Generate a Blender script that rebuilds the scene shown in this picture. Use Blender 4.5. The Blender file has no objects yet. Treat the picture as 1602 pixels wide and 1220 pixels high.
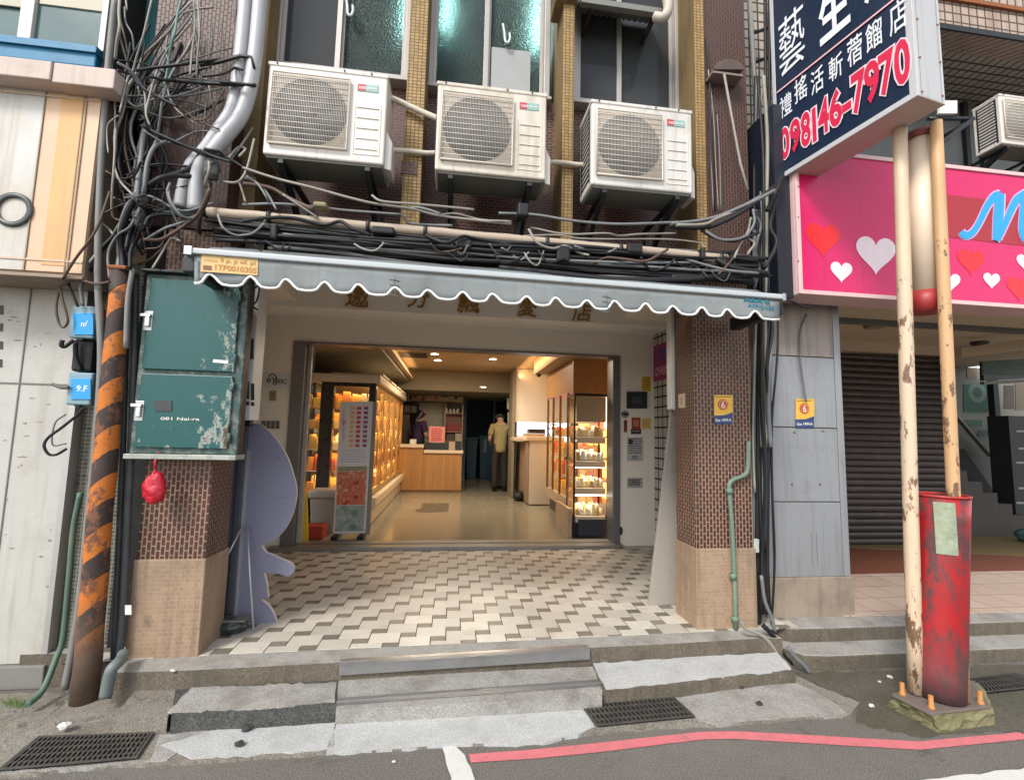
import bpy, bmesh, math, random
from mathutils import Vector, Matrix
random.seed(7)
SC = bpy.context.scene
COL = SC.collection
# ---------------------------------------------------------------- camera
FOC, YAW, PIT, ROL = 717.436, .128451, .0951356, -.0227864      # focal length in photo pixels (1602 wide), radians
EYE = Vector((0, 0, 1.628))
_f = Vector((math.sin(YAW)*math.cos(PIT), math.cos(YAW)*math.cos(PIT), math.sin(PIT)))
_r = Vector((math.cos(YAW), -math.sin(YAW), 0)); _d = _f.cross(_r)
CR = math.cos(ROL)*_r + math.sin(ROL)*_d
CD = -math.sin(ROL)*_r + math.cos(ROL)*_d
cam = bpy.data.objects.new('camera', bpy.data.cameras.new('camera')); COL.objects.link(cam)
cam.data.sensor_width = 36; cam.data.lens = FOC/1602*36
cam.data.clip_start = .02; cam.data.clip_end = 400
cam.matrix_world = Matrix(((CR.x, -CD.x, -_f.x, EYE.x), (CR.y, -CD.y, -_f.y, EYE.y), (CR.z, -CD.z, -_f.z, EYE.z), (0, 0, 0, 1)))
SC.camera = cam
# ---------------------------------------------------------------- sky and soft sun (bright overcast)
SUN_EL, SUN_AZ = math.radians(45), math.radians(219)
W = bpy.data.worlds.new('World'); SC.world = W; W.use_nodes = True
nt = W.node_tree; bg = nt.nodes['Background']
sky = nt.nodes.new('ShaderNodeTexSky'); sky.sky_type = 'NISHITA'; sky.sun_disc = False
sky.sun_elevation = SUN_EL; sky.sun_rotation = SUN_AZ
hs = nt.nodes.new('ShaderNodeHueSaturation'); hs.inputs['Saturation'].default_value = .3
nt.links.new(sky.outputs[0], hs.inputs['Color']); nt.links.new(hs.outputs[0], bg.inputs['Color'])
bg.inputs['Strength'].default_value = .145
sl = bpy.data.lights.new('sun', 'SUN'); sl.energy = 1.5; sl.angle = math.radians(14); sl.color = (1, .95, .87)
so = bpy.data.objects.new('sun', sl); COL.objects.link(so)
_s = Vector((math.sin(SUN_AZ)*math.cos(SUN_EL), math.cos(SUN_AZ)*math.cos(SUN_EL), math.sin(SUN_EL)))
so.rotation_euler = (-_s).to_track_quat('-Z', 'Y').to_euler(); so.location = _s*30
SC.view_settings.view_transform = 'Standard'; SC.view_settings.look = 'None'
SC.view_settings.exposure = 1.05; SC.view_settings.gamma = 1
SC.render.engine = 'CYCLES'
SC.cycles.max_bounces = 7; SC.cycles.diffuse_bounces = 4; SC.cycles.glossy_bounces = 3
SC.cycles.transmission_bounces = 5; SC.cycles.transparent_max_bounces = 8
SC.cycles.caustics_reflective = False; SC.cycles.caustics_refractive = False
SC.cycles.sample_clamp_indirect = 4
# ---------------------------------------------------------------- geometry helpers
def at(px, py, Y=None, Z=None, X=None):
    """the world point that stands at a photo pixel on a plane Y, Z or X = const"""
    w = CR*((px-801)/FOC) + CD*((py-610)/FOC) + _f
    t = Y/w.y if Y is not None else ((Z-EYE.z)/w.z if Z is not None else X/w.x)
    return EYE + w*t
def rect(a, b, c, d, Y):
    """pixel box a,b - c,d on the plane Y: x0, x1, z0, z1"""
    mx, my = (a+c)/2, (b+d)/2
    return at(a, my, Y).x, at(c, my, Y).x, at(mx, d, Y).z, at(mx, b, Y).z
def cat(pts, n=6):
    """Catmull-Rom through points"""
    P = [Vector(p) for p in pts]
    if len(P) < 3: return P
    P = [2*P[0]-P[1]] + P + [2*P[-1]-P[-2]]
    out = []
    for i in range(1, len(P)-2):
        a, b, c, d = P[i-1:i+3]
        for k in range(n):
            t = k/n
            out.append(.5*((2*b) + (c-a)*t + (2*a-5*b+4*c-d)*t*t + (3*b-a-3*c+d)*t**3))
    out.append(P[-2]); return out
class MB:
    def __init__(s): s.v, s.f, s.m, s.s = [], [], [], []
    def add(s, vs, fs, mi=0, sm=False):
        n = len(s.v); s.v += [Vector(v) for v in vs]
        for f in fs: s.f.append([n+i for i in f]); s.m.append(mi); s.s.append(sm)
        return s
    def box(s, x0, x1, y0, y1, z0, z1, mi=0):
        if x1 < x0: x0, x1 = x1, x0
        if y1 < y0: y0, y1 = y1, y0
        if z1 < z0: z0, z1 = z1, z0
        return s.add([(x0,y0,z0),(x1,y0,z0),(x1,y1,z0),(x0,y1,z0),(x0,y0,z1),(x1,y0,z1),(x1,y1,z1),(x0,y1,z1)],
                     [(0,3,2,1),(4,5,6,7),(0,1,5,4),(1,2,6,5),(2,3,7,6),(3,0,4,7)], mi)
    def obox(s, o, u, v, w, mi=0):
        """box from corner o along three edge vectors"""
        o, u, v, w = map(Vector, (o, u, v, w))
        p = [o, o+u, o+u+v, o+v, o+w, o+u+w, o+u+v+w, o+v+w]
        fs = [(0,3,2,1),(4,5,6,7),(0,1,5,4),(1,2,6,5),(2,3,7,6),(3,0,4,7)]
        if u.cross(v).dot(w) < 0: fs = [f[::-1] for f in fs]
        return s.add(p, fs, mi)
    def quad(s, a, b, c, d, mi=0): return s.add([a, b, c, d], [(0,1,2,3)], mi)
    def prism(s, poly, vec, mi=0):
        P = [Vector(p) for p in poly]; vec = Vector(vec); n = len(P)
        nrm = Vector()
        for i in range(n): nrm += P[i].cross(P[(i+1) % n])
        if nrm.dot(vec) > 0: P = P[::-1]
        Q = [p+vec for p in P]
        return s.add(P+Q, [tuple(range(n)), tuple(range(2*n-1, n-1, -1))] + [(i, n+i, n+(i+1) % n, (i+1) % n) for i in range(n)], mi)
    def tube(s, pts, r, n=8, mi=0, cap=True):
        P = [Vector(p) for p in pts]; m = len(P)
        rr = r if isinstance(r, (list, tuple)) else [r]*m
        t0 = (P[1]-P[0]).normalized()
        u = t0.orthogonal().normalized(); vs = []
        for i in range(m):
            t = (P[min(i+1, m-1)]-P[max(i-1, 0)]).normalized()
            u = (u-t*u.dot(t)).normalized(); w = t.cross(u)
            for k in range(n):
                a = 2*math.pi*k/n; vs.append(P[i]+(u*math.cos(a)+w*math.sin(a))*rr[i])
        fs = [(i*n+k, i*n+(k+1) % n, (i+1)*n+(k+1) % n, (i+1)*n+k) for i in range(m-1) for k in range(n)]
        s.add(vs, fs, mi, True)
        if cap:
            b = len(s.v)-len(vs)
            s.f.append([b+k for k in range(n)][::-1]); s.m.append(mi); s.s.append(False)
            s.f.append([b+(m-1)*n+k for k in range(n)]); s.m.append(mi); s.s.append(False)
        return s
    def lathe(s, prof, c, ax=(0,0,1), n=24, mi=0, sm=True):
        """profile of (radius, height) about an axis through c"""
        ax = Vector(ax).normalized(); u = ax.orthogonal().normalized(); w = ax.cross(u); c = Vector(c)
        vs = []
        for r, h in prof:
            for k in range(n):
                a = 2*math.pi*k/n; vs.append(c+ax*h+(u*math.cos(a)+w*math.sin(a))*max(r, 1e-5))
        fs = [(i*n+k, i*n+(k+1) % n, (i+1)*n+(k+1) % n, (i+1)*n+k) for i in range(len(prof)-1) for k in range(n)]
        return s.add(vs, fs, mi, sm)
    def ball(s, c, rx, ry, rz, n=12, m=8, mi=0, jit=0):
        vs = []
        for i in range(m+1):
            th = math.pi*i/m
            for k in range(n):
                a = 2*math.pi*k/n; j = 1+random.uniform(-jit, jit)
                vs.append((c[0]+rx*j*math.sin(th)*math.cos(a), c[1]+ry*j*math.sin(th)*math.sin(a), c[2]-rz*j*math.cos(th)))
        fs = [(i*n+k, i*n+(k+1) % n, (i+1)*n+(k+1) % n, (i+1)*n+k) for i in range(m) for k in range(n)]
        return s.add(vs, fs, mi, jit == 0)
    def text(s, body, o, u, v, h=1.0, wide=None, ext=.002, off=0.0, mi=0, center=False, shear=0):
        """writing: lower-left corner o, direction u, up v, body height h; wide squeezes it to that length"""
        c = bpy.data.curves.new('t', 'FONT'); c.body = body; c.resolution_u = 3; c.offset = off; c.shear = shear
        ob = bpy.data.objects.new('t', c); COL.objects.link(ob)
        dg = bpy.context.evaluated_depsgraph_get()
        me = bpy.data.meshes.new_from_object(ob.evaluated_get(dg))
        u = Vector(u).normalized(); v = Vector(v).normalized(); nrm = u.cross(v)
        if len(me.vertices):
            xs = [p.co.x for p in me.vertices]; ys = [p.co.y for p in me.vertices]
            x0, x1, y0, y1 = min(xs), max(xs), min(ys), max(ys)
            ky = h/(y1-y0); kx = (wide/(x1-x0)) if wide else ky
            sh = -(x1-x0)*kx/2 if center else 0
            o = Vector(o)
            fr = [o+u*((p.co.x-x0)*kx+sh)+v*((p.co.y-y0)*ky)+nrm*ext for p in me.vertices]
            s.add(fr, [tuple(p.vertices) for p in me.polygons], mi)
        bpy.data.objects.remove(ob); bpy.data.curves.remove(c); bpy.data.meshes.remove(me)
        return s
    def build(s, name, mats, parent=None, bevel=0, seg=2, sub=0, solid=0):
        me = bpy.data.meshes.new(name)
        off = Vector((0, 0, 0))
        if parent:
            q = parent
            while q: off += q.location; q = q.parent
        me.from_pydata([v-off for v in s.v], [], s.f); me.update()
        mats = mats if isinstance(mats, (list, tuple)) else [mats]
        for m in mats: me.materials.append(m)
        me.polygons.foreach_set('material_index', s.m); me.polygons.foreach_set('use_smooth', s.s)
        o = bpy.data.objects.new(name, me); COL.objects.link(o)
        if parent: o.parent = parent
        if solid:
            k = o.modifiers.new('s', 'SOLIDIFY'); k.thickness = solid; k.offset = 0
        if bevel:
            k = o.modifiers.new('b', 'BEVEL'); k.width = bevel; k.segments = seg; k.limit_method = 'ANGLE'; k.angle_limit = math.radians(40)
            k.use_clamp_overlap = True
        if sub:
            k = o.modifiers.new('d', 'SUBSURF'); k.levels = sub; k.render_levels = sub
        return o
def tag(o, label, cat_, group=None, kind=None):
    if label: o['label'] = label
    if cat_: o['category'] = cat_
    if group: o['group'] = group
    if kind: o['kind'] = kind
    return o
def thing(name, label, cat_, loc, group=None):
    o = bpy.data.objects.new(name, None); COL.objects.link(o); o.location = Vector(loc); o.empty_display_size = .1
    return tag(o, label, cat_, group)
def struct(name, mb, mats, **k):
    o = mb.build(name, mats, **k); o['kind'] = 'structure'; return o
def copy_tree(o, parent=None):
    c = o.copy(); COL.objects.link(c); c.parent = parent
    for ch in list(o.children): copy_tree(ch, c)
    return c
# ---------------------------------------------------------------- materials
def new_mat(name):
    m = bpy.data.materials.new(name); m.use_nodes = True
    return m, m.node_tree.nodes, m.node_tree.links, m.node_tree.nodes['Principled BSDF']
def rgb(c): return (c[0], c[1], c[2], 1)
def mul(c, k): return tuple(max(0, min(1, x*k)) for x in c)
def mixc(N, L, fac, a, b, mode='MIX'):
    n = N.new('ShaderNodeMix'); n.data_type = 'RGBA'; n.blend_type = mode
    if hasattr(fac, 'links') or hasattr(fac, 'is_linked'): L.new(fac, n.inputs[0])
    else: n.inputs[0].default_value = fac
    for k, x in ((6, a), (7, b)):
        if hasattr(x, 'is_linked'): L.new(x, n.inputs[k])
        else: n.inputs[k].default_value = rgb(x)
    return n.outputs[2]
def noise(N, L, vec, scale, detail=5, rough=.6, lo=None, hi=None):
    n = N.new('ShaderNodeTexNoise'); n.inputs['Scale'].default_value = scale; n.inputs['Detail'].default_value = detail
    n.inputs['Roughness'].default_value = rough; L.new(vec, n.inputs['Vector'])
    if lo is None: return n.outputs['Fac']
    r = N.new('ShaderNodeMapRange'); r.inputs[1].default_value = lo; r.inputs[2].default_value = hi
    L.new(n.outputs['Fac'], r.inputs[0]); return r.outputs[0]
def mapped(N, L, vec, sc):
    n = N.new('ShaderNodeMapping'); n.inputs['Scale'].default_value = sc; L.new(vec, n.inputs['Vector']); return n.outputs[0]
def coords(N): return N.new('ShaderNodeTexCoord').outputs['Object']
def math_(N, L, op, a, b=None):
    n = N.new('ShaderNodeMath'); n.operation = op
    for k, x in ((0, a), (1, b)):
        if x is None: continue
        if hasattr(x, 'is_linked'): L.new(x, n.inputs[k])
        else: n.inputs[k].default_value = x
    return n.outputs[0]
def add_bump(N, L, B, h, strength, dist=.01):
    b = N.new('ShaderNodeBump'); b.inputs['Strength'].default_value = strength; b.inputs['Distance'].default_value = dist
    L.new(h, b.inputs['Height']); L.new(b.outputs[0], B.inputs['Normal'])
def weather(N, L, c, vec, dirt, amt, streak, scale=3):
    """stains of their own shape: blotches and runs"""
    if amt > 0:
        f = noise(N, L, vec, scale, 7, .7, .62-.22*amt, .78)
        f = math_(N, L, 'MULTIPLY', f, min(1, .35+amt*.6)); c = mixc(N, L, f, c, dirt)
    if streak > 0:
        f = noise(N, L, mapped(N, L, vec, (14, 14, .7)), 1.6, 4, .6, .58-.2*streak, .8)
        f = math_(N, L, 'MULTIPLY', f, .3+.6*streak); c = mixc(N, L, f, c, mul(dirt, .8))
    return c
def M(name, col, rough=.6, metal=0, var=.12, scale=6, bump=0, bscale=60, dirt=(.08,.065,.05), amt=0, streak=0, dscale=3, spec=.5, island=0, coat=0, speck=0, crack=0):
    m, N, L, B = new_mat(name); v0 = coords(N)
    oi = N.new('ShaderNodeObjectInfo'); va = N.new('ShaderNodeVectorMath'); va.operation = 'MULTIPLY_ADD'
    L.new(oi.outputs['Random'], va.inputs[0]); va.inputs[1].default_value = (37, 23, 11); L.new(v0, va.inputs[2]); v = va.outputs[0]
    c = mixc(N, L, noise(N, L, v, scale, 6), mul(col, 1-var), mul(col, 1+var))
    if speck:
        c = mixc(N, L, noise(N, L, v, 130, 3, .7, .40, .60), mul(col, 1-speck), c)
        c = mixc(N, L, noise(N, L, v, 60, 3, .7, .64, .72), c, mul(col, 1+speck))
        c = mixc(N, L, math_(N, L, 'MULTIPLY', noise(N, L, v, 22, 6, .75, .56, .66), .6), c, mul(col, 1-speck))
    if crack:
        w = N.new('ShaderNodeVectorMath'); w.operation = 'MULTIPLY_ADD'; nn = N.new('ShaderNodeTexNoise'); nn.inputs['Scale'].default_value = 5; nn.inputs['Detail'].default_value = 6; L.new(v, nn.inputs['Vector'])
        L.new(nn.outputs['Color'], w.inputs[0]); w.inputs[1].default_value = (.35, .35, .35); L.new(v, w.inputs[2])
        vo = N.new('ShaderNodeTexVoronoi'); vo.feature = 'DISTANCE_TO_EDGE'; vo.inputs['Scale'].default_value = crack; L.new(w.outputs[0], vo.inputs['Vector'])
        r = N.new('ShaderNodeMapRange'); r.inputs[1].default_value = .012; r.inputs[2].default_value = .004; L.new(vo.outputs['Distance'], r.inputs[0])
        c = mixc(N, L, math_(N, L, 'MULTIPLY', r.outputs[0], noise(N, L, v, 2.5, 4, .6, .42, .6)), c, mul(col, .25))
    if island:
        g = N.new('ShaderNodeNewGeometry'); h = N.new('ShaderNodeHueSaturation')
        r = N.new('ShaderNodeMapRange'); r.inputs[3].default_value = 1-island; r.inputs[4].default_value = 1+island
        L.new(g.outputs['Random Per Island'], r.inputs[0]); L.new(r.outputs[0], h.inputs['Value']); L.new(c, h.inputs['Color']); c = h.outputs[0]
    c = weather(N, L, c, v, dirt, amt, streak, dscale)
    L.new(c, B.inputs['Base Color'])
    B.inputs['Metallic'].default_value = metal; B.inputs['Specular IOR Level'].default_value = spec
    if coat: B.inputs['Coat Weight'].default_value = coat
    r = N.new('ShaderNodeMapRange'); r.inputs[3].default_value = max(.02, rough-.12); r.inputs[4].default_value = min(1, rough+.12)
    L.new(noise(N, L, v, scale*2.3, 4), r.inputs[0]); L.new(r.outputs[0], B.inputs['Roughness'])
    if bump: add_bump(N, L, B, noise(N, L, v, bscale, 6, .65), bump, .01)
    return m
def brick(name, c1, c2, mortar, bw, rh, ms=.12, vertical=False, offset=.5, plane='wall', dirt=(.05,.04,.035), amt=.2, streak=.2, rough=.5, bump=.6, dscale=2.5):
    m, N, L, B = new_mat(name); v = coords(N)
    s = N.new('ShaderNodeSeparateXYZ'); L.new(v, s.inputs[0])
    cb = N.new('ShaderNodeCombineXYZ')
    if plane == 'wall': u, w = math_(N, L, 'ADD', s.outputs[0], s.outputs[1]), s.outputs[2]
    else: u, w = s.outputs[0], s.outputs[1]
    if vertical: u, w = w, u
    L.new(u, cb.inputs[0]); L.new(w, cb.inputs[1])
    b = N.new('ShaderNodeTexBrick'); b.offset = offset; b.inputs['Scale'].default_value = 1
    b.inputs['Brick Width'].default_value = bw; b.inputs['Row Height'].default_value = rh
    b.inputs['Mortar Size'].default_value = ms*rh; b.inputs['Mortar Smooth'].default_value = .15
    b.inputs['Color1'].default_value = rgb(c1); b.inputs['Color2'].default_value = rgb(c2); b.inputs['Mortar'].default_value = rgb(mortar)
    L.new(cb.outputs[0], b.inputs['Vector'])
    c = mixc(N, L, noise(N, L, v, 9, 5), b.outputs['Color'], (.5, .5, .5), 'SOFT_LIGHT')
    c = mixc(N, L, noise(N, L, v, 40, 4, .7, .35, .75), mul(c1, 0), c, 'MIX') if False else c
    c = weather(N, L, c, v, dirt, amt, streak, dscale)
    L.new(c, B.inputs['Base Color'])
    r = N.new('ShaderNodeMapRange'); r.inputs[3].default_value = rough; r.inputs[4].default_value = .9
    L.new(b.outputs['Fac'], r.inputs[0]); L.new(r.outputs[0], B.inputs['Roughness'])
    inv = math_(N, L, 'SUBTRACT', 1, b.outputs['Fac'])
    hh = math_(N, L, 'ADD', inv, math_(N, L, 'MULTIPLY', noise(N, L, v, 90, 4), .4))
    add_bump(N, L, B, hh, bump, .004)
    return m
def glow(name, col, st):
    m, N, L, B = new_mat(name)
    B.inputs['Base Color'].default_value = rgb(mul(col, .6)); B.inputs['Emission Color'].default_value = rgb(col); B.inputs['Emission Strength'].default_value = st
    return m
def glass(name, col=(.9,.95,.95), rough=.03, bump=0, bscale=40, alpha=None):
    m, N, L, B = new_mat(name)
    B.inputs['Base Color'].default_value = rgb(col); B.inputs['Roughness'].default_value = rough
    if bump:
        v = coords(N); vo = N.new('ShaderNodeTexVoronoi'); vo.inputs['Scale'].default_value = bscale; L.new(v, vo.inputs['Vector'])
        add_bump(N, L, B, vo.outputs['Distance'], bump, .01)
    tr = N.new('ShaderNodeBsdfTransparent'); tr.inputs[0].default_value = rgb(col)
    mx = N.new('ShaderNodeMixShader'); mx.inputs[0].default_value = alpha if alpha is not None else .15
    L.new(tr.outputs[0], mx.inputs[1]); L.new(B.outputs[0], mx.inputs[2])
    L.new(mx.outputs[0], N['Material Output'].inputs['Surface'])
    return m
black = M('black_rubber', (.014,.014,.016), .55, var=.4, spec=.35)
grey_cable = M('grey_sheath', (.16,.165,.17), .55, var=.35, amt=.4, scale=4)
pale_cable = M('pale_sheath', (.27,.25,.215), .6, var=.3, amt=.4)
green_cable = M('green_sheath', (.11,.21,.19), .6, var=.3, amt=.3)
brown_cable = M('brown_sheath', (.085,.05,.032), .6, var=.3)
alu = M('aluminium', (.42,.42,.42), .38, .85, var=.15, amt=.2, scale=10)
steel_dark = M('dark_steel', (.035,.037,.04), .5, .5, var=.3, amt=.3, dirt=(.12,.06,.03))
white_paint = M('white_paint', (.70,.69,.66), .45, var=.04, amt=.12, dirt=(.45,.4,.33))
cream = M('cream_wall_paint', (.86,.81,.72), .6, var=.04, amt=.06, dirt=(.6,.54,.44), bump=.05)
rust = M('rust', (.28,.10,.035), .8, .2, var=.4, scale=25, bump=.3)
# ================================================================ materials of the place
FZ = .198                                                        # height of the tiled floor above the road
def road_mat():
    m, N, L, B = new_mat('asphalt'); v = coords(N)
    c = mixc(N, L, noise(N, L, v, 1.3, 6), (.19,.175,.152), (.26,.24,.21))
    c = mixc(N, L, noise(N, L, v, 140, 3, .7, .42, .62), (.10,.092,.08), c)
    c = mixc(N, L, noise(N, L, v, 75, 2, .6, .68, .74), c, (.33,.31,.27))
    c = mixc(N, L, math_(N, L, 'MULTIPLY', noise(N, L, v, 4.5, 8, .75, .57, .66), .75), c, (.08,.073,.064))
    c = mixc(N, L, math_(N, L, 'MULTIPLY', noise(N, L, v, .9, 6, .7, .5, .7), .4), c, (.24,.225,.2))
    L.new(c, B.inputs['Base Color']); B.inputs['Roughness'].default_value = .88; add_bump(N, L, B, noise(N, L, v, 150, 5, .7), .8, .008); return m
asphalt = road_mat()
conc_pale = M('pale_concrete', (.56,.565,.555), .85, speck=.3, var=.22, scale=11, bump=.7, bscale=110, dirt=(.33,.31,.28), amt=.6, dscale=6)
conc_mid = M('brown_concrete', (.31,.28,.235), .9, speck=.5, crack=1.6, var=.35, scale=6, bump=.6, bscale=90, dirt=(.10,.085,.065), amt=.75, dscale=5)
conc_grey = M('grey_concrete', (.41,.395,.365), .85, speck=.4, var=.3, scale=7, bump=.6, bscale=90, dirt=(.12,.10,.075), amt=.8, dscale=4.5)
conc_riser = M('dark_riser_concrete', (.185,.155,.115), .9, speck=.5, var=.4, scale=6, bump=.7, bscale=70, dirt=(.07,.058,.042), amt=.8, streak=.5, dscale=4)  # darker concrete for the riser faces, with blotches and streaks
conc_moss = M('mossy_concrete', (.21,.195,.10), .95, var=.4, scale=9, bump=.9, bscale=60, dirt=(.07,.075,.02), amt=.7, dscale=8)
stone_dark = M('dark_broken_stone', (.10,.10,.094), .9, speck=.7, crack=7, var=.6, scale=14, bump=1, bscale=40, dirt=(.2,.2,.19), amt=.4, dscale=9)
damp = M('damp_ground', (.13,.117,.09), .75, speck=.5, var=.3, scale=5, bump=.5, bscale=100, dirt=(.05,.055,.02), amt=.7, dscale=3)
pink_paint = M('red_road_paint', (.62,.17,.19), .7, var=.2, scale=20, bump=.5, bscale=150, dirt=(.22,.13,.12), amt=.55, dscale=16)
white_road = M('white_road_paint', (.62,.61,.58), .75, var=.12, bump=.4, bscale=150, dirt=(.25,.24,.22), amt=.35, dscale=12)
tile_pale = M('pale_floor_tile', (.53,.495,.43), .40, var=.12, scale=14, island=.16, amt=.4, dirt=(.3,.25,.19), dscale=5)
tile_dark = M('dark_floor_tile', (.185,.165,.135), .42, var=.25, scale=20, island=.2)
grout = M('floor_grout', (.05,.042,.035), .9)
pillar_brick = brick('basket_red_tile', (.095,.021,.014), (.048,.013,.009), (.27,.195,.135), .058, .0275, .16, vertical=True, amt=.35, streak=.35)
base_tile = brick('small_beige_tile', (.36,.245,.16), (.30,.20,.13), (.37,.27,.185), .033, .027, .10, amt=.6, streak=.5, dirt=(.15,.11,.07), bump=.4)
wall_brick = brick('dark_red_wall_tile', (.09,.026,.020), (.05,.016,.014), (.20,.145,.12), .062, .026, .13, amt=.25, streak=.25)
pier_brick = brick('brown_pier_tile', (.07,.021,.015), (.04,.014,.011), (.115,.075,.058), .05, .026, .14, vertical=True, amt=.35, streak=.4)
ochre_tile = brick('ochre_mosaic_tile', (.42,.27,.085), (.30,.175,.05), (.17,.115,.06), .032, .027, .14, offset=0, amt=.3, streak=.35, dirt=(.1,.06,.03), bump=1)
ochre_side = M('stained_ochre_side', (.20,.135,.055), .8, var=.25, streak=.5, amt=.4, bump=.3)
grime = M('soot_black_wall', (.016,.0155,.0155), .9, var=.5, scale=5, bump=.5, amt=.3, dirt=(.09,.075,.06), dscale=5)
mosaic_dark = brick('dirty_small_mosaic', (.15,.15,.11), (.055,.06,.05), (.30,.28,.22), .034, .026, .14, offset=0, amt=.5, streak=.4, bump=.6)
win_frame = M('window_aluminium', (.40,.375,.35), .45, .2, var=.1, amt=.3, dirt=(.3,.25,.2), streak=.2)
dark_room = M('dim_room', (.05,.055,.055), .9)
dusk_pane = glass('dark_window_glass', (.16,.17,.18), .06, alpha=.3)
def frosted():
    m, N, L, B = new_mat('frosted_window_glass'); v = coords(N)
    B.inputs['Base Color'].default_value = rgb((.24,.40,.385)); B.inputs['Transmission Weight'].default_value = 1; B.inputs['Roughness'].default_value = .42; B.inputs['IOR'].default_value = 1.3
    vo = N.new('ShaderNodeTexVoronoi'); vo.inputs['Scale'].default_value = 60; L.new(v, vo.inputs['Vector']); add_bump(N, L, B, vo.outputs['Distance'], .8, .012); return m
frost_pane = frosted()
grey_wall = M('grey_room_wall', (.13,.14,.14), .9)
tube_glow = glow('added_tube_glow', (.78,1,.95), 15)  # for the tubes added behind the frosted panes
fascia_paint = M('fascia_white', (.92,.91,.89), .4, var=.03)
gold = M('gold_letters', (.40,.20,.025), .3, .25, var=.2)

# ================================================================ the setting: road, apron, steps, floor
mb = MB(); mb.box(-40, 40, -30, 16, -.5, 0); struct('road', mb, asphalt)
def zp(px, z): return [at(x, y, Z=z) for x, y in px]
def slab(name, px, z, z0, mat, **k):
    mb = MB(); P = zp(px, z); mb.prism(P, (0, 0, z0-z)); return struct(name, mb, mat, **k)
def ragged(px, amp=2.2, step=14):
    """photo outline with a broken edge"""
    out = []
    for i in range(len(px)):
        a, b = px[i], px[(i+1) % len(px)]; n = max(1, int(math.hypot(b[0]-a[0], b[1]-a[1])/step))
        for k in range(n):
            t = k/n; j = 0 if k == 0 else amp
            out.append((a[0]+(b[0]-a[0])*t+random.uniform(-j, j), a[1]+(b[1]-a[1])*t+random.uniform(-j, j)*.8))
    return out
# low concrete apron between the steps and the asphalt
slab('gutter_apron', ragged([(-60,1225),(45,1211),(120,1201),(300,1192),(405,1184),(507,1177),(600,1171),(700,1165),(800,1160),(880,1154),(960,1142),(1100,1134),(1230,1125),(1330,1117),(1345,1098),(1266,1066),(1215,1040),(880,1050),(500,1095),(120,1118),(-60,1130)]), .012, -.05, conc_mid)
slab('pale_cement_patch', ragged([(511,1176),(610,1170),(690,1164),(765,1162),(850,1160),(880,1152),(904,1149),(930,1135),(908,1102),(880,1082),(720,1090),(560,1108),(527,1112),(524,1140)], 2.5), .017, -.02, conc_pale)
slab('pale_cement_patch', ragged([(1090,1123),(1115,1132),(1200,1124),(1325,1116),(1300,1095),(1260,1074),(1200,1060),(1130,1072),(1050,1086)], 3), .017, -.02, conc_grey)
slab('pale_cement_patch', ragged([(300,1186),(400,1180),(500,1172),(523,1168),(523,1112),(420,1125),(330,1142),(250,1165)], 2.5), .017, -.02, conc_pale)
slab('pale_cement_patch', ragged([(-40,1214),(40,1207),(150,1198),(262,1188),(330,1140),(250,1148),(235,1188),(20,1206),(0,1196)], 2), .0165, -.02, conc_grey)
slab('damp_ground', ragged([(1235,1052),(1440,1045),(1660,1035),(1700,1150),(1560,1142),(1440,1152),(1340,1128),(1340,1115),(1345,1098),(1300,1078)], 4), .008, -.05, damp)
slab('damp_ground', ragged([(-60,1085),(75,1082),(140,1090),(200,1096),(195,1115),(100,1128),(-60,1135)], 3), .03, -.05, conc_mid)
mb = MB()
px = [(733,1179),(830,1172),(930,1162),(1020,1152),(1095,1144),(1150,1143),(1250,1148),(1350,1154),(1438,1159),(1500,1153),(1560,1148),(1640,1140)]
lo = [(737,1192),(835,1186),(935,1176),(1025,1165),(1100,1156),(1150,1155),(1250,1161),(1350,1167),(1440,1172),(1500,1166),(1560,1160),(1640,1152)]
P = zp(px, .004); Q = zp(lo, .004)
for i in range(len(P)-1): mb.quad(Q[i], Q[i+1], P[i+1], P[i])
struct('red_kerb_line', mb, pink_paint)
mb = MB(); P = zp(ragged([(692,1169),(712,1166),(727,1180),(744,1222),(742,1260),(712,1250),(706,1215)], 1.5, 10), .0045); mb.add(P, [tuple(range(len(P)))[::-1]]); struct('white_road_line', mb, white_road)
mb = MB(); P = zp(ragged([(1400,1225),(1480,1215),(1620,1199),(1660,1240),(1400,1260)], 2, 12), .0045); mb.add(P, [tuple(range(len(P)))[::-1]]); struct('white_road_line', mb, white_road)
# lower tread and raised floor of the arcade
slab('lower_step', ragged([(526,1110),(942,1087),(944,1066),(960,1040),(520,1062)], .6), .093, -.05, conc_grey)
slab('lower_step', ragged([(268,1121),(400,1114),(525,1106),(530,1060),(275,1070)], 1.2), .096, -.05, stone_dark)
slab('lower_step', ragged([(175,1124),(262,1121),(285,1072),(215,1074)], 1.2), .094, -.05, conc_mid)
slab('step_topping', ragged([(262,1113),(400,1108),(524,1097),(527,1066),(430,1070),(300,1074)], 2.2, 9), .101, .09, conc_grey)
slab('step_topping', ragged([(948,1077),(1050,1067),(1140,1056),(1238,1046),(1216,1020),(1100,1026),(928,1037)], 1.5, 9), .102, .09, conc_pale)
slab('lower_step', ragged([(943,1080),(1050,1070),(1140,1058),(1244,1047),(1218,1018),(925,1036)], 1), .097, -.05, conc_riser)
mb = MB()
edge = [at(x, y, Z=FZ) for x, y in ((178,1052),(279,1049),(420,1042),(530,1036),(924,1013),(1060,1006),(1192,998),(1224,999))]
poly = edge + [Vector((2.44, 3.55, FZ)), Vector((2.44, 3.7, FZ)), Vector((2.9, 3.7, FZ)), Vector((2.9, 6.0, FZ)), Vector((-2.6, 6.0, FZ)), Vector((-2.6, 3.35, FZ)), Vector((-1.96, 3.35, FZ))]
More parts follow.
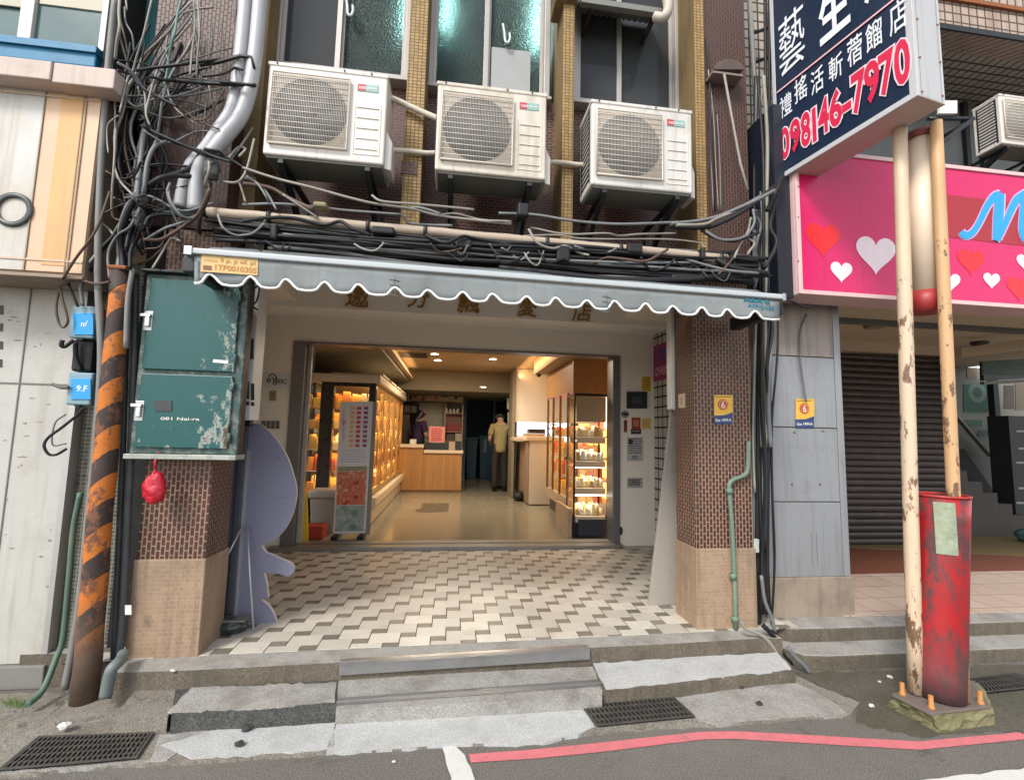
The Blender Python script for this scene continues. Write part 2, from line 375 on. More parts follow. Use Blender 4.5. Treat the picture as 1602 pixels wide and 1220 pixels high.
mb.prism(poly, (0, 0, -.3)); mb.m = [1 if i < 2 else 0 for i in range(len(mb.m))]; struct('arcade_platform', mb, [conc_riser, conc_grey])
for n_, (a, b, yy0, yy1) in enumerate(((532,921,1036,1013),(527,942,1098,1068))):
    z = FZ if n_ == 0 else .093
    A, B = at(a, yy0, Z=z), at(b, yy1, Z=z); u = (B-A); nrm = Vector((u.y, -u.x, 0)).normalized()
    t = thing('step_nosing', ('upper' if n_ == 0 else 'lower')+' dull aluminium nosing on the edge of the shop entrance step', 'step nosing', A, 'metal nosings on the entrance steps')
    mb = MB(); mb.obox(A+nrm*.022+Vector((0,0,-.066)), u, -nrm*.02, (0,0,.068)); mb.build('riser_plate', alu, t, bevel=.002)
    mb = MB(); mb.obox(A+nrm*.022+Vector((0,0,.0022)), u, -nrm*.055, (0,0,.004))
    for k in range(4): mb.obox(A-nrm*(.0-.018*1+.012*k-.02)*1+Vector((0,0,.0062)), u, -nrm*.004, (0,0,.0018))
    mb.build('tread_strip', alu, t)
# hopscotch tiles, each laid with an open joint
GA, GD = .105, .076                                              # half-tile module across and deep
mb = MB(); mb2 = MB()
x0, x1, y0, y1 = -2.28, 2.7, 3.27, 5.88; ox, oy = -1.46, 3.26
def clipq(mbx, a, b, c, d, z):
    front = 3.29+.03*(a+c)/2*.9
    a, c = max(a, x0), min(c, x1); b, d = max(b, front), min(d, y1)
    if c-a > .012 and d-b > .012: mbx.box(a, c, b, d, z-.006, z+.004)
g = .0022
for i in range(-12, 44):
    for j in range(-2, 40):
        k = (i+2*j) % 5
        X, Y_ = ox+i*GA, oy+j*GD
        if k == 0: clipq(mb2, X+g, Y_+g*.5, X+GA-g, Y_+GD-g*.5, FZ)
        elif k == 1: clipq(mb, X+g*1.6, Y_+g*.45, X+2*GA-g*1.6, Y_+2*GD-g*.45, FZ)
struct('pale_floor_tiles', mb, tile_pale); struct('dark_floor_tiles', mb2, tile_dark)
mb = MB(); mb.prism([(x0,3.24,FZ+.001),(x1,3.37,FZ+.001),(x1,y1,FZ+.001),(x0,y1,FZ+.001)], (0,0,-.02)); struct('floor_grout_bed', mb, grout)

# ================================================================ the shop building
SB = thing('shop_building', 'brown tiled two storey shop building with a lit open shopfront between two tiled pillars', 'building', (0, 3.4, 0))
Yw, Yc = 3.75, 3.41                                              # brick wall plane, column face
zs = 4.56                                                        # window sills
mb = MB(); mb.box(-1.86, 1.98, Yw, Yw+.2, 3.0, zs); mb.build('upper_wall', wall_brick, SB)
def column(px, z1=6.6):
    a, b = at(px[0], px[2], Y=Yc), at(px[1], px[2], Y=Yc)
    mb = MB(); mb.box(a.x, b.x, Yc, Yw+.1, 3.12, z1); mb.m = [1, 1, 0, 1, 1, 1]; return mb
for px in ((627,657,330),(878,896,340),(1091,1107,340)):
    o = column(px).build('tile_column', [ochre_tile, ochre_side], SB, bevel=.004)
mb = MB(); a = at(640, 262, Y=Yc-.012); mb.box(a.x-.06, a.x+.06, Yc-.008, Yc+.02, a.z-.05, a.z+.05); mb.build('column_patch', wall_brick, SB)
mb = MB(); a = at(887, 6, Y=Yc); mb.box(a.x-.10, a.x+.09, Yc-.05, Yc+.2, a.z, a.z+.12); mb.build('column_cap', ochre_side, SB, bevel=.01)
# heavy brown piers either side
mb = MB(); mb.box(-2.2, -1.63, 3.34, 3.95, 3.0, 6.6); mb.build('left_pier', pier_brick, SB)
mb = MB(); mb.box(1.99, 2.44, 3.44, 3.95, 3.0, 6.6); mb.build('right_pier', pier_brick, SB)
mb = MB(); mb.box(-1.63, -1.52, 3.5, 3.95, 3.1, 6.6); mb.build('pier_return', ochre_side, SB)
# dark lintel band behind the cables
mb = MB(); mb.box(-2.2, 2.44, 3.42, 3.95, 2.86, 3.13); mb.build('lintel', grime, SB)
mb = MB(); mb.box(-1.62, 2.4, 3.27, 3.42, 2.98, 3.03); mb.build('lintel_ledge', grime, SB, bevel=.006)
# pillars of the arcade
mb = MB(); mb.box(-1.935, -1.535, 3.25, 3.55, .78, 2.95); p = mb.build('pillar', pillar_brick, SB, bevel=.004)
mb = MB(); mb.box(-1.945, -1.525, 3.24, 3.56, FZ-.02, .79); mb.build('pillar_base', base_tile, p, bevel=.006)
mb = MB(); mb.box(1.885, 2.36, 3.385, 3.70, .78, 2.95); p = mb.build('pillar', pillar_brick, SB, bevel=.004)
mb = MB(); mb.box(1.875, 2.37, 3.375, 3.71, FZ-.02, .79); mb.build('pillar_base', base_tile, p, bevel=.006)
# white arcade behind the awning
DY = 5.93
xl, xr, _, zt = at(449, 700, Y=DY).x, at(969, 700, Y=DY).x, 0, at(712, 545, Y=DY).z
mb = MB(); mb.box(-2.30, xl, DY, DY+.12, FZ, 3.3); mb.box(xr, 2.72, DY, DY+.12, FZ, 3.3); mb.box(xl, xr, DY, DY+.12, zt, 3.3)
mb.build('shopfront_wall', cream, SB)
mb = MB(); mb.box(-2.42, -2.30, 3.5, DY+.12, FZ-.1, 3.5); mb.build('side_wall', cream, SB)
tilewall = brick('square_white_tile', (.50,.48,.45), (.44,.43,.41), (.03,.03,.03), .135, .135, .09, offset=0, amt=.25, streak=.2, rough=.3, bump=.3)
mb = MB(); mb.box(2.72, 2.84, 3.75, DY+.12, FZ-.1, 3.5); mb.build('side_wall', tilewall, SB)
mb = MB(); mb.box(-2.42, 2.84, 3.9, DY+.12, 3.5, 3.6); mb.build('arcade_ceiling', cream, SB)
ff = 5.45; fz = at(700, 493, Y=ff).z
mb = MB(); mb.box(-2.30, 2.72, ff, DY, fz, 3.5); mb.build('fascia', fascia_paint, SB, bevel=.006)
A = at(464, 470, Y=ff); B = at(972, 496, Y=ff)
mb = MB(); mb.box(-2.3, A.x, 3.72, ff, fz+.07, 3.5); mb.build('soffit_box', cream, SB, bevel=.006); mb = MB(); mb.box(B.x+.05, 2.72, 3.72, ff, fz+.07, 3.5); mb.build('soffit_box', cream, SB, bevel=.006)
# gold letters of the shop name
for ch, cx, cy, hh in (('邀',560,464,34),('分',655,466,32),('飄',733,474,33),('愛',825,480,33),('店',911,488,32)):
    o = at(cx, cy, Y=ff-.012); h = hh/FOC*ff
    mb = MB(); mb.text(ch, o-Vector((0,0,h/2)), (1,0,0), (0,0,1), h, ext=.0, off=.002, center=True, shear=.12)
    # give the strokes thickness
    mb.build('gold_letter', gold, SB, solid=.018)
# door frame and sill
mb = MB(); w = .07
dfm = M('door_frame_grey', (.21,.21,.215), .4, .5, var=.12, amt=.15)
mb.box(xl, xl+.15, DY-.03, DY+.2, FZ, zt); mb.box(xr-.10, xr, DY-.03, DY+.2, FZ, zt); mb.box(xl+.15, xr-.10, DY-.02, DY+.2, zt-.022, zt+.002)
mb.build('door_frame', dfm, SB, bevel=.004)
mb = MB(); mb.box(xl-.1, xr, DY-.14, DY+.22, FZ-.02, FZ+.045); mb.box(xl, xr, DY+.02, DY+.05, FZ+.045, FZ+.055); mb.build('door_sill', M('sill_metal', (.26,.245,.22), .4, .4, amt=.3), SB, bevel=.004)
gp = glass('clear_glass', (.93,.95,.93), .03, alpha=.1)
mb = MB(); mb.box(xl+.155, xl+.23, DY+.08, DY+.1, FZ+.06, zt-.03); d = mb.build('sliding_door', gp, SB)
mb = MB(); mb.box(xl+.155, xl+.20, DY+.07, DY+.11, FZ+.06, zt-.025); mb.build('door_stile', M('pale_door_stile', (.55,.53,.50), .4, .3), d)
# windows of the upper floor
def window(px0, px1, mull, kinds, sill):
    """bay between two columns: frame, mullion and two panes over a dim room"""
    x0, x1 = at(px0, 120, Y=Yw).x, at(px1, 120, Y=Yw).x; z0 = sill; z1 = 6.3; m = at(mull, 80, Y=Yw).x
    w = .05; f = MB()
    f.box(x0, x0+w, Yw-.06, Yw+.08, z0, z1); f.box(x1-w, x1, Yw-.06, Yw+.08, z0, z1); f.box(x0+w, x1-w, Yw-.06, Yw+.08, z0, z0+w)
    f.box(x0-.01, x1+.01, Yw-.11, Yw+.05, z0-.03, z0-.001)
    o = f.build('window', win_frame, SB, bevel=.004)
    f = MB(); f.box(m-.03, m+.012, Yw-.035, Yw-.001, z0+w, z1); f.box(m-.012, m+.03, Yw+.002, Yw+.04, z0+w, z1)
    f.box(x0+w, x0+w+.03, Yw-.035, Yw-.001, z0+w, z1); f.box(x1-w-.03, x1-w, Yw+.002, Yw+.04, z0+w, z1); f.build('sash', win_frame, o, bevel=.002)
    for k, (a, b) in enumerate(((x0+w+.03, m-.03), (m+.03, x1-w-.03))):
        g_ = MB(); y = Yw-.02+.035*k; g_.box(a, b, y, y+.006, z0+w, z1); g_.build('pane', kinds[k], o)
    return x0, x1, m, o
window(428, 642, 532, (dusk_pane, frost_pane), zs)
wx0, wx1, wm, wo = window(668, 858, 762, (frost_pane, frost_pane), zs-.02)
mb = MB(); a = at(808, 132, Y=Yw+.005); b = at(762, 74, Y=Yw+.005); mb.box(wm+.04, a.x+.12, Yw-.004, Yw+.008, zs+.03, b.z); mb.build('blanking_board', M('grey_board', (.33,.34,.34), .6), wo)
window(893, 1060, 968, (dusk_pane, dusk_pane), zs-.01)
# the rooms behind them, with tubes added near the glass to make its glow
mb = MB(); mb.box(-1.6, 2.2, 5.6, 5.7, 3.6, 6.6); mb.box(-1.6, 2.2, 3.96, 5.6, 3.62, 3.7); mb.box(-1.7, -1.6, 3.96, 5.7, 3.6, 6.6); mb.box(2.2, 2.3, 3.96, 5.7, 3.6, 6.6); mb.box(-2.2, 2.44, 3.4, 5.7, 6.6, 6.7)
mb.box(-.33,-.29,3.97,5.6,3.7,6.6); mb.box(.85,.89,3.97,5.6,3.7,6.6)
mb.build('upper_room', grey_wall, SB)
for k, (px, py) in enumerate(((640,20),(700,10),(838,40))):
    a = at(px, py, Y=4.05); mb = MB(); mb.tube([a+Vector((0,0,-.28)), a+Vector((0,0,.3))], .018, 8)
    o = mb.build('added_tube_lamp', tube_glow); tag(o, ('tube lamp added for the glow behind the right pane of the left upstairs window', 'tube lamp added for the glow behind the left pane of the middle upstairs window', 'tube lamp added for the glow behind the right pane of the middle upstairs window')[k], 'lamp', 'tube lamps added for the glow in the frosted panes')
# clothes hooks showing through the frosted glass
hook = M('pale_hook', (.6,.66,.64), .5)
for k, (px, py) in enumerate(((544, 12), (790, 55))):
    a = at(px, py, Y=Yw-.05); mb = MB()
    mb.tube(cat([a+Vector(v) for v in ((-.02,0,.10),(-.005,0,.02),(.005,0,-.06),(.03,0,-.07),(.045,0,-.03),(.04,0,.02))], 5), .011, 7)
    o = mb.build('window_latch', hook); tag(o, ('pale latch hanging on the left upstairs window', 'pale latch hanging on the middle upstairs window')[k], 'latch')
# ================================================================ things on the shop front
def panel(mb, px, Y, t=.01, mi=0):
    """flat plate with photo-measured outline, standing on plane Y, thickness t towards the street"""
    mb.prism([at(x, y, Y=Y) for x, y in px], (0, -t, 0), mi); return mb
def plate(name, px, Y, mat, parent=None, t=.006, bevel=0):
    return panel(MB(), px, Y, t).build(name, mat, parent, bevel=bevel)
def box4(a, b, c, d): return [(a, b), (c, b), (c, d), (a, d)]
def writing(name, body, px, py, hpx, wpx, Y, mat, parent=None, off=0, slope=0, center=False):
    o = at(px, py, Y=Y); k = Y/FOC; u = (1, 0, 0)
    mb = MB(); mb.text(body, o, u, (0, 0, 1), hpx*k*.97, wpx*k*.95 if wpx else None, ext=0, off=off, center=center); return mb.build(name, mat, parent)

# ---------------------------------------------------------------- air conditioners
ac_white = M('ac_white_enamel', (.66,.62,.57), .35, var=.05, amt=.4, dirt=(.36,.28,.19), streak=.3, dscale=1.3)
ac_yellow = M('ac_yellowed_enamel', (.62,.57,.49), .4, var=.06, amt=.55, dirt=(.34,.26,.16), streak=.45, dscale=1.6)
ac_dusty = M('ac_dusty_enamel', (.61,.59,.55), .5, var=.07, amt=.5, dirt=(.33,.30,.25), streak=.35, dscale=2.2)
ac_beige = M('ac_grille_backing', (.50,.43,.36), .6, var=.06, amt=.1)
ac_dark = M('ac_fan_shadow', (.045,.05,.05), .6)
ac_wire = M('ac_grille_wire', (.62,.57,.50), .5, var=.05)
badge_red = M('badge_red', (.5,.05,.06), .4); badge_teal = M('badge_teal', (.25,.42,.38), .4)
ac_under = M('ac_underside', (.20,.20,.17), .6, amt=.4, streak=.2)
AW, AH, AD = .80, .665, .31
def make_ac(label, sides=False):
    L0 = at(410, 240, Y=3.135)
    r = thing('air_conditioner', label, 'air conditioner', L0, 'air conditioners on brackets under the upstairs windows')
    x, y, z = L0; w, h, d = AW, AH, AD
    mb = MB(); mb.box(x, x+w, y, y+d, z, z+h); body = mb.build('casing', ac_white, r, bevel=.014, seg=3)
    mb = MB(); mb.box(x-.006, x+w+.004, y-.006, y+d, z+h-.022, z+h+.006); mb.build('top_cover', ac_white, r, bevel=.006)
    for k in (.07, .35, .63, .86): MB().lathe([(0,-.012),(.006,-.012),(.006,0)], (x+w*k, y-.002, z+h-.007), (0,1,0), 8).build('screw', ac_dark, r) if k != .35 else None
    gx0, gx1, gz0, gz1 = x+.045*w, x+.685*w, z+.11*h, z+.885*h
    mb = MB(); mb.box(gx0, gx1, y-.004, y-.0015, gz0, gz1); g = mb.build('grille_panel', ac_beige, r, bevel=.0)
    cx, cz, R = (gx0+gx1)/2, (gz0+gz1)/2, (gx1-gx0)/2-.012
    MB().lathe([(0,-.0065),(R,-.0065),(R,-.002)], (cx, y, cz), (0,1,0), 40, sm=False).build('fan_opening', ac_dark, r)
    mb = MB()
    for k in range(5):
        a = 2*math.pi*k/5+.3
        pts = [(cx+math.cos(a+t*.7)*R*(.22+.72*t), y-.0085, cz+math.sin(a+t*.7)*R*(.22+.72*t)) for t in (0, .33, .66, 1)]
        pts2 = [(cx+math.cos(a+.75+t*.55)*R*(.22+.68*t), y-.0075, cz+math.sin(a+.75+t*.55)*R*(.22+.68*t)) for t in (1, .66, .33, 0)]
        mb.add(pts+pts2, [tuple(range(8))])
    mb.lathe([(0,-.012),(R*.2,-.011),(R*.22,-.006)], (cx, y, cz), (0,1,0), 20); mb.build('fan', M('ac_fan_grey', (.075,.075,.072), .5), r)
    mb = MB()
    n = 46
    for i in range(n+1):
        X = gx0+(gx1-gx0)*i/n; mb.tube([(X, y-.019, gz0), (X, y-.019, gz1)], .0019, 4)
    for i in range(14):
        Z = gz0+(gz1-gz0)*i/13; mb.tube([(gx0, y-.022, Z), (gx1, y-.022, Z)], .0029, 4)
    mb.tube([(gx0,y-.02,gz0),(gx1,y-.02,gz0),(gx1,y-.02,gz1),(gx0,y-.02,gz1),(gx0,y-.02,gz0)], .0075, 6)
    mb.build('fan_grille', ac_wire, r)
    mb = MB(); px0, px1 = x+.735*w, x+.955*w
    for k in range(5): mb.box(px0+.012, px1-.012, y-.006, y+.002, z+h*(.145+.115*k), z+h*(.150+.115*k))
    for a in (px0, px1): mb.box(a-.003, a+.003, y-.004, y+.002, z+.09*h, z+.66*h)
    mb.box(px0, px1, y-.004, y+.002, z+.085*h, z+.095*h)
    mb.build('front_ribs', ac_white, r, bevel=.0015)
    b = MB().box(x+.745*w, x+.925*w, y-.004, y+.002, z+.79*h, z+.875*h).build('badge', badge_teal, r, bevel=.004)
    MB().box(x+.745*w, x+.815*w, y-.0055, y, z+.795*h, z+.87*h).build('badge_field', badge_red, b, bevel=.002)
    mb = MB(); mb.text('OEISUMWR', (x+.758*w, y-.0062, z+.815*h), (1,0,0), (0,0,1), .018, .158*w, ext=0, off=.02); mb.build('badge_lettering', white_paint, b)
    mb = MB(); P = [(x+w, y+.03, z-.01), (x+w+.045, y+.05, z-.01), (x+w+.045, y+.05, z+.30*h), (x+w, y+.03, z+.42*h)]
    mb.prism(P, (0, .18, 0)); mb.build('valve_cover', ac_white, r, bevel=.006)
    mb = MB()
    for k in range(14): mb.box(x-.004, x+.002, y+.05, y+d-.05, z+.06+k*.042, z+.078+k*.042)
    for k in range(2): mb.box(x-.006, x+.002, y+.04+k*(d-.1), y+.055+k*(d-.1), z+.04, z+h-.04)
    mb.build('side_louvre', steel_dark, r)
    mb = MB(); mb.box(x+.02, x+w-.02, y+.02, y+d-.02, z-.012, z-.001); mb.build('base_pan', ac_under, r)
    for bx in (.14, .86):
        X = x+w*bx; mb = MB()
        mb.box(X-.018, X+.018, y+.02, Yw, z-.045, z-.014); mb.box(X-.018, X+.018, Yw-.035, Yw, z-.37, z-.045)
        mb.prism([(X-.004, y+.10, z-.045), (X-.004, Yw-.035, z-.35), (X-.004, Yw-.035, z-.27), (X-.004, y+.22, z-.045)], (.008, 0, 0))
        mb.prism([(X-.016, y+.03, z-.045), (X-.016, y+.07, z-.045), (X-.016, Yw-.035, z-.36), (X-.016, Yw-.035, z-.32)], (.032, 0, 0))
        mb.build('bracket', steel_dark, r, bevel=.002)
    return r
ac1 = make_ac('white air conditioner outdoor unit nearest the grey conduits, leftmost of three in a row')
P2, P3 = at(680, 265, Y=3.135), at(925, 288, Y=3.135)
zz = ac1.location.z
for Pn, lb in ((P2, 'white air conditioner outdoor unit between the other two, in front of the middle frosted window'), (P3, 'white air conditioner outdoor unit below the dark upstairs window, side louvres showing, rightmost of three')):
    c = copy_tree(ac1); c.location = (Pn.x, ac1.location.y, at(680, 265, Y=3.135).z if Pn is P2 else P3.z); c['label'] = lb
    for ch in c.children:
        if ch.name.split('.')[0] in ('casing', 'top_cover', 'front_ribs', 'valve_cover'):
            ch.material_slots[0].link = 'OBJECT'; ch.material_slots[0].material = ac_yellow if Pn is P2 else ac_dusty
pipe_white = M('pipe_insulation', (.55,.50,.42), .8, var=.15, amt=.4, bump=.4, bscale=50, dirt=(.25,.18,.1))
def pipe(name, px, Y, r, mat, label, cat_='pipe', group=None, n=10, smooth=True, taper=None):
    ys = Y if isinstance(Y, (list, tuple)) else [Y]*len(px)
    P = [at(x, y, Y=yy) for (x, y), yy in zip(px, ys)]
    o = MB().tube(cat(P) if smooth else P, r, n).build(name, mat); return tag(o, label, cat_, group)
pipe('insulated_pipe', [(606,153),(622,158),(652,172),(690,188)], [3.3,3.36,3.36,3.3], .022, pipe_white, 'taped white refrigerant pipe slanting from the left to the middle air conditioner')
pipe('insulated_pipe', [(610,235),(640,237),(670,240),(695,238)], [3.3,3.37,3.37,3.3], .019, pipe_white, 'taped white refrigerant pipe running level between the left and middle air conditioners')
pipe('insulated_pipe', [(860,254),(880,255),(905,258),(930,258)], [3.3,3.37,3.37,3.3], .019, pipe_white, 'taped white refrigerant pipe between the middle and right air conditioners')

# ---------------------------------------------------------------- awning
awn_cloth = M('grey_awning_cloth', (.285,.31,.315), .75, var=.1, scale=2.2, streak=.12, amt=.35, dirt=(.13,.14,.135), dscale=1.5, bump=.15)
_nt = awn_cloth.node_tree; _p = _nt.nodes['Principled BSDF']; _tr = _nt.nodes.new('ShaderNodeBsdfTranslucent'); _tr.inputs[0].default_value = rgb((.55,.58,.58)); _mx = _nt.nodes.new('ShaderNodeMixShader'); _mx.inputs[0].default_value = .28
_nt.links.new(_p.outputs[0], _mx.inputs[1]); _nt.links.new(_tr.outputs[0], _mx.inputs[2]); _nt.links.new(_mx.outputs[0], _nt.nodes['Material Output'].inputs['Surface'])
awn_rail = M('pale_awning_rail', (.44,.475,.49), .45, var=.06, amt=.2)
trim_w = M('white_trim', (.82,.82,.80), .6, var=.03)
AY = 2.745
top = lambda x: 399+(x-303)*(472-399)/(1222-303)
t = thing('awning', 'grey fabric awning with scalloped white-edged valance over the shop entrance', 'awning', at(760, 440, Y=2.98))
peaks = [(328,429),(392,433),(447,437),(508,441.5),(560,445),(618,450),(669,454),(724,457),(770,460),(824,464),(869,466),(918,470),(961,471),(1010,475),(1052,479),(1098,481),(1137,484),(1181,487)]
low = lambda x: 443+(x-303)*(501-443)/(1222-303)
ed = [(304, low(304)), (315, low(315))]
for i, (x, y) in enumerate(peaks):
    wL = (x-peaks[i-1][0]) if i else 60; wR = (peaks[i+1][0]-x) if i+1 < len(peaks) else 42
    for dx, k in ((-.30*wL, 0), (-.20*wL, .18), (-.10*wL, .75), (-.04*wL, .96), (0, 1), (.05*wR, .95), (.13*wR, .7), (.22*wR, .3), (.31*wR, .04)):
        xx = x+dx; ed.append((xx, low(xx)*(1-k)+y*k))
    if i+1 < len(peaks): ed.append((x+wR*.5, low(x+wR*.5)+.8))
ed += [(1208, low(1208)), (1219, low(1219)-1)]
wob = lambda x: .013*math.sin(x*.021)+.006*math.sin(x*.057+1)
mb = MB(); vs = []; n = len(ed)
for (x, y) in ed:
    tp = top(x)
    for k in range(5):
        yy = tp+(y-tp)*k/4; vs.append(at(x, yy, Y=AY+wob(x)*(k/4)**1.3))
mb.add(vs, [(i*5+k, (i+1)*5+k, (i+1)*5+k+1, i*5+k+1)[::-1] for i in range(n-1) for k in range(4)], 0, True)
val = mb.build('valance', awn_cloth, t, solid=.004)
mb = MB(); mb.tube([at(x, y, Y=AY+wob(x)-.003) for x, y in ed], .0075, 8); mb.build('scallop_trim', trim_w, val)
mb = MB(); a, b = at(291, 392, Y=AY), at(1226, 465, Y=AY)
mb.obox(a+Vector((0,-.02,-.02)), b-a, (0,.055,0), (0,0,.035)); mb.build('front_rail', awn_rail, t, bevel=.008, seg=3)
mb = MB(); mb.obox(a+Vector((0,-.026,-.032)), (b-a)*.012, (0,.065,0), (0,0,.052)); mb.build('rail_cap', alu, t, bevel=.004); mb = MB(); mb.obox(b+Vector((0,-.026,-.032)), (a-b)*.006, (0,.065,0), (0,0,.052)); mb.build('rail_cap', alu, t, bevel=.004)
mb = MB(); vs = []
for i in range(31):
    f_ = i/30; p0 = a.lerp(b, f_)+Vector((0,.02,.012)); p1 = Vector((p0.x-.01*(1-2*f_), 3.03, p0.z+.122+.005*math.sin(i*.9)))
    for k in range(6):
        q = p0.lerp(p1, k/5); q.z -= .012*math.sin(math.pi*k/5); vs.append(q)
mb.add(vs, [(i*6+k, (i+1)*6+k, (i+1)*6+k+1, i*6+k+1) for i in range(30) for k in range(5)], 0, True); mb.build('canopy', awn_cloth, t, solid=.004)
mb = MB(); mb.tube([Vector((a.x+.05, 3.08, a.z+.11)), Vector((b.x-.05, 3.08, b.z+.11))], .05, 12); mb.build('roller', M('roller_grey', (.11,.115,.12), .5, amt=.3), t)
for k, (px, py) in enumerate(((297,395),(1215,466))):
    a_ = at(px, py, Y=AY+.06); mb = MB(); mb.box(a_.x-.03, a_.x+.04, AY+.05, 3.3, a_.z-.12, a_.z-.02); mb.build('side_bracket', steel_dark, t, bevel=.01)
for k, sx_ in enumerate((617, 949)):
    P = [at(sx_+j*.15, top(sx_)+8+j*6, Y=AY-.0045+wob(sx_)*(j/5)) for j in range(6)]; MB().tube(P, .0022, 5).build('cloth_seam', M('seam_thread_%d' % k, (.15,.165,.17), .8), val)
    mb = MB()
    for j in range(4):
        q = at(sx_, top(sx_)+14+j*8, Y=AY-.005+wob(sx_)*.4); mb.tube([q+Vector((-.03,0,.004)), q+Vector((0,-.002,0)), q+Vector((.03,0,-.005))], .0022, 5)
    mb.build('pucker', bpy.data.materials['seam_thread_%d' % k], val)
lab = M('yellowed_label', (.62,.42,.17), .6, var=.08, amt=.2)
lb = plate('label', [(316,399),(404,406),(403,431),(314,425)], AY-.003, lab, t, .002)
ink = M('orange_ink', (.42,.20,.05), .7); ink_d = M('brown_ink', (.2,.10,.05), .7); teal_ink = M('teal_ink', (.005,.15,.21), .7)
def wline(name, body, a, b, hpx, Y, mat, parent, off=0):
    A, B = at(*a, Y=Y), at(*b, Y=Y); u = B-A
    mb = MB(); mb.text(body, A, u, (0,0,1), hpx*Y/FOC, u.length, ext=0, off=off); return mb.build(name, mat, parent)
wline('lettering', '9 p. p of. pl', (344,412), (399,417), 8.5, AY-.0065, ink, lb, .02)
wline('lettering', '1TP0010305', (336,422), (401,428), 8.5, AY-.0065, ink, lb, .02)
plate('ink_block', [(318,415),(331,416),(331,423),(318,422)], AY-.0055, ink_d, lb, .001)
plate('ink_block', [(319,404),(340,406),(340,410),(319,408)], AY-.0055, M('faded_ink', (.5,.33,.12), .7), lb, .001)
wline('lettering', 'A6A·6', (1163,472), (1205,476), 9.5, AY-.008, teal_ink, val, .03)
wline('lettering', 'AS91J-105', (1170,483), (1212,487), 9, AY-.008, teal_ink, val, .03)

# ---------------------------------------------------------------- green electrical cabinet
def worn_teal():
    m, N, L, B = new_mat('worn_teal_enamel'); v = coords(N)
    c = mixc(N, L, noise(N, L, v, 3, 5), (.002,.060,.060), (.005,.092,.086))
    s = N.new('ShaderNodeSeparateXYZ'); L.new(v, s.inputs[0])
    # flaking grows to the right and low edges of this cabinet (object space: 0..w, 0..h)
    gx = N.new('ShaderNodeMapRange'); gx.inputs[1].default_value = .30; gx.inputs[2].default_value = .62; gx.inputs[3].default_value = -.02; gx.inputs[4].default_value = .16; L.new(s.outputs[0], gx.inputs[0])
    gz = N.new('ShaderNodeMapRange'); gz.inputs[1].default_value = .45; gz.inputs[2].default_value = 0; gz.inputs[3].default_value = -.03; gz.inputs[4].default_value = .10; L.new(s.outputs[2], gz.inputs[0])
    n1 = noise(N, L, mapped(N, L, v, (9, 9, 6)), 1.6, 9, .78)
    f = math_(N, L, 'ADD', n1, math_(N, L, 'ADD', gx.outputs[0], gz.outputs[0]))
    r = N.new('ShaderNodeMapRange'); r.inputs[1].default_value = .625; r.inputs[2].default_value = .655; L.new(f, r.inputs[0])
    c = mixc(N, L, r.outputs[0], c, mixc(N, L, noise(N, L, v, 50, 3), (.10,.13,.11), (.5,.52,.46)))
    r2 = N.new('ShaderNodeMapRange'); r2.inputs[1].default_value = .70; r2.inputs[2].default_value = .73; L.new(f, r2.inputs[0])
    c = mixc(N, L, r2.outputs[0], c, (.07,.045,.03))
    L.new(c, B.inputs['Base Color']); B.inputs['Roughness'].default_value = .42; add_bump(N, L, B, r.outputs[0], .3, .003); return m
teal = worn_teal(); cab_edge = M('cabinet_edge', (.035,.075,.07), .6, var=.5, scale=20, amt=.7, dirt=(.38,.36,.30), dscale=14)
CY = 3.15
bl, br, tl = at(203, 712, Y=CY), at(368, 716, Y=CY), at(222, 427, Y=CY)
cx0, cx1, cz0, cz1 = bl.x-.005, br.x+.005, bl.z, tl.z
t = thing('electrical_cabinet', 'battered teal electrical cabinet hanging on the left tiled pillar', 'cabinet', (cx0, CY, cz0))
MB().box(cx0+.012, cx1-.004, CY+.03, 3.245, cz0+.012, cz1-.004).build('back_case', steel_dark, t); MB().box(cx0, cx1, CY, CY+.029, cz0+.012, cz1).build('housing', cab_edge, t, bevel=.006)
zm = at(285, 583, Y=CY).z
for k, (z0, z1) in enumerate(((cz0+.05, zm-.014), (zm+.014, cz1-.035))):
    d = MB().box(cx0+.035, cx1-.05, CY-.018, CY+.004, z0, z1).build('door', teal, t, bevel=.005, seg=2)
    hz = at(232, 500 if k else 640, Y=CY).z; hx = at(236 if k else 222, 500 if k else 640, Y=CY).x
    MB().box(hx-.028, hx+.022, CY-.021, CY-.016, hz-.075, hz+.05).build('latch_plate', alu, d, bevel=.004)
    MB().box(hx-.045, hx+.018, CY-.04, CY-.021, hz+.01, hz+.03).box(hx-.015, hx+.012, CY-.036, CY-.021, hz-.05, hz+.01).build('handle', M('latch_bright', (.6,.6,.58), .3, .8, amt=.3), d, bevel=.004)
    for q in (.15, .85):
        MB().tube([(cx1-.045, CY-.018, z0+(z1-z0)*q-.03), (cx1-.045, CY-.018, z0+(z1-z0)*q+.03)], .009, 8).build('hinge', cab_edge, d)
MB().box(cx0-.012, cx1+.012, CY-.035, 3.245, cz0-.02, cz0+.011).build('bottom_ledge', M('bare_ledge', (.36,.38,.34), .6, .3, var=.5, scale=14, amt=.6, dirt=(.04,.08,.075), dscale=9), t, bevel=.004)
MB().box(cx0-.015, cx1+.03, CY-.05, 3.245, cz1+.001, cz1+.016).build('rain_hood', steel_dark, t, bevel=.003)
plate('window_slot', box4(242,627,269,643), CY-.019, ac_dark, t, .004)
wline('stencil', '081 Nai-ra', (251,657), (312,658), 4.5, CY-.022, M('stencil_white', (.6,.6,.55), .7), t, .02)
plate('sticker', [(334,562),(357,564),(357,569),(333,567)], CY-.019, white_paint, t, .002)
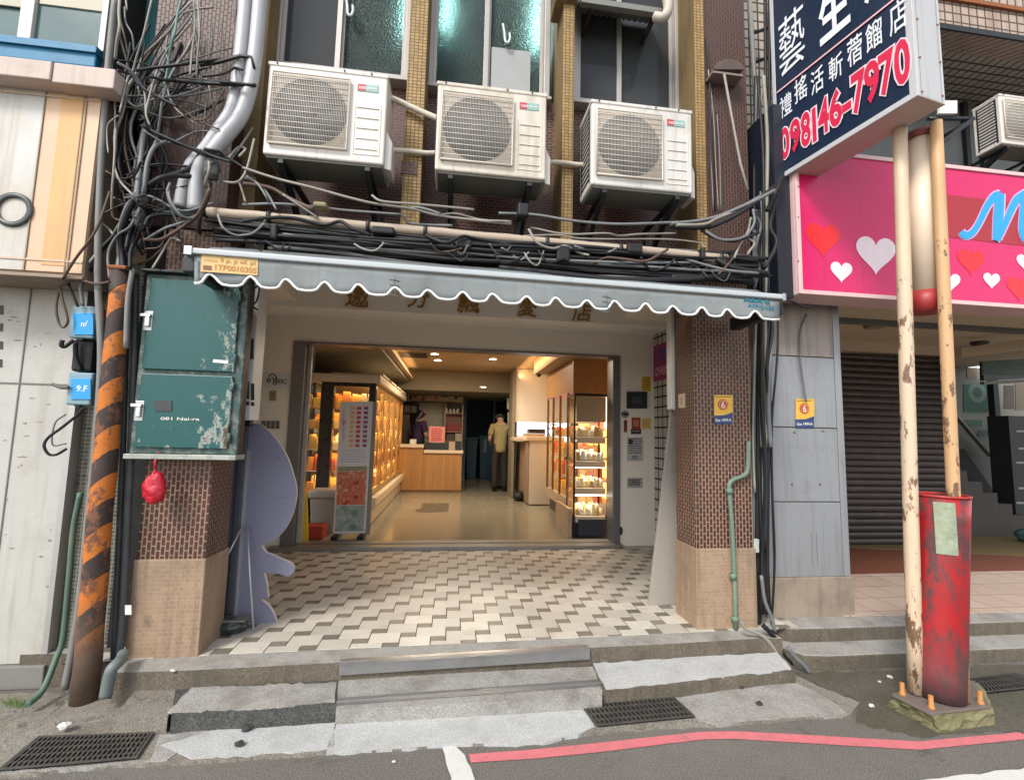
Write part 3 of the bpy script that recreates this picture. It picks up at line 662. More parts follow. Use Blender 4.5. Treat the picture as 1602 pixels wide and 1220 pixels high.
# white meter box on the pillar beside it
t = thing('meter_box', 'narrow white box with dark slots on the pillar right of the teal cabinet', 'meter box', at(386, 657, Y=3.42))
z0, z1 = at(386, 657, Y=3.42).z, 2.95
a, b = at(372, 600, Y=3.42).x, at(400, 560, Y=3.42).x
MB().box(a-.02, b, 3.40, 3.56, z0, z1).build('case', white_paint, t, bevel=.008)
for px in (box4(389,530,397,562), box4(385,597,390,624), box4(393,600,398,626), box4(385,628,390,634), box4(393,629,398,635)):
    plate('slot', px, 3.398, ac_dark, t, .004)
# white upright on the inner side of the right pillar
a = at(1050, 640, Y=3.72); tag(MB().box(a.x, a.x+.07, 3.715, 3.80, a.z, 2.95).build('conduit_cover', white_paint, None, bevel=.006), 'white upright cover on the inner back edge of the right pillar', 'conduit cover')

# ---------------------------------------------------------------- cut-out standee seen from the back
lav = M('lavender_board', (.20,.20,.275), .65, var=.05, scale=2, amt=.14, dirt=(.2,.2,.27))
lav_dk = M('lavender_dark', (.17,.17,.23), .6)
lav_edge = M('pale_board_edge', (.58,.54,.5), .7)
o_ = at(433, 974, Z=FZ); SY = o_.y
ol = [(250,75),(300,85),(350,125),(400,190),(440,260),(470,350),(488,430),(480,500),(455,580),(420,640),(370,690),(300,722)]
ol = [(v.x, v.y) for v in cat([Vector((x, y, 0)) for x, y in ol], 4)]
ol += [(322,757),(400,790)] + [(v.x, v.y) for v in cat([Vector((x, y, 0)) for x, y in ((430,802),(455,815),(473,835),(470,860),(455,880),(438,886),(412,878))], 3)]
ol += [(390,870),(315,865),(330,930),(337,1000),(295,1005),(340,1040),(365,1080),(382,1130),(300,1134),(20,1124),(20,270),(90,150),(180,90)]
px = [(320+x/3.3875, 640+y/3.3875) for x, y in ol]
t = thing('display_standee', 'lavender cut-out display board seen from behind, leaning by the left pillar', 'standee', (at(390, 975, Y=SY).x, SY, FZ))
P = [at(x, y, Y=SY) for x, y in px]; P = [Vector((p.x, p.y, max(p.z, FZ+.004))) for p in P]
mb = MB(); mb.prism(P, (0, .03, 0)); mb.m = [0, 0]+[1]*(len(mb.m)-2); mb.build('board', [lav, lav_edge], t)
A, B = at(383, 662, Y=SY-.03), at(382, 975, Y=SY-.03)
MB().box(A.x-.022, A.x+.022, SY-.045, SY-.001, FZ+.003, A.z+.03).build('post', M('post_dark', (.075,.08,.095), .5, var=.2), t, bevel=.003)
MB().box(A.x+.023, A.x+.045, SY-.02, SY-.001, FZ+.003, A.z-.2).build('post_edge', M('post_pale', (.3,.3,.34), .5), t)
MB().box(A.x-.06, A.x+.05, SY-.06, SY-.001, A.z-.02, A.z+.045).build('clamp', steel_dark, t, bevel=.004)
for px_ in ([(381,820),(338,903)], [(387,820),(391,900),(397,992)]):
    q = [at(*p, Y=SY-.06-.12*i/(len(px_)-1)) for i, p in enumerate(px_)]
    MB().tube(q, .0065, 7).build('brace_rod', M('bare_rod', (.5,.5,.5), .4, .6), t)
for p in ((389,693),(435,717)): MB().ball(at(*p, Y=SY-.002), .011, .004, .011).build('bolt', lav_dk, t)
mb = MB(); panel(mb, box4(434,777,451,779), SY-.001, .003); mb.build('slot', lav_dk, t)
# ---------------------------------------------------------------- leaning blank board behind the right pillar
F = at(1015, 948, Z=FZ); LY = F.y
tag(MB().prism([at(x, y, Y=LY) for x, y in ((1050,645),(1085,640),(1085,944),(1015,948))], (0, .035, 0)).build('leaning_board', [M('blank_board', (.33,.30,.265), .6, var=.04, amt=.1)], None, bevel=.004), 'tall blank grey board leaning behind the right pillar', 'board')

# ---------------------------------------------------------------- notices round the door
paper = M('paper', (.72,.70,.64), .8, var=.03); yellow_p = M('yellow_paper', (.70,.48,.04), .7); sticker_red = M('sticker_red', (.42,.05,.04), .5)
ink_k = M('black_ink', (.03,.03,.035), .6); ink_b = M('blue_ink', (.02,.07,.32), .6); ochre_s = M('sticker_ochre', (.72,.42,.06), .5, amt=.15); navy_s = M('sticker_navy', (.02,.055,.16), .5, amt=.2)
def lines(parent, a, b, c, d, Y, mat, n, name='print', gap=.45, seed=1):
    """rows of small printed blocks"""
    rn = random.Random(seed); mb = MB(); h = (d-b)/n
    for i in range(n):
        x = a
        while x < c-1:
            w = rn.uniform(1.2, 3.8)
            panel(mb, box4(x, b+i*h, min(c, x+w), b+i*h+h*(1-gap)), Y, .0008); x += w+rn.uniform(.5, 1.2)
    return mb.build(name, mat, parent)
wy = DY-.003
def notice(label, px, mat, cat_='notice', name='notice', Y=wy, t=.004):
    o = plate(name, px, Y, mat, None, t); return tag(o, label, cat_)
o = notice('black framed screen on the white wall right of the shop door', box4(980,613,1011,639), M('screen_frame', (.02,.022,.025), .4), 'wall screen', 'wall_screen', t=.03)
plate('screen', box4(984,617,1007,635), wy-.031, M('screen_dark', (.035,.04,.05), .15), o, .003); lines(o, 989, 621, 1003, 632, wy-.0345, M('screen_ink', (.10,.11,.13), .4), 4, seed=4)
o = notice('yellow notice above the black wall screen', [(1004,589),(1018,589),(1018,612),(1004,611)], yellow_p); lines(o, 1006, 592, 1016, 608, wy-.005, M('ochre_ink', (.4,.25,.02), .7), 5, seed=5)
o = notice('yellow notice right of the red and black sticker', box4(1004,654,1018,671), M('pale_yellow_paper', (.72,.52,.16), .7)); lines(o, 1006, 657, 1016, 668, wy-.005, M('ochre_ink_pale', (.5,.32,.08), .7), 4, seed=6)
c = at(978, 648, Y=wy); o = MB().lathe([(0,-.004),(.048,-.004),(.048,0)], c, (0,1,0), 24).build('round_sign', ink_k); tag(o, 'round black badge on the wall beside the door frame', 'sign')
MB().lathe([(.022,-.0055),(.040,-.0055)], c, (0,1,0), 24).build('badge_ring', M('badge_grey', (.35,.35,.36), .5), o)
plate('badge_bar', box4(972,646,984,649), wy-.0055, ink_k, o, .002)
notice('narrow dark red strip below the round black badge', box4(976,657,981,676), M('strip_red', (.22,.03,.035), .5), 'sticker', 'sticker')
o = notice('red and black warning sticker below the black wall screen', box4(988,653,1002,679), sticker_red, 'sticker', 'sticker'); plate('sticker_foot', box4(987,671,1003,679), wy-.005, ink_k, o, .002); plate('sticker_motif', box4(991,657,999,667), wy-.005, M('motif', (.5,.22,.12), .6), o, .002); lines(o, 989, 673, 1001, 677, wy-.0075, M('motif2', (.4,.3,.25), .6), 1, seed=8)
o = notice('white printed paper notice on the wall right of the door', box4(981,684,1006,721), M('grey_paper', (.50,.50,.50), .8)); lines(o, 983, 686, 1004, 711, wy-.005, ink_k, 7, gap=.55, seed=9); lines(o, 989, 713, 998, 719, wy-.005, ink_k, 2, seed=10); plate('print_block', box4(983,687,990,695), wy-.0052, ink_k, o, .001)
o = notice('small patterned plate low on the wall right of the door', box4(981,747,1005,763), M('plate_grey', (.42,.40,.38), .6)); lines(o, 984, 750, 1002, 760, wy-.005, ink_k, 3, gap=.3, seed=11)
c = at(971, 830, Y=DY-.02); tag(MB().ball(c, .022, .03, .055).build('wall_bolt', steel_dark), 'small dark knob low on the wall beside the door frame', 'stop')
o = notice('white sign with a black scribbled logo left of the door', box4(413,582,452,608), white_paint, 'sign', 'door_sign'); 
wline('lettering', 'PIARC', (428,600), (448,601), 8, wy-.006, M('dark_green_ink', (.03,.07,.06), .6), o, .015)
mb = MB(); k_ = [at(x, y, Y=wy-.006) for x, y in ((417,593),(420,598),(423,594),(418,592))]; mb.tube(cat(k_), .007, 6); k_ = [at(x, y, Y=wy-.006) for x, y in ((420,590),(425,585),(431,588),(433,595),(430,603))]; mb.tube(cat(k_), .006, 6); k_ = [at(x, y, Y=wy-.006) for x, y in ((425,589),(428,595),(427,602))]; mb.tube(cat(k_), .005, 6)
mb.build('logo', M('dark_green_logo', (.03,.07,.06), .6), o)
o = notice('small tan card under the white sign left of the door', box4(421,611,432,627), M('tan_card', (.42,.33,.19), .7)); lines(o, 423, 614, 430, 624, wy-.005, ink_d, 4, seed=13)
o = notice('strip of four small dark pictures low on the wall left of the door', box4(408,657,438,671), M('strip_paper', (.55,.52,.46), .8)); 
for k in range(4): plate('picture', box4(409.5+k*7.2, 659, 415+k*7.2, 670), wy-.005, ink_k, o, .001); lines(o, 410+k*7.2, 661, 414.5+k*7.2, 669, wy-.0062, M('pic_ink', (.35,.33,.3), .7), 3, seed=20+k)
# banner on the tiled side wall
bx = 2.716
P = [at(x, y, X=bx) for x, y in ((1023,542),(1049,532),(1047,592),(1023,597))]
o = MB().prism(P, (-.005,0,0)).build('wall_banner', M('magenta_banner', (.30,.035,.13), .6, var=.1)); tag(o, 'magenta banner with blue characters on the white tiled side wall', 'banner')
pu = (P[1]-P[0]); pv = (P[0]-P[3])
mb = MB(); mb.text('合', P[3]+pu*.30+pv*.52+Vector((-.0065,0,0)), pu, pv, .20, ext=0, off=.02); mb.text('台', P[3]+pu*.78+pv*.56+Vector((-.0065,0,0)), pu, pv, .20, ext=0, off=.02, wide=.1); mb.build('lettering', ink_b, o)
mb = MB(); mb.text('0989', P[3]+pu*.1+pv*.12+Vector((-.0065,0,0)), pu, pv, .13, pu.length*.86, ext=0, off=.02); mb.build('lettering', M('pink_ink', (.6,.3,.4), .6), o)
# pillar stickers
def gas_sticker(px, Y, label):
    a, b, c_, d = px
    o = plate('sticker', box4(a,b,c_,d), Y, ochre_s, None, .003); tag(o, label, 'sticker', 'round emblem stickers on the pillars')
    m_ = (b+d)/2
    plate('navy_band', [(a, d-13), (a+(c_-a)*.55, d-13.5), (c_, d-18), (c_, d), (a, d)], Y-.0035, navy_s, o, .001)
    c0 = at((a+c_)/2-.5, b+15, Y=Y-.004); r = 9*Y/FOC
    MB().lathe([(0,-.002),(r,-.002),(r,0)], c0, (0,1,0), 28, sm=False).build('emblem_disc', sticker_red, o)
    for q in range(14):
        pass
    mb = MB(); mb.text('6', c0+Vector((0,-.0035,-.028*Y/3.4)), (1,0,0), (0,0,1), .055*Y/3.4, ext=0, off=.015, center=True); mb.build('emblem', M('emblem_pale', (.75,.62,.5), .6), o)
    MB().lathe([(r*.72,-.0032),(r*.82,-.0032)], c0, (0,1,0), 28).build('emblem_ring', ochre_s, o)
    wline('lettering', 'Gas 1904.A', (a+2, d-3.5), (c_-2, d-4), 5, Y-.006, paper, o, .02)
    lines(o, a+2, b+2, c_-2, b+4.5, Y-.004, ink_d, 1, seed=int(a))
    return o
gas_sticker((1117,618,1146,663), 3.38, 'yellow and navy sticker with a red disc on the brown tiled right pillar')
gas_sticker((1244.5,624,1273.5,669), 3.545, 'yellow and navy sticker with a red disc on the grey metal-clad pier')
P = [at(x, y, X=1.884) for x, y in ((1062,617),(1072,615),(1072,638),(1062,638))]
o = MB().prism(P, (-.004,0,0)).build('door_number', M('number_cream', (.68,.55,.36), .6)); tag(o, 'small cream number plate on the inner side of the right pillar', 'sign')
pu, pv = P[1]-P[0], P[0]-P[3]
mb = MB(); mb.text('1', P[3]+pu*.42+pv*.2+Vector((-.0055,0,0)), pu, pv, pv.length*.55, ext=0, off=.03); mb.build('lettering', ink_d, o)

# ---------------------------------------------------------------- left corner: poles, boxes, bag
def hazard():
    m, N, L, B = new_mat('worn_hazard_stripes'); v = coords(N)
    s = N.new('ShaderNodeSeparateXYZ'); L.new(v, s.inputs[0])
    u = math_(N, L, 'SUBTRACT', s.outputs[2], math_(N, L, 'MULTIPLY', s.outputs[0], .95))
    w = math_(N, L, 'MODULO', math_(N, L, 'DIVIDE', math_(N, L, 'ADD', u, 20), .30), 1)
    n1 = noise(N, L, v, 14, 6, .7)
    e = math_(N, L, 'GREATER_THAN', math_(N, L, 'ADD', w, math_(N, L, 'MULTIPLY', math_(N, L, 'SUBTRACT', n1, .5), .18)), .5)
    c = mixc(N, L, e, (.040,.026,.022), mixc(N, L, noise(N, L, v, 8, 4), (.56,.18,.016), (.44,.11,.012)))
    r = N.new('ShaderNodeMapRange'); r.inputs[1].default_value = .515; r.inputs[2].default_value = .555; L.new(noise(N, L, mapped(N, L, v, (7, 7, 5)), 1, 9, .78), r.inputs[0])
    c = mixc(N, L, r.outputs[0], c, mixc(N, L, noise(N, L, v, 40, 4), (.10,.038,.02), (.24,.095,.05)))
    lowz = N.new('ShaderNodeMapRange'); lowz.inputs[1].default_value = .62; lowz.inputs[2].default_value = .3; L.new(s.outputs[2], lowz.inputs[0])
    c = mixc(N, L, lowz.outputs[0], c, mixc(N, L, noise(N, L, v, 12, 6), (.05,.035,.025), (.15,.09,.055)))
    L.new(c, B.inputs['Base Color']); B.inputs['Roughness'].default_value = .7; add_bump(N, L, B, n1, .5, .004); return m
a, b = at(132, 1090, Y=3.12), at(191, 424, Y=3.12)
t = thing('utility_pole', 'worn orange and black striped pole standing left of the brown tiled pillar', 'pole', (a.x, 3.12, 0))
L_ = [a.lerp(b, k/12)+Vector((random.uniform(-.004,.004),0,0)) for k in range(13)]; L_[0].z = .0
MB().tube(L_, [.067-.001*k for k in range(13)], 18).build('shaft', hazard(), t)
MB().box(b.x-.05, b.x+.06, 3.06, 3.18, b.z-.005, b.z+.02).build('pole_cap', rust, t, bevel=.008)
def tube_px(name, px, Y, r, mat, label, cat_='pipe', group=None): return pipe(name, px, Y, r, mat, label, cat_, group)
pvc_green = M('green_pipe_paint', (.085,.145,.105), .6, var=.25, amt=.4, dirt=(.25,.2,.12)); pvc_grey = M('grey_pipe_paint', (.20,.195,.185), .6, var=.2, amt=.4, dirt=(.09,.07,.05), streak=.3); pvc_slate = M('slate_pipe_paint', (.045,.05,.052), .55, var=.3, amt=.35, dirt=(.16,.15,.13))
tube_px('green_pipe', [(126,770),(115,827),(108,906),(99,996),(88,1029),(67,1079),(42,1103)], [3.25,3.25,3.25,3.25,3.22,3.1,3.0], .016, pvc_green, 'thin green pipe bending out at its foot left of the striped pole')
tube_px('grey_pipe', [(181,-10),(168,120),(158,260),(153,420),(158,560),(149,700),(139,800),(129,900),(116,1000),(101,1078)], 3.10, .019, pvc_grey, 'tall thin grey pipe running up the left corner past the lightbox sign')
tube_px('slate_pipe', [(212,428),(210,560),(205,700),(200,800),(193,950),(186,1028)], 3.2, .021, pvc_slate, 'dark slate pipe tight against the left side of the brown pillar', group=None)
tube_px('slate_pipe', [(200,430),(196,560),(192,700),(186,850),(178,1030)], 3.22, .018, pvc_slate, 'dark slate pipe between the striped pole and its twin by the pillar')
tube_px('flat_conduit', [(208,420),(200,470),(197,545)], 3.06, .014, pvc_grey, 'short pale conduit beside the top of the striped pole')
tube_px('drain_elbow', [(193,1022),(190,1030),(184,1037),(175,1046),(171,1060),(165,1089)], [3.15,3.1,3.03,3.0,3.0,3.0], .031, M('grey_green_pvc', (.14,.165,.16), .5, var=.15, amt=.3), 'fat grey green drain elbow at the foot of the brown pillar', 'drain pipe')
tag(plate('pipe_tag', box4(196,946,206,961), 3.16, white_paint, None, .003), 'small white tag stuck on the slate pipe by the pillar foot', 'tag')
tube_px('grey_pipe', [(345,850),(344,890),(341,940),(340,968)], 3.6, .03, pvc_grey, 'short grey standpipe beside the pillar foot behind the lavender board')
c = at(343, 845, Y=3.58)
t = thing('water_tap', 'worn metal tap on the standpipe by the left pillar', 'tap', c)
MB().ball(c, .045, .04, .035, jit=.12).build('tap_body', alu, t); MB().tube(cat([c+Vector(v) for v in ((0,0,.02),(.03,-.02,.045),(.06,-.03,.02))]), .014, 8).build('spout', alu, t)
# black bag on the floor
c = at(358, 990, Z=FZ); random.seed(3)
t = thing('black_bag', 'crumpled black sack lying at the foot of the lavender board', 'bag', (c.x, c.y, FZ))
MB().ball((c.x, c.y, FZ+.05), .125, .07, .055, 18, 10, jit=.09).build('sack', M('bag_black', (.028,.034,.03), .35, var=.4, bump=.6, bscale=20), t)
MB().box(c.x-.10, c.x+.12, c.y-.05, c.y+.05, FZ+.085, FZ+.10).build('cardboard', M('damp_card', (.16,.15,.13), .8, var=.2), t, bevel=.006)
# blue meter boxes
clear_grey = M('cloudy_cover', (.20,.31,.36), .35, var=.15, amt=.2); blue_p = M('blue_plate', (.015,.30,.68), .4, var=.08)
def meter(px, inner, label, txt, hook):
    a_, b_, c_, d_ = px; Y = 3.2
    t = thing('blue_meter', label, 'meter', at((a_+c_)/2, d_, Y=Y), 'blue fronted meters beside the grey pipe')
    MB().box(*rect(a_,b_,c_,d_,Y)[:2], Y-.02, Y+.14, *rect(a_,b_,c_,d_,Y)[2:]).build('cover', clear_grey, t, bevel=.012, seg=3)
    plate('blue_plate', inner, Y-.021, blue_p, t, .006, .002)
    x0, y0 = inner[0]
    writing('lettering', txt, (inner[0][0]+inner[1][0])/2, (inner[0][1]+inner[2][1])/2+4, 9, None, Y-.0285, M('meter_white', (.7,.8,.85), .5), t, .015, center=True)
    MB().box(*rect(a_+10,d_-1,a_+18,d_+2,Y)[:2], Y-.01, Y+.02, *rect(a_+10,d_-1,a_+18,d_+2,Y)[2:]).build('clip', steel_dark, t)
    return t
meter((113,479,152,530), box4(116,490,147,524), 'blue fronted meter box, upper of the two, beside the grey pipe', 'ıı/', 0)
meter((108,583,147,634), box4(112,592,143,625), 'blue fronted meter box, lower of the two, beside the grey pipe', '9.F', 1)
MB_ = MB(); MB_.box(*rect(115,531,148,582,3.24)[:2], 3.22, 3.4, *rect(115,531,148,582,3.24)[2:]); tag(MB_.build('black_case', black, bevel=.02), 'black junction box between the two blue meters', 'junction box')
# red plastic bag hanging below the cabinet
c = at(243, 762, Y=3.12); random.seed(11)
t = thing('red_bag', 'small red plastic bag hanging under the teal cabinet', 'bag', (c.x, c.y, c.z-.12))
red_film = M('red_plastic_film', (.50,.012,.03), .25, var=.3, scale=18, bump=1, bscale=28)
from mathutils import noise as mnoise
vs = MB(); vs.ball((c.x, c.y, c.z-.01), .064, .045, .085, 36, 26)
for v in vs.v:
    d = v-Vector((c.x, c.y, c.z-.01)); n_ = mnoise.noise(d*22)*.55+abs(mnoise.noise(d*38+Vector((3,1,7))))*.55; v += d*(n_*.33)
for v in vs.v:
    k = (v.z-c.z)/.1
    if k > .2: v.x = c.x+(v.x-c.x)*(1.15-k*.75); v.z += .03*k
vs.s = [True]*len(vs.s); vs.build('sack', red_film, t)
MB().tube([(c.x-.01, c.y, c.z+.10), (c.x-.015, c.y, c.z+.16), (c.x-.005, c.y+.02, c.z+.21)], .007, 6).build('tie', red_film, t)
# green pipe on the right pillar
t = thing('green_pipe', 'pale green water pipe climbing the front of the right tiled pillar', 'pipe', at(1151, 985, Y=3.36))
gp2 = M('pale_green_pipe', (.135,.20,.15), .55, var=.15, amt=.35, dirt=(.3,.27,.2))
P = [at(x, y, Y=yy) for x, y, yy in ((1151,984,3.352),(1149,900,3.352),(1145,820,3.352),(1141,770,3.352),(1141,757,3.352),(1148,750,3.352),(1166,742,3.352),(1170,728,3.352),(1171,690,3.352))]
MB().tube(cat(P, 4), .017, 10).build('pipe', gp2, t)
for p in ((1147,901),(1141,768),(1150,968)):
    a = at(*p, Y=3.352); MB().lathe([(.018,-.02),(.025,-.02),(.025,.02),(.018,.02)], a, (0,0,1), 14).build('coupling', gp2, t)
tag(plate('cable_box', box4(1176,842,1184,863), 3.42, M('white_green_cap', (.45,.50,.46), .5), None, .03, .004), 'small white junction cap on the cables right of the right pillar', 'junction box')
# ================================================================ the neighbour on the left
clad = M('white_cladding', (.46,.445,.41), .5, var=.16, scale=1.6, amt=.75, streak=.22, dirt=(.30,.25,.185), dscale=1.8, bump=.1)
seam = M('panel_seam', (.16,.15,.135), .8); plinth_m = M('grey_plinth', (.20,.19,.175), .7, amt=.4, streak=.3)
LB = thing('left_neighbour_building', 'building on the left with white clad ground floor and a blue silled window', 'building', (-2.6, 3.4, 0))
LY_ = 3.36
xe = at(88, 880, Y=LY_).x
mb = MB(); mb.box(-4.6, xe, LY_, LY_+.3, .14, 2.75); mb.build('clad_wall', clad, LB, bevel=.004)
xs = at(31, 600, Y=LY_).x; zsm = at(60, 601, Y=LY_).z
MB().box(xs-.004, xs+.004, LY_-.004, LY_, .14, 2.6).build('wall_seam', seam, LB); MB().box(-4.6, xe, LY_-.003, LY_, zsm-.006, zsm+.006).build('wall_seam', seam, LB)
MB().box(xe-.02, xe+.012, LY_-.008, LY_+.02, .14, 2.6).build('wall_trim', M('trim_alu', (.45,.44,.42), .4, .4, amt=.3), LB)
MB().box(-4.6, xe+.02, LY_-.03, LY_+.3, 0, .137).build('plinth', plinth_m, LB, bevel=.006)
mb = MB(); rn = random.Random(5)
for i in range(30):
    px, py = rn.uniform(8, 98), rn.uniform(470, 1010)
    if px > 118-py*.035: continue
    w, h = rn.uniform(2, 11), rn.uniform(1.2, 3.5)
    panel(mb, [(px+math.cos(k*.63)*w*rn.uniform(.25,1)*.8, py+math.sin(k*.63)*h*rn.uniform(.2,1)*.8) for k in range(10)], LY_-.0005, .0008)
o = mb.build('scuff_marks', M('scuff', (.24,.21,.18), .9, var=.3), LB)
for px in (box4(-6,478,5,492), box4(-6,506,4,518), box4(-6,534,4,546), box4(-6,562,3,574)): plate('vent_slot', px, LY_-.002, ac_dark, LB, .003)
mb = MB(); mb.box(xe+.012, -1.96, 3.43, 3.6, .0, 2.75); mb.build('mosaic_wall', mosaic_dark, LB)
mb = MB(); mb.box(-2.15, -1.96, 3.40, 3.43, 0, 3.6); mb.build('dark_return', grime, LB)
mb = MB(); mb.box(-4.6, -2.2, 3.75, 3.9, 2.7, 4.25); mb.build('dark_wall', grime, LB)
teal_board = M('faded_teal_boards', (.02,.16,.17), .7, var=.35, scale=5, streak=.5, amt=.5, dirt=(.07,.045,.03), dscale=4)
a = at(235, 55, Y=3.72)
mb = MB()
for k in range(3): mb.box(-2.62+k*.145, -2.48+k*.145, 3.70-.004*(k % 2), 3.74, 4.34, 6.6)
mb.build('teal_boards', teal_board, LB); MB().box(-2.66, -2.17, 3.66, 3.74, 4.22, 4.335).build('board_beam', M('weathered_beam', (.10,.075,.055), .9, var=.4, amt=.4), LB)
mb = MB(); mb.box(-2.66, -2.2, 3.72, 3.74, 3.7, 4.2); mb.build('teal_panel', teal_board, LB)
blue_s = M('blue_sill_paint', (.012,.16,.30), .5, var=.2, amt=.3, dirt=(.03,.07,.09))
WX = at(168, 60, Y=3.5).x
z0 = at(80, 98, Y=3.42).z
MB().box(-4.6, WX, 3.42, 3.75, z0, z0+.17).build('blue_sill', blue_s, LB, bevel=.01); MB().box(-4.6, WX+.01, 3.40, 3.75, z0+.10, z0+.125).build('sill_lip', blue_s, LB)
z1 = z0+.17
wn = MB(); m0 = at(42, 80, Y=3.5).x
wn.box(m0-.05, m0+.035, 3.47, 3.54, z1, 6.5); wn.box(WX-.035, WX+.02, 3.47, 3.54, z1, 6.5)
wo_ = wn.build('window', M('cream_frame', (.62,.58,.52), .5, amt=.2), LB, bevel=.004)
pz = M('sea_grey_glass', (.075,.13,.13), .12, var=.25, scale=1.5)
MB().box(-4.6, m0-.05, 3.51, 3.52, z1, 6.5).build('pane', pz, wo_); MB().box(m0+.035, WX-.035, 3.50, 3.51, z1, 6.5).build('pane', pz, wo_)
MB().box(m0+.05, WX-.04, 3.489, 3.499, at(110, 12, Y=3.49).z, 6.5).build('blind', M('cream_blind', (.55,.51,.41), .8, var=.05), wo_)
MB().box(-4.6, m0-.055, 3.489, 3.499, at(20, 10, Y=3.49).z, 6.5).build('blind', M('cream_blind_b', (.50,.47,.38), .8, var=.05), wo_)
pass
# pale flashing over the lightbox
fl = M('pink_grey_flashing', (.52,.42,.37), .6, var=.1, amt=.35, dirt=(.25,.17,.12), streak=.2)
a, b = at(84, 118, Y=2.98), at(181, 122, Y=2.98); f1, f0 = at(90, 99, Y=2.97).z, at(90, 128, Y=2.97).z
mb = MB(); mb.box(-4.6, a.x-.004, 2.96, 3.10, f0, f1); mb.build('flashing', fl, LB, bevel=.006); MB().box(a.x, b.x, 2.97, 3.10, f0-.006, f1+.003).build('flashing', fl, LB, bevel=.006)
MB().box(-4.6, b.x-.02, 3.101, 3.75, f0+.01, f0+.05).build('canopy_board', M('brown_board', (.07,.045,.03), .8), LB)  # dark brown slab behind the flashing
# lightbox sign
LX = 3.08
zb, zt_ = at(80, 430, Y=LX).z, at(80, 128, Y=LX).z
MB().box(-2.75, -2.2, 3.79, 3.9, 4.2, 6.6).build('dark_wall', grime, LB); MB().box(WX+.02, WX+.1, 3.45, 3.8, 2.9, 6.6).build('corner_post', grime, LB)
xr_, xm = at(147, 270, Y=LX).x, at(57, 270, Y=LX).x
orange = M('orange_acrylic', (.62,.42,.27), .35, var=.14, scale=1.3, amt=.45, dirt=(.70,.50,.34), dscale=1.2); orange2 = M('deep_orange_acrylic', (.66,.36,.13), .35, var=.2, scale=1.1, streak=.45, amt=.6, dirt=(.50,.33,.19), dscale=1.2)
wacr = M('white_acrylic', (.55,.545,.52), .3, var=.18, scale=1.5, streak=.5, amt=.8, dirt=(.44,.34,.22), dscale=1.2); frame_br = M('brown_sign_frame', (.30,.22,.16), .6, amt=.4)
t = thing('lightbox_sign', 'large white and orange acrylic lightbox sign with a dark ring on the left building', 'sign', (xm, LX, zb))
MB().box(-4.6, xr_, LX+.012, 3.36, zb, zt_+.05).build('box', frame_br, t, bevel=.004)
MB().box(-4.6, xm, LX, LX+.012, zb+.02, zt_).build('white_face', wacr, t); MB().box(xm+.004, xr_-.006, LX, LX+.012, zb+.02, zt_).build('orange_face', orange, t)
MB().box(xm+.09, xr_-.085, LX-.003, LX, zb+.06, zt_-.09).build('orange_panel', orange2, t)
for k, zz_ in enumerate((zb+.09, zt_-.10)):
    MB().box(-4.6, xr_-.006, LX-.006, LX-.0035, zz_-.006, zz_+.006).build('rib', M('rib_tan%d' % k, (.55,.42,.30), .5), t)
for xx in (xm, xm-.33, xm-.42, xr_-.084, xr_-.1): MB().box(xx-.003, xx+.003, LX-.0065, LX-.0035, zb+.02, zt_).build('rib', frame_br, t)
c = at(22, 329, Y=LX); r = 25.5*LX/FOC
MB().lathe([(r*.70,-.005),(r*.72,-.014),(r*.98,-.014),(r,-.005)], c, (0,1,0), 36).build('ring_letter', M('ring_dark', (.055,.06,.065), .4), t)
MB().box(-4.6, xr_+.01, LX-.012, 3.36, zb-.02, zb+.0).build('bottom_rail', frame_br, t, bevel=.004)

# ================================================================ the neighbour on the right
RB = thing('right_neighbour_building', 'building on the right with grey metal-clad pier, dark shutter and open stairwell', 'building', (3.2, 3.6, 0))
clad_g = M('grey_metal_cladding', (.30,.31,.325), .45, .25, var=.08, scale=2, amt=.25, streak=.35, dirt=(.20,.19,.17), dscale=3)
clad_d = M('stained_metal_cladding', (.35,.30,.26), .6, .1, var=.15, scale=3, amt=.5, streak=.6, dirt=(.10,.075,.06), dscale=3)
PY = 3.55
xa, xb = at(1206, 700, Y=PY).x, at(1322, 700, Y=PY).x
zA, zB, zC, zD = [at(1262, y, Y=PY).z for y in (902, 785, 669, 558)]
for n_, (z0_, z1_, mm) in enumerate(((zA, zB-.004, clad_g), (zB+.004, zC-.004, clad_g), (zC+.004, zD-.004, clad_g), (zD+.004, 2.86, clad_d))):
    MB().box(xa, xb-.07, PY, PY+.5, z0_, z1_).build('clad_panel', mm, RB, bevel=.003)
MB().box(xb-.062, xb, PY+.002, PY+.5, zA, 2.86).build('clad_edge', clad_g, RB, bevel=.003)
MB().box(xa-.07, xa-.005, PY+.006, PY+.5, zA, 2.86).build('clad_edge', clad_g, RB, bevel=.003)
MB().box(xa-.004, xb-.064, PY+.02, PY+.48, zA, 2.85).build('pier_core', seam, RB)
for px, py in ((1200,674),(1243,676),(1287,674),(1239,757),(1283,757)): MB().ball(at(px, py, Y=PY-.001), .011, .006, .011, 8, 6).build('screw', seam, RB)
for k in range(2):
    MB().box(*[(at(1270+k*8, 850, Y=PY).x)-.004+j*.008 for j in range(2)], PY-.003, PY, at(1270, 885, Y=PY).z, at(1270, 832, Y=PY).z).build('outlet_outline', M('dent_grey%d' % k, (.25,.255,.26), .5, .3), RB)
conc_stain = M('stained_concrete_base', (.30,.24,.185), .85, var=.25, scale=5, amt=.5, streak=.4, bump=.4, dirt=(.12,.085,.06))
MB().box(xa-.085, xb+.012, PY-.012, PY+.52, .18, zA-.002).build('pier_base', conc_stain, RB, bevel=.006)
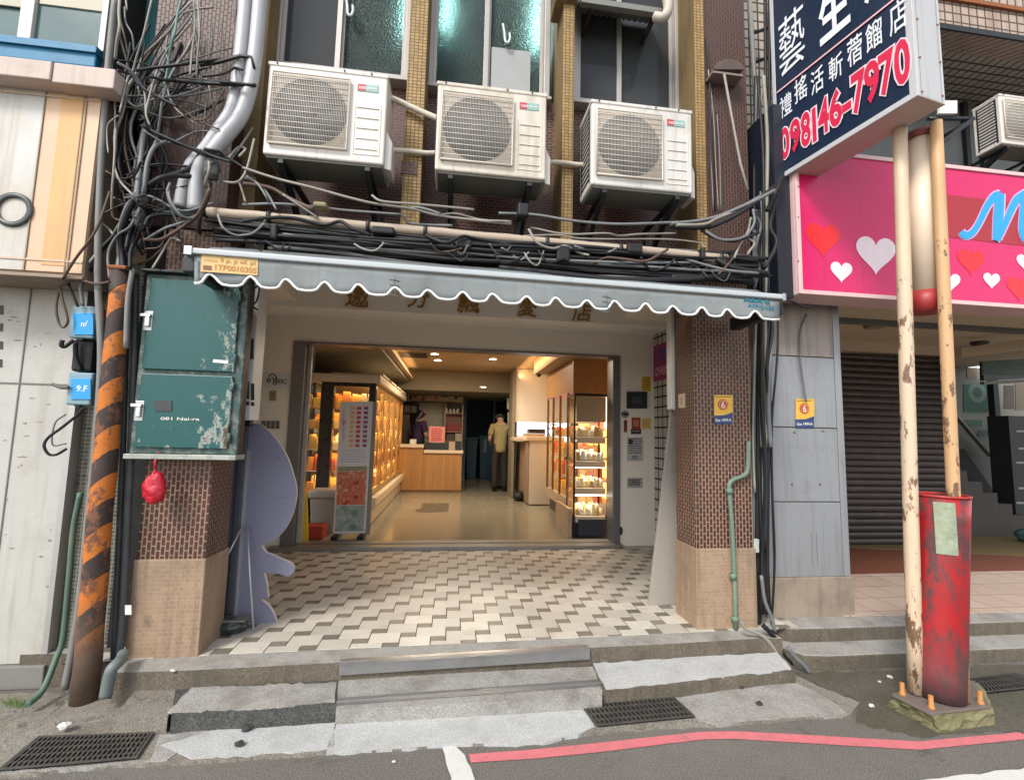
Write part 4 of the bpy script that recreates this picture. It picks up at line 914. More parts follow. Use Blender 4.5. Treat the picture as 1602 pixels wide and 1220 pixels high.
# steps and floor of that arcade
slab('side_step', ragged([(1228,1034),(1262,1050),(1440,1043),(1800,1028),(1800,940),(1235,968)], 0), .105, -.05, conc_mid) if False else None
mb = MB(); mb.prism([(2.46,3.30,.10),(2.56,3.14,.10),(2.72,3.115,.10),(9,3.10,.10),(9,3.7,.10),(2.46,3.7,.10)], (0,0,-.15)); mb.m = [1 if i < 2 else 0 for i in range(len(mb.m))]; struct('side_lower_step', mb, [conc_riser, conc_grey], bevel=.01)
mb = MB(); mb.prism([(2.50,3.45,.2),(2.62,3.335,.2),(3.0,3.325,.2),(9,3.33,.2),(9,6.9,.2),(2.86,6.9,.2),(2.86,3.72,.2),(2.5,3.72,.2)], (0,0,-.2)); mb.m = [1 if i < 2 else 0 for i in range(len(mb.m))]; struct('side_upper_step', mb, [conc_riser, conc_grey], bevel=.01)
pink_tile = brick('pale_pink_floor_tile', (.55,.42,.34), (.50,.38,.31), (.28,.2,.16), .30, .30, .02, offset=0, plane='floor', amt=.2, streak=0, rough=.35, bump=.15)
mb = MB(); mb.prism([(xb-.1,3.52,.206),(9,3.44,.206),(9,4.62,.206),(xb-.1,4.58,.206)], (0,0,-.004)); struct('side_tiled_floor', mb, pink_tile)
mb = MB(); mb.box(xb-.1, 9, 4.60, 6.9, .2025, .2068); struct('brown_red_floor', mb, M('worn_red_floor', (.17,.055,.028), .6, var=.2, amt=.3, dirt=(.09,.05,.025)))
mb = MB(); mb.prism([(5.2,5.75,.2095),(9,4.75,.2095),(9,6.9,.2095),(5.6,6.9,.2095)], (0,0,-.0025)); struct('mustard_floor', mb, M('mustard_floor', (.21,.15,.06), .5, var=.2, amt=.3))
# ground floor back: shutter, lintel, stairwell
BY = 5.85
x0, x1 = at(1318, 700, Y=BY).x, at(1481, 700, Y=BY).x; zs0, zs1 = .21, at(1400, 556, Y=BY).z
sh = M('brown_shutter_slats', (.065,.05,.044), .42, .35, var=.25, amt=.3, dirt=(.13,.10,.08), dscale=3)
mb = MB(); nsl = 30
for k in range(nsl):
    za = zs0+(zs1-zs0)*k/nsl; h = (zs1-zs0)/nsl
    pr = [(0, 0), (-.028, h*.18), (-.034, h*.5), (-.024, h*.82), (0, h*.98)]
    vs = [(x, BY+y_, za+z_) for x in (x0-.6, x1) for y_, z_ in pr]
    mb.add(vs, [(i, i+1, 6+i, 5+i)[::-1] for i in range(4)])
mb.box(x0-.6, x1, BY+.002, BY+.03, zs0, zs1)
t = thing('roller_shutter', 'closed dark brown roller shutter behind the two cream poles', 'shutter', (x0, BY, .2)); mb.build('slats', sh, t)
MB().box(x1+.002, x1+.09, BY-.06, BY+.05, .2, zs1+.02).build('guide_rail', M('guide_dark', (.03,.028,.028), .5, .3), t)
warm_cream = M('warm_cream_paint', (.60,.50,.36), .6, var=.05, amt=.12)
MB().box(x0-1.2, x1+.1, BY-.08, BY+.1, zs1+.021, 3.05).build('shutter_lintel', warm_cream, RB); MB().box(x0-1.2, x0-.601, BY-.02, BY+.1, .2, zs1+.02).build('side_wall', warm_cream, RB)
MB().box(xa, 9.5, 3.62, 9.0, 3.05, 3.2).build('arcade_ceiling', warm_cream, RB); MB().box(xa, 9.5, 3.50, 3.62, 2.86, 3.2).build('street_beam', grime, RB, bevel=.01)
a = at(1370, 517, Y=4.9); MB().lathe([(.11,0),(.12,-.02),(.10,-.03),(0,-.03)], (a.x, 4.9, 3.05), (0,0,1), 20).build('ceiling_disc', M('disc_grey', (.3,.26,.2), .5), RB)
a = at(1532, 530, Y=5.4); MB().lathe([(.09,0),(.10,-.02),(.07,-.05),(0,-.05)], (a.x, 5.4, 3.05), (0,0,1), 18).build('ceiling_disc', ac_dark, RB)
A, B = at(1505, 552, Y=5.2), at(1640, 535, Y=4.6)
MB().obox(A+Vector((0,0,-.06)), B-A, (0,.12,0), (0,0,.13)).build('hanging_beam', warm_cream, RB, bevel=.006)
# stairwell: wall, flight, handrail, notices, door
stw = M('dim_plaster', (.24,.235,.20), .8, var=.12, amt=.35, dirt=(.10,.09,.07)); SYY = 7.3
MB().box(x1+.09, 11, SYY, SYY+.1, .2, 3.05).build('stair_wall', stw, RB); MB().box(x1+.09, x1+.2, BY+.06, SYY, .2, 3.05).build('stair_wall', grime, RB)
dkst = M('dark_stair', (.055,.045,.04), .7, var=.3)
mb = MB(); A = at(1578, 832, Y=SYY-.6)
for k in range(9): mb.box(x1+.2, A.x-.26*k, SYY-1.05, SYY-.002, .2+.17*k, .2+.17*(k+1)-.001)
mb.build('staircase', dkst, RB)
pA, pB = at(1493, 648, Y=SYY-.12), at(1548, 712, Y=SYY-.12)
MB().tube([pA+(pA-pB)*.6, pA, pB], .035, 10).build('handrail', M('handrail_metal', (.22,.21,.19), .3, .7), RB)
mb = MB(); panel(mb, [(1497,702),(1508,702),(1576,800),(1572,835),(1497,720)], SYY-.004, .01); mb.build('stringer', dkst, RB)
for px, col, nm in ((box4(1507,601,1546,645), (.03,.11,.07), 'poster'), (box4(1508,657,1536,667), (.05,.12,.08), 'small_notice'), (box4(1530,673,1546,683), (.06,.10,.08), 'small_notice'), (box4(1512,575,1528,592), (.20,.15,.09), 'small_notice')):
    o = plate(nm, px, SYY-.004, M('notice_%d' % px[0][0], col, .6, var=.2), None, .006); tag(o, 'green poster with a pale circle on the stairwell wall' if nm == 'poster' else 'small notice on the dim stairwell wall, %s' % {1508: 'green strip under the poster', 1530: 'lowest and farthest right', 1512: 'brown and above the poster'}[px[0][0]], 'notice')
    if nm == 'poster':
        c = at(1529, 614, Y=SYY-.011); MB().lathe([(.10,0),(.19,0)], c, (0,-1,0), 24).build('pale_circle', M('poster_circle', (.16,.22,.18), .6), o)
a, b = at(1550, 605, Y=6.7).x, at(1572, 605, Y=6.7).x
t = thing('stairwell_door', 'dark door frame standing at the right of the stairwell', 'door', (a, 6.7, .2))
MB().box(a, a+.10, 6.66, 6.76, .2, 2.75).build('frame_post', steel_dark, t); MB().box(a+.11, a+.33, 6.70, 6.74, .2, 1.25).build('lower_panel', M('pale_door_panel', (.22,.215,.2), .5), t); MB().box(a+.11, a+.33, 6.70, 6.74, 1.26, 2.0).build('glass', pz if False else M('dark_pane', (.02,.022,.024), .15), t)
P_ = at(1571, 700, Y=6.64); MB().tube([P_+Vector((0,0,-.12)), P_+Vector((0,0,.18))], .014, 8).build('handle', alu, t)
mb_ = rect(1585, 652, 1680, 838, 6.3)
t = thing('black_rack', 'black rack with pale printed strips at the right edge beside the stairwell', 'rack', (mb_[0], 6.3, .2))
MB().box(mb_[0], mb_[1], 6.3, 6.6, .212, mb_[3]).build('case', M('rack_black', (.018,.019,.021), .5), t)
for k, y in enumerate((673, 700, 722, 762, 785)): plate('label_strip', box4(1590+k % 2*3, y, 1602 if k % 2 else 1612, y+3), 6.298, M('rack_label%d' % k, (.28,.28,.27), .6), t, .003)
t = thing('hanging_sign', 'dark hanging board with green marks inside the right arcade', 'sign', at(1580, 590, Y=5.5))
P0 = [(1532,566),(1690,556),(1690,588),(1533,596)]
plate('board', P0, 5.5, M('board_dark', (.03,.035,.035), .4), t, .05); plate('bottom_strip', [(1533,597),(1690,589),(1690,594),(1533,602)], 5.5, M('strip_grey', (.16,.15,.13), .5), t, .05)
lines(t, 1536, 567, 1640, 588, 5.448, M('green_marks', (.07,.14,.09), .6), 5, gap=.35, seed=31)
for k, (px, c_) in enumerate((((1570,603,1586,640), (.16,.13,.10)), ((1588,600,1602,642), (.25,.2,.14)))): tag(plate('wall_notice', box4(*px), 6.9, M('wn%d' % k, c_, .7, var=.2), None, .01), ('brown notice above the stairwell door', 'tan notice at the right edge above the black rack')[k], 'notice')
c = at(1600, 830, Y=5.9); tag(MB().ball((c.x+.05, 5.9, .31), .13, .12, .10, 14, 9, jit=.07).build('green_sack', M('sack_green', (.05,.11,.10), .3, var=.3)), 'pale green plastic sack on the floor at the right edge', 'bag')

# upper right: tiled wall, cage, small air conditioner
rose_tile = brick('rose_white_wall_tile', (.46,.35,.28), (.40,.30,.24), (.085,.06,.05), .098, .098, .09, offset=0, amt=.4, streak=.45, dirt=(.16,.09,.05), rough=.35)
MB().box(2.44, 2.95, 3.78, 3.95, 2.9, 6.6).build('tiled_strip', brick('stained_strip_tile', (.42,.36,.30), (.36,.31,.26), (.05,.045,.04), .098, .098, .1, offset=0, amt=.5, streak=.5, dirt=(.12,.09,.06)), RB)
yt = 3.75; zt2 = at(1530, 52, Y=yt).z
MB().box(2.95, 8.5, yt, yt+.25, zt2, 6.6).build('tiled_wall', rose_tile, RB); MB().box(2.95, 8.5, yt-.02, yt-.001, zt2-.03, zt2+.03).build('ledge', steel_dark, RB); MB().box(2.95, 8.5, yt-.03, yt-.002, at(1530,8,Y=yt).z-.02, at(1530,8,Y=yt).z+.02).build('ledge', rust, RB)
MB().box(2.95, 8.5, yt+.25, yt+.9, zt2, zt2+.05).build('tiled_soffit', brick('soffit_tile', (.42,.37,.31), (.38,.33,.28), (.05,.045,.04), .098, .098, .1, offset=0, plane='floor', amt=.3, streak=0), RB)
MB().box(2.95, 8.5, yt+.9, yt+1.0, 3.0, zt2).build('recess_wall', M('grey_green_wall', (.14,.15,.145), .6, var=.15, amt=.3), RB)
wm_ = at(1523, 140, Y=yt+.88).x
for xx in (at(1505,140,Y=yt+.88).x, at(1530,140,Y=yt+.88).x): MB().box(xx-.03, xx+.03, yt+.85, yt+.899, 3.3, zt2).build('recess_mullion', steel_dark, RB)
MB().box(2.95, 8.5, yt-.05, yt+.9, 3.15, 3.34).build('recess_floor', grime, RB)
c = copy_tree(ac1); c.scale = (.80, .80, .80); c.location = at(1569, 224, Y=3.72); c['label'] = 'white air conditioner outdoor unit at the top right beyond the big sign'; c['group'] = 'air conditioners'
mb = MB(); P = [at(1452,186,Y=3.4), at(1522,186,Y=3.4), at(1475,222,Y=3.4), at(1452,226,Y=3.4)]
mb.tube([P[0],P[1]], .018, 4); mb.tube([P[1],P[2],P[3]], .026, 4); mb.tube([P[1]+Vector((0,.3,.02)),P[0]+Vector((0,.3,.02))], .018, 4); mb.tube([P[1],P[1]+Vector((0,.36,0))], .016, 4); tag(mb.build('steel_bracket', steel_dark), 'empty rusty steel bracket between the big sign and the far air conditioner', 'bracket')
tag(plate('small_notice_board', box4(1466,160,1494,180), 3.38, white_paint, None, .02), 'small white board behind the lower right corner of the big dark sign', 'board')

# ---------------------------------------------------------------- pink lightbox sign with hearts
HY = 3.2
hot = M('hot_pink_acrylic', (.62,.007,.112), .32, var=.07, scale=1.2, streak=.22, amt=.2, dirt=(.42,.01,.085)); hot_fr = M('pink_white_frame', (.72,.48,.47), .45, amt=.25, dirt=(.35,.2,.2))
hx0, hz0, hz1 = at(1247, 400, Y=HY).x, at(1300, 463, Y=HY).z, at(1400, 249, Y=HY).z
t = thing('pink_sign', 'hot pink lightbox sign with red and white hearts and blue script lettering', 'sign', (hx0, HY, hz0))
HX1 = 7.0
MB().box(hx0, HX1, HY+.012, HY+.24, hz0, hz1).build('box', hot_fr, t, bevel=.006)
MB().box(hx0+.035, HX1-.03, HY, HY+.011, hz0+.035, hz1-.035).build('face', hot, t)
mb = MB()
for q in ((hx0, hx0+.034, hz0, hz1), (hx0+.034, HX1, hz0, hz0+.034), (hx0+.034, HX1, hz1-.034, hz1)): mb.box(q[0], q[1], HY-.012, HY+.0115, q[2], q[3])
mb.build('frame', hot_fr, t, bevel=.003)
for py in (292, 340, 408): MB().ball(at(1249, py, Y=HY-.013), .007, .004, .007, 8, 6).build('frame_screw', seam, t)
MB().box(hx0-.13, hx0-.002, HY+.05, HY+.5, hz0-.02, hz1+.4).build('dark_gap_panel', M('navy_black_panel', (.012,.016,.026), .4), t)  # near-black panel filling the dark gap left of the pink sign
plate('maroon_band', [(1440,300),(1800,343),(1800,408),(1440,366)], HY-.001, M('maroon_band', (.36,.012,.022), .4), t, .002)
def heart(cx, cy, s, mat, nm):
    pts = []
    for k in range(40):
        a = 2*math.pi*k/40; x = 16*math.sin(a)**3; y = 13*math.cos(a)-5*math.cos(2*a)-2*math.cos(3*a)-math.cos(4*a)
        pts.append((cx+x/32*s, cy-y/32*s*1.06+x/32*s*.1))
    return plate(nm, pts, HY-.0003, mat, t, .0012)
h_red, h_white, h_edge = M('heart_red', (.80,.012,.018), .35), M('heart_white', (.84,.70,.74), .35), M('heart_edge', (.55,.015,.10), .4)
for cx, cy, s, k in ((1287,372,54,0),(1370,396,62,1),(1316,424,34,1),(1519,408,42,0),(1551,438,26,1),(1487,440,30,1),(1594,450,38,0),(1604,410,28,1),(1422,440,34,0),(1650,430,44,0)):
    e = heart(cx, cy, s+3, h_edge, 'heart_outline'); h = heart(cx, cy, s, h_white if k else h_red, 'heart')
    h.location.y -= .0015
def ribbon(pts, ws, Y, mat, nm, par):
    P = cat([Vector((x, y, w)) for (x, y), w in zip(pts, ws)], 8); L_, R_ = [], []
    for i, p in enumerate(P):
        d = (P[min(i+1, len(P)-1)]-P[max(i-1, 0)]); d.z = 0; d.normalize(); n_ = Vector((-d.y, d.x, 0))*p.z/2
        L_.append((p.x+n_.x, p.y+n_.y)); R_.append((p.x-n_.x, p.y-n_.y))
    mb = MB(); vs = [at(x, y, Y=Y) for x, y in L_]+[at(x, y, Y=Y) for x, y in R_]; n = len(P)
    mb.add(vs, [(i, i+1, n+i+1, n+i) for i in range(n-1)], 0); 
    return mb.build(nm, mat, par, solid=.0008)
sky_ink = M('sky_blue_ink', (.015,.33,.78), .4); lilac = M('lilac_outline', (.68,.42,.66), .4)
strokes = [([(1504,362),(1509,368),(1519,366),(1530,352),(1545,322),(1556,308),(1566,303)], [9,11,10,9,10,12,10]), ([(1565,303),(1563,330),(1561,355),(1560,376)], [13,15,14,13]), ([(1558,376),(1566,365),(1578,338),(1590,314),(1606,303)], [10,9,10,12,14]), ([(1606,303),(1603,335),(1601,360),(1606,375),(1618,368)], [14,15,13,10,6]), ([(1640,335),(1636,360),(1642,377),(1655,368)], [13,14,11,6])]
for k_, (pts, ws) in enumerate(strokes): ribbon(pts, [w+4 for w in ws], HY-.0035-.0006*k_, lilac, 'script_outline', t); ribbon(pts, ws, HY-.0085-.0006*k_, sky_ink, 'script_lettering', t)

# ---------------------------------------------------------------- the tall double-sided sign on poles
zb = 3.77
N0, F0 = Vector((2.79, 2.31, zb)), Vector((2.61, 3.34, zb))
du = (F0-N0).normalized(); dn_ = Vector((du.y, -du.x, 0)); 
if dn_.x < 0: dn_ = -dn_
Ls = (F0-N0).length; SW, SH = .255, 1.75
t = thing('pole_sign', 'navy double-sided shop sign with white characters and a red phone number on two poles', 'sign', N0)
al_w = M('sign_alloy_side', (.50,.50,.51), .5, .1, var=.06, amt=.3, streak=.25, dirt=(.38,.33,.28)); under_m = M('sign_underside', (.52,.42,.38), .6, var=.1, amt=.35, dirt=(.22,.15,.11))
navy = M('navy_sign_face', (.009,.02,.048), .28, var=.2, scale=1.5, streak=.2, amt=.2, dirt=(.03,.045,.07))
mb = MB(); mb.obox(N0+dn_*.012+Vector((0,0,.004)), du*Ls, dn_*(SW-.024), (0,0,SH)); mb.build('box', al_w, t, bevel=.006)
mb = MB(); mb.obox(N0+dn_*.01, du*Ls, dn_*(SW-.02), (0,0,.0035)); mb.build('underside', under_m, t)
for s_ in (0, 1):
    o0 = N0+(dn_*SW if s_ else Vector())
    off = dn_*(-.011 if s_ else .011)
    mb = MB()
    mb.obox(o0, du*.045, off, (0,0,SH)); mb.obox(o0+du*(Ls-.035), du*.035, off, (0,0,SH)); mb.obox(o0+du*.045, du*(Ls-.08), off, (0,0,.04)); mb.build('frame', al_w, t, bevel=.003)
    mb = MB(); mb.obox(o0+off*.25+du*.045+Vector((0,0,.04)), du*(Ls-.08), off*.5, (0,0,SH-.05)); mb.build('face', navy, t)
# near end plate with seams and rivets
mb = MB(); mb.obox(N0-du*.004+dn_*.03+Vector((0,0,.02)), dn_*.003, du*.004, (0,0,SH-.03)); mb.obox(N0-du*.004+dn_*(SW-.035)+Vector((0,0,.02)), dn_*.003, du*.004, (0,0,SH-.03)); mb.build('end_seam', M('seam_grey', (.33,.33,.33), .5), t)
for h in (.03, .26, .52): MB().ball(N0+dn_*.035-du*.002+Vector((0,0,h)), .008, .008, .008, 8, 6).build('rivet', rust, t); MB().ball(N0+dn_*(SW-.03)-du*.002+Vector((0,0,h+.02)), .008, .008, .008, 8, 6).build('rivet', rust, t)
def on_face(px, py):
    """where a photo pixel meets the street-left face of the sign: (along from far edge, height)"""
    w = CR*((px-801)/FOC)+CD*((py-610)/FOC)+_f; nn = Vector((dn_.x, dn_.y, 0))
    tt = (N0-EYE).dot(nn)/w.dot(nn); p = EYE+w*tt
    return (F0-p).dot(du), p.z
U, V = -du, Vector((0,0,1)); base = F0-dn_*.004
sw = M('sign_white', (.72,.74,.78), .4); s_red = M('sign_red', (.62,.02,.07), .35); s_pale = M('sign_pink_white', (.80,.62,.66), .4); s_line = M('sign_line_red', (.62,.16,.12), .4)
def sign_text(ch, a, b, mat, nm, off=0, lift=0, sq=None):
    """characters between photo corners a (lower left) and b (upper right) of the sign face"""
    u0, z0_ = on_face(*a); u1, z1_ = on_face(*b)
    o = base+U*u0-dn_*lift; o.z = z0_
    mb = MB(); mb.text(ch, o, U, V, abs(z1_-z0_), abs(u1-u0), ext=0, off=off); return mb.build(nm, mat, t)
def chars(s, bl, br, hpx_l, hpx_r, wpx_l, wpx_r, mat, nm, off, lift=0.0, grow=0.0):
    n = len(s)
    for i, ch in enumerate(s):
        f = i/(n-1) if n > 1 else 0; g = f**1.15
        x = bl[0]+(br[0]-bl[0])*g; y = bl[1]+(br[1]-bl[1])*g
        h = hpx_l+(hpx_r-hpx_l)*g; w = wpx_l+(wpx_r-wpx_l)*g
        u0, z0_ = on_face(x, y); u1, _ = on_face(x+w, y-w*.6); _, z1_ = on_face(x, y-h)
        o = base+U*u0-dn_*lift; o.z = z0_
        o = o-U*grow-V*grow; mb = MB(); mb.text(ch, o, U, V, z1_-z0_+2*grow, u1-u0+2*grow, ext=0, off=off); mb.build(nm, mat, t)
for ch, a, h, w in (('藝', (1221,125), 90, 40), ('生', (1283,75), 84, 49), ('活', (1352,12), 72, 50)): chars(ch, a, a, h, h, w, w, sw, 'lettering', .0 if ch == '藝' else .03)
for ch, a, h, w in (('禮',(1221,189),34,19),('搖',(1244,165),37,20),('活',(1270,152),38,20),('斬',(1298,132),38,22),('蓿',(1327,109),44,24),('餾',(1356,86),44,26),('店',(1393,60),50,28)): chars(ch, a, a, h, h, w, w, sw, 'lettering', .008)
for ch, a, h, w in (('0',(1222,254),50,15),('9',(1238,243),52,16),('8',(1255,234),54,15),('1',(1273,224),54,6),('4',(1282,215),56,17),('6',(1300,204),58,19),('-',(1319,178),12,14),('7',(1335,183),65,22),('9',(1355,168),66,24),('7',(1378,155),68,25),('0',(1402,140),72,25)):
    chars(ch, a, a, h, h, w, w, s_pale, 'phone_outline', .075, .001, .011); chars(ch, a, a, h, h, w, w, s_red, 'phone_digit', .03, .003)
u0, z0_ = on_face(1214, 149); u1, z1_ = on_face(1402, 0)
zl = (z0_+z1_)/2 if abs(z0_-z1_) < .12 else z0_
mb = MB(); o = base+U*.05; o.z = z0_; o2 = base+U*(Ls-.06); o2.z = z1_; mb.obox(o, o2-o, -dn_*.002, (0,0,.016)); mb.build('red_rule', s_line, t); mb = MB(); mb.obox(o+Vector((0,0,.003))-dn_*.002, o2-o, -dn_*.0015, (0,0,.009)); mb.build('pale_rule', s_pale, t)
# poles, red sleeve, tube lamp, footing
def peeling(name, base_c, under_c, lo, hi, thr):
    m, N, L, B = new_mat(name); v = coords(N); s = N.new('ShaderNodeSeparateXYZ'); L.new(v, s.inputs[0])
    zm_ = N.new('ShaderNodeMapRange'); zm_.inputs[1].default_value = lo; zm_.inputs[2].default_value = hi; zm_.inputs[3].default_value = -.09; zm_.inputs[4].default_value = .035; L.new(s.outputs[2], zm_.inputs[0])
    f = math_(N, L, 'ADD', noise(N, L, mapped(N, L, v, (9, 9, 3.2)), 1.5, 9, .74), zm_.outputs[0])
    r = N.new('ShaderNodeMapRange'); r.inputs[1].default_value = thr; r.inputs[2].default_value = thr+.025; L.new(f, r.inputs[0])
    c = mixc(N, L, noise(N, L, v, 3, 4), mul(base_c, .88), mul(base_c, 1.1))
    c = mixc(N, L, noise(N, L, mapped(N, L, v, (20,20,1)), 2, 4, .6, .6, .85), c, (.42,.22,.10))
    c = mixc(N, L, r.outputs[0], c, mixc(N, L, noise(N, L, v, 45, 4), mul(under_c, .5), mul(under_c, 1.6)))
    L.new(c, B.inputs['Base Color']); B.inputs['Roughness'].default_value = .5; add_bump(N, L, B, r.outputs[0], -.4, .003); return m
pole_m = peeling('peeling_cream_pole', (.60,.46,.32), (.15,.085,.05), 3.2, 2.3, .56); pole_o = peeling('peeling_buff_pole', (.54,.33,.165), (.14,.075,.04), 3.2, 2.3, .57)
def stand(name, a, b, r, mat, label):
    n = 10; o = MB().tube([a.lerp(b, k/n) for k in range(n+1)], r, 20).build(name, mat); return tag(o, label, 'pole', 'poles carrying the big sign')
b1, t1 = at(1433, 1085, Y=2.60), at(1408, 206, Y=2.60); t1.z = zb-.002; b1.z = .12
stand('sign_pole', b1, t1, .0405, pole_m, 'cream peeling pole standing in front and left of the red sleeve under the big sign')
b2, t2 = at(1503, 1040, Y=2.50), at(1463, 175, Y=2.50); b2.z = .12; t2.z = zb-.002
stand('sign_pole', b2, t2, .034, pole_o, 'buff rusty pole rising behind the red sleeve at its right')
def red_paint():
    m, N, L, B = new_mat('battered_red_sleeve'); v = coords(N); s = N.new('ShaderNodeSeparateXYZ'); L.new(v, s.inputs[0])
    c = mixc(N, L, noise(N, L, v, 5, 6), (.27,.006,.009), (.43,.014,.016))
    f = noise(N, L, mapped(N, L, v, (4.5,4.5,1.6)), 1.6, 9, .72); r = N.new('ShaderNodeMapRange'); r.inputs[1].default_value = .45; r.inputs[2].default_value = .54; L.new(f, r.inputs[0])
    c = mixc(N, L, r.outputs[0], c, mixc(N, L, noise(N, L, v, 30, 5), (.045,.02,.024), (.16,.05,.05)))
    r2 = N.new('ShaderNodeMapRange'); r2.inputs[1].default_value = .72; r2.inputs[2].default_value = .76; L.new(noise(N, L, v, 16, 8, .75), r2.inputs[0])
    c = mixc(N, L, r2.outputs[0], c, (.45,.22,.2))
    lz = N.new('ShaderNodeMapRange'); lz.inputs[1].default_value = .55; lz.inputs[2].default_value = .15; L.new(math_(N, L, 'ADD', s.outputs[2], math_(N, L, 'MULTIPLY', f, .3)), lz.inputs[0])
    c = mixc(N, L, lz.outputs[0], c, mixc(N, L, noise(N, L, v, 14, 5), (.055,.035,.04), (.14,.075,.075)))
    L.new(c, B.inputs['Base Color']); B.inputs['Roughness'].default_value = .38; add_bump(N, L, B, f, .25, .01); return m
ca, cb = at(1474, 1092, Y=2.545), at(1474, 776, Y=2.545); rr = 37.5*2.55/FOC
t = thing('red_sleeve', 'battered red steel sleeve standing on the bolted plate, hiding the pole feet', 'post', (ca.x, 2.555, .11))
cx_, cy_ = ca.x+.012, 2.585; cxt = at(1473, 776, Y=2.585).x
n = 8; MB().tube([Vector((cx_+(cxt-cx_)*k/n, cy_, .112+(cb.z-.112)*k/n)) for k in range(n+1)], rr, 32, cap=False).build('sleeve', red_paint(), t, solid=.006)
MB().tube([Vector((cxt, cy_, cb.z-.006)), Vector((cxt, cy_, cb.z+.008))], rr+.004, 32, cap=False).build('sleeve_rim', M('rim_red', (.40,.03,.03), .5, amt=.5, dirt=(.2,.1,.08)), t, solid=.008)
P = [Vector((cx_+(cxt-cx_)*.7+math.sin(a)*(rr+.005), cy_-math.cos(a)*(rr+.005), z)) for z in (at(1480,868,Y=2.47).z, at(1480,786,Y=2.47).z) for a in (-1.0,-.81,-.62,-.43,-.25)]
MB().add(P, [(i, i+1, i+6, i+5) for i in range(4)]).build('metal_tag', M('pale_green_plate', (.34,.38,.27), .45, .3, var=.4, scale=22, amt=.5, dirt=(.12,.14,.06), dscale=12), t, solid=.004)
la, lb_ = at(1444, 216, Y=2.62), at(1462, 488, Y=2.62)
t = thing('sign_tube', 'fat cream tube with red end caps hung between the two sign poles', 'tube', lb_); rt_ = .112
cxx = Vector((3.105, 2.72, 0)); zt0, zt1 = at(1462,458,Y=2.66).z, at(1440,222,Y=2.66).z
q0, q1 = at(1447, 458, Y=2.63), at(1439, 222, Y=2.63)
MB().tube([q0, q1], .084, 28).build('tube_body', M('cream_tube', (.72,.59,.45), .4, var=.08, amt=.25, dirt=(.4,.3,.2)), t)
MB().tube([q0+(q0-q1)*.0, q0+(q0-q1)*.06, q0+(q0-q1)*.13], [.088,.088,.080], 28).build('end_cap', M('cap_red', (.33,.03,.03), .45, amt=.4, dirt=(.16,.07,.06)), t)
MB().tube([q1, q1+(q1-q0)*.035, q1+(q1-q0)*.06], [.094,.094,.076], 28).build('end_cap', M('cap_rust', (.20,.05,.04), .7, amt=.5, dirt=(.08,.05,.04)), t)
# footing with plate and bolts
t = thing('sign_footing', 'mossy concrete footing with a bolted steel plate under the red sleeve', 'footing', (2.93, 2.55, 0))
G = [at(1385,1105,Z=0), at(1468,1148,Z=0), at(1558,1136,Z=0), at(1545,1085,Z=0), at(1450,1070,Z=0)]
T = [at(1400,1089,Z=.098), at(1457,1118,Z=.098), at(1552,1106,Z=.098), at(1530,1068,Z=.098), at(1450,1060,Z=.098)]
mb = MB(); rn = random.Random(2); n = len(G); rings = []
for k in range(5):
    ring = []
    for i in range(n):
        for s_ in range(8):
            f = s_/8; p = G[i].lerp(G[(i+1) % n], f).lerp(T[i].lerp(T[(i+1) % n], f), k/4); j = .012 if 0 < k < 4 else .003
            ring.append(p+Vector((rn.uniform(-j, j), rn.uniform(-j, j), rn.uniform(-j, j)*.6 if k < 4 else 0)))
    rings.append(ring)
m_ = len(rings[0]); vs = [p for r_ in rings for p in r_]
mb.add(vs, [(k*m_+i, k*m_+(i+1) % m_, (k+1)*m_+(i+1) % m_, (k+1)*m_+i) for k in range(4) for i in range(m_)]+[tuple(range(4*m_, 5*m_))]); mb.build('plinth', conc_moss, t)
pl = [at(1395,1085,Z=.112), at(1455,1115,Z=.112), at(1550,1104,Z=.112), at(1524,1064,Z=.112), at(1460,1058,Z=.112)]
MB().prism(pl, (0,0,-.013)).build('base_plate', M('worn_plate', (.20,.165,.145), .6, .3, var=.3, amt=.4, dirt=(.1,.06,.04)), t, bevel=.002)
bolt_m = M('orange_rust_bolt', (.46,.20,.06), .7, .1, var=.25, scale=30)
for px, py in ((1412,1086),(1457,1107),(1534,1100),(1500,1062)):
    c = at(px, py, Z=.112); MB().lathe([(.017,0),(.017,.012),(.0125,.013),(.0125,.066),(.011,.07),(0,.07)], c, (0,0,1), 12).build('anchor_bolt', bolt_m, t)

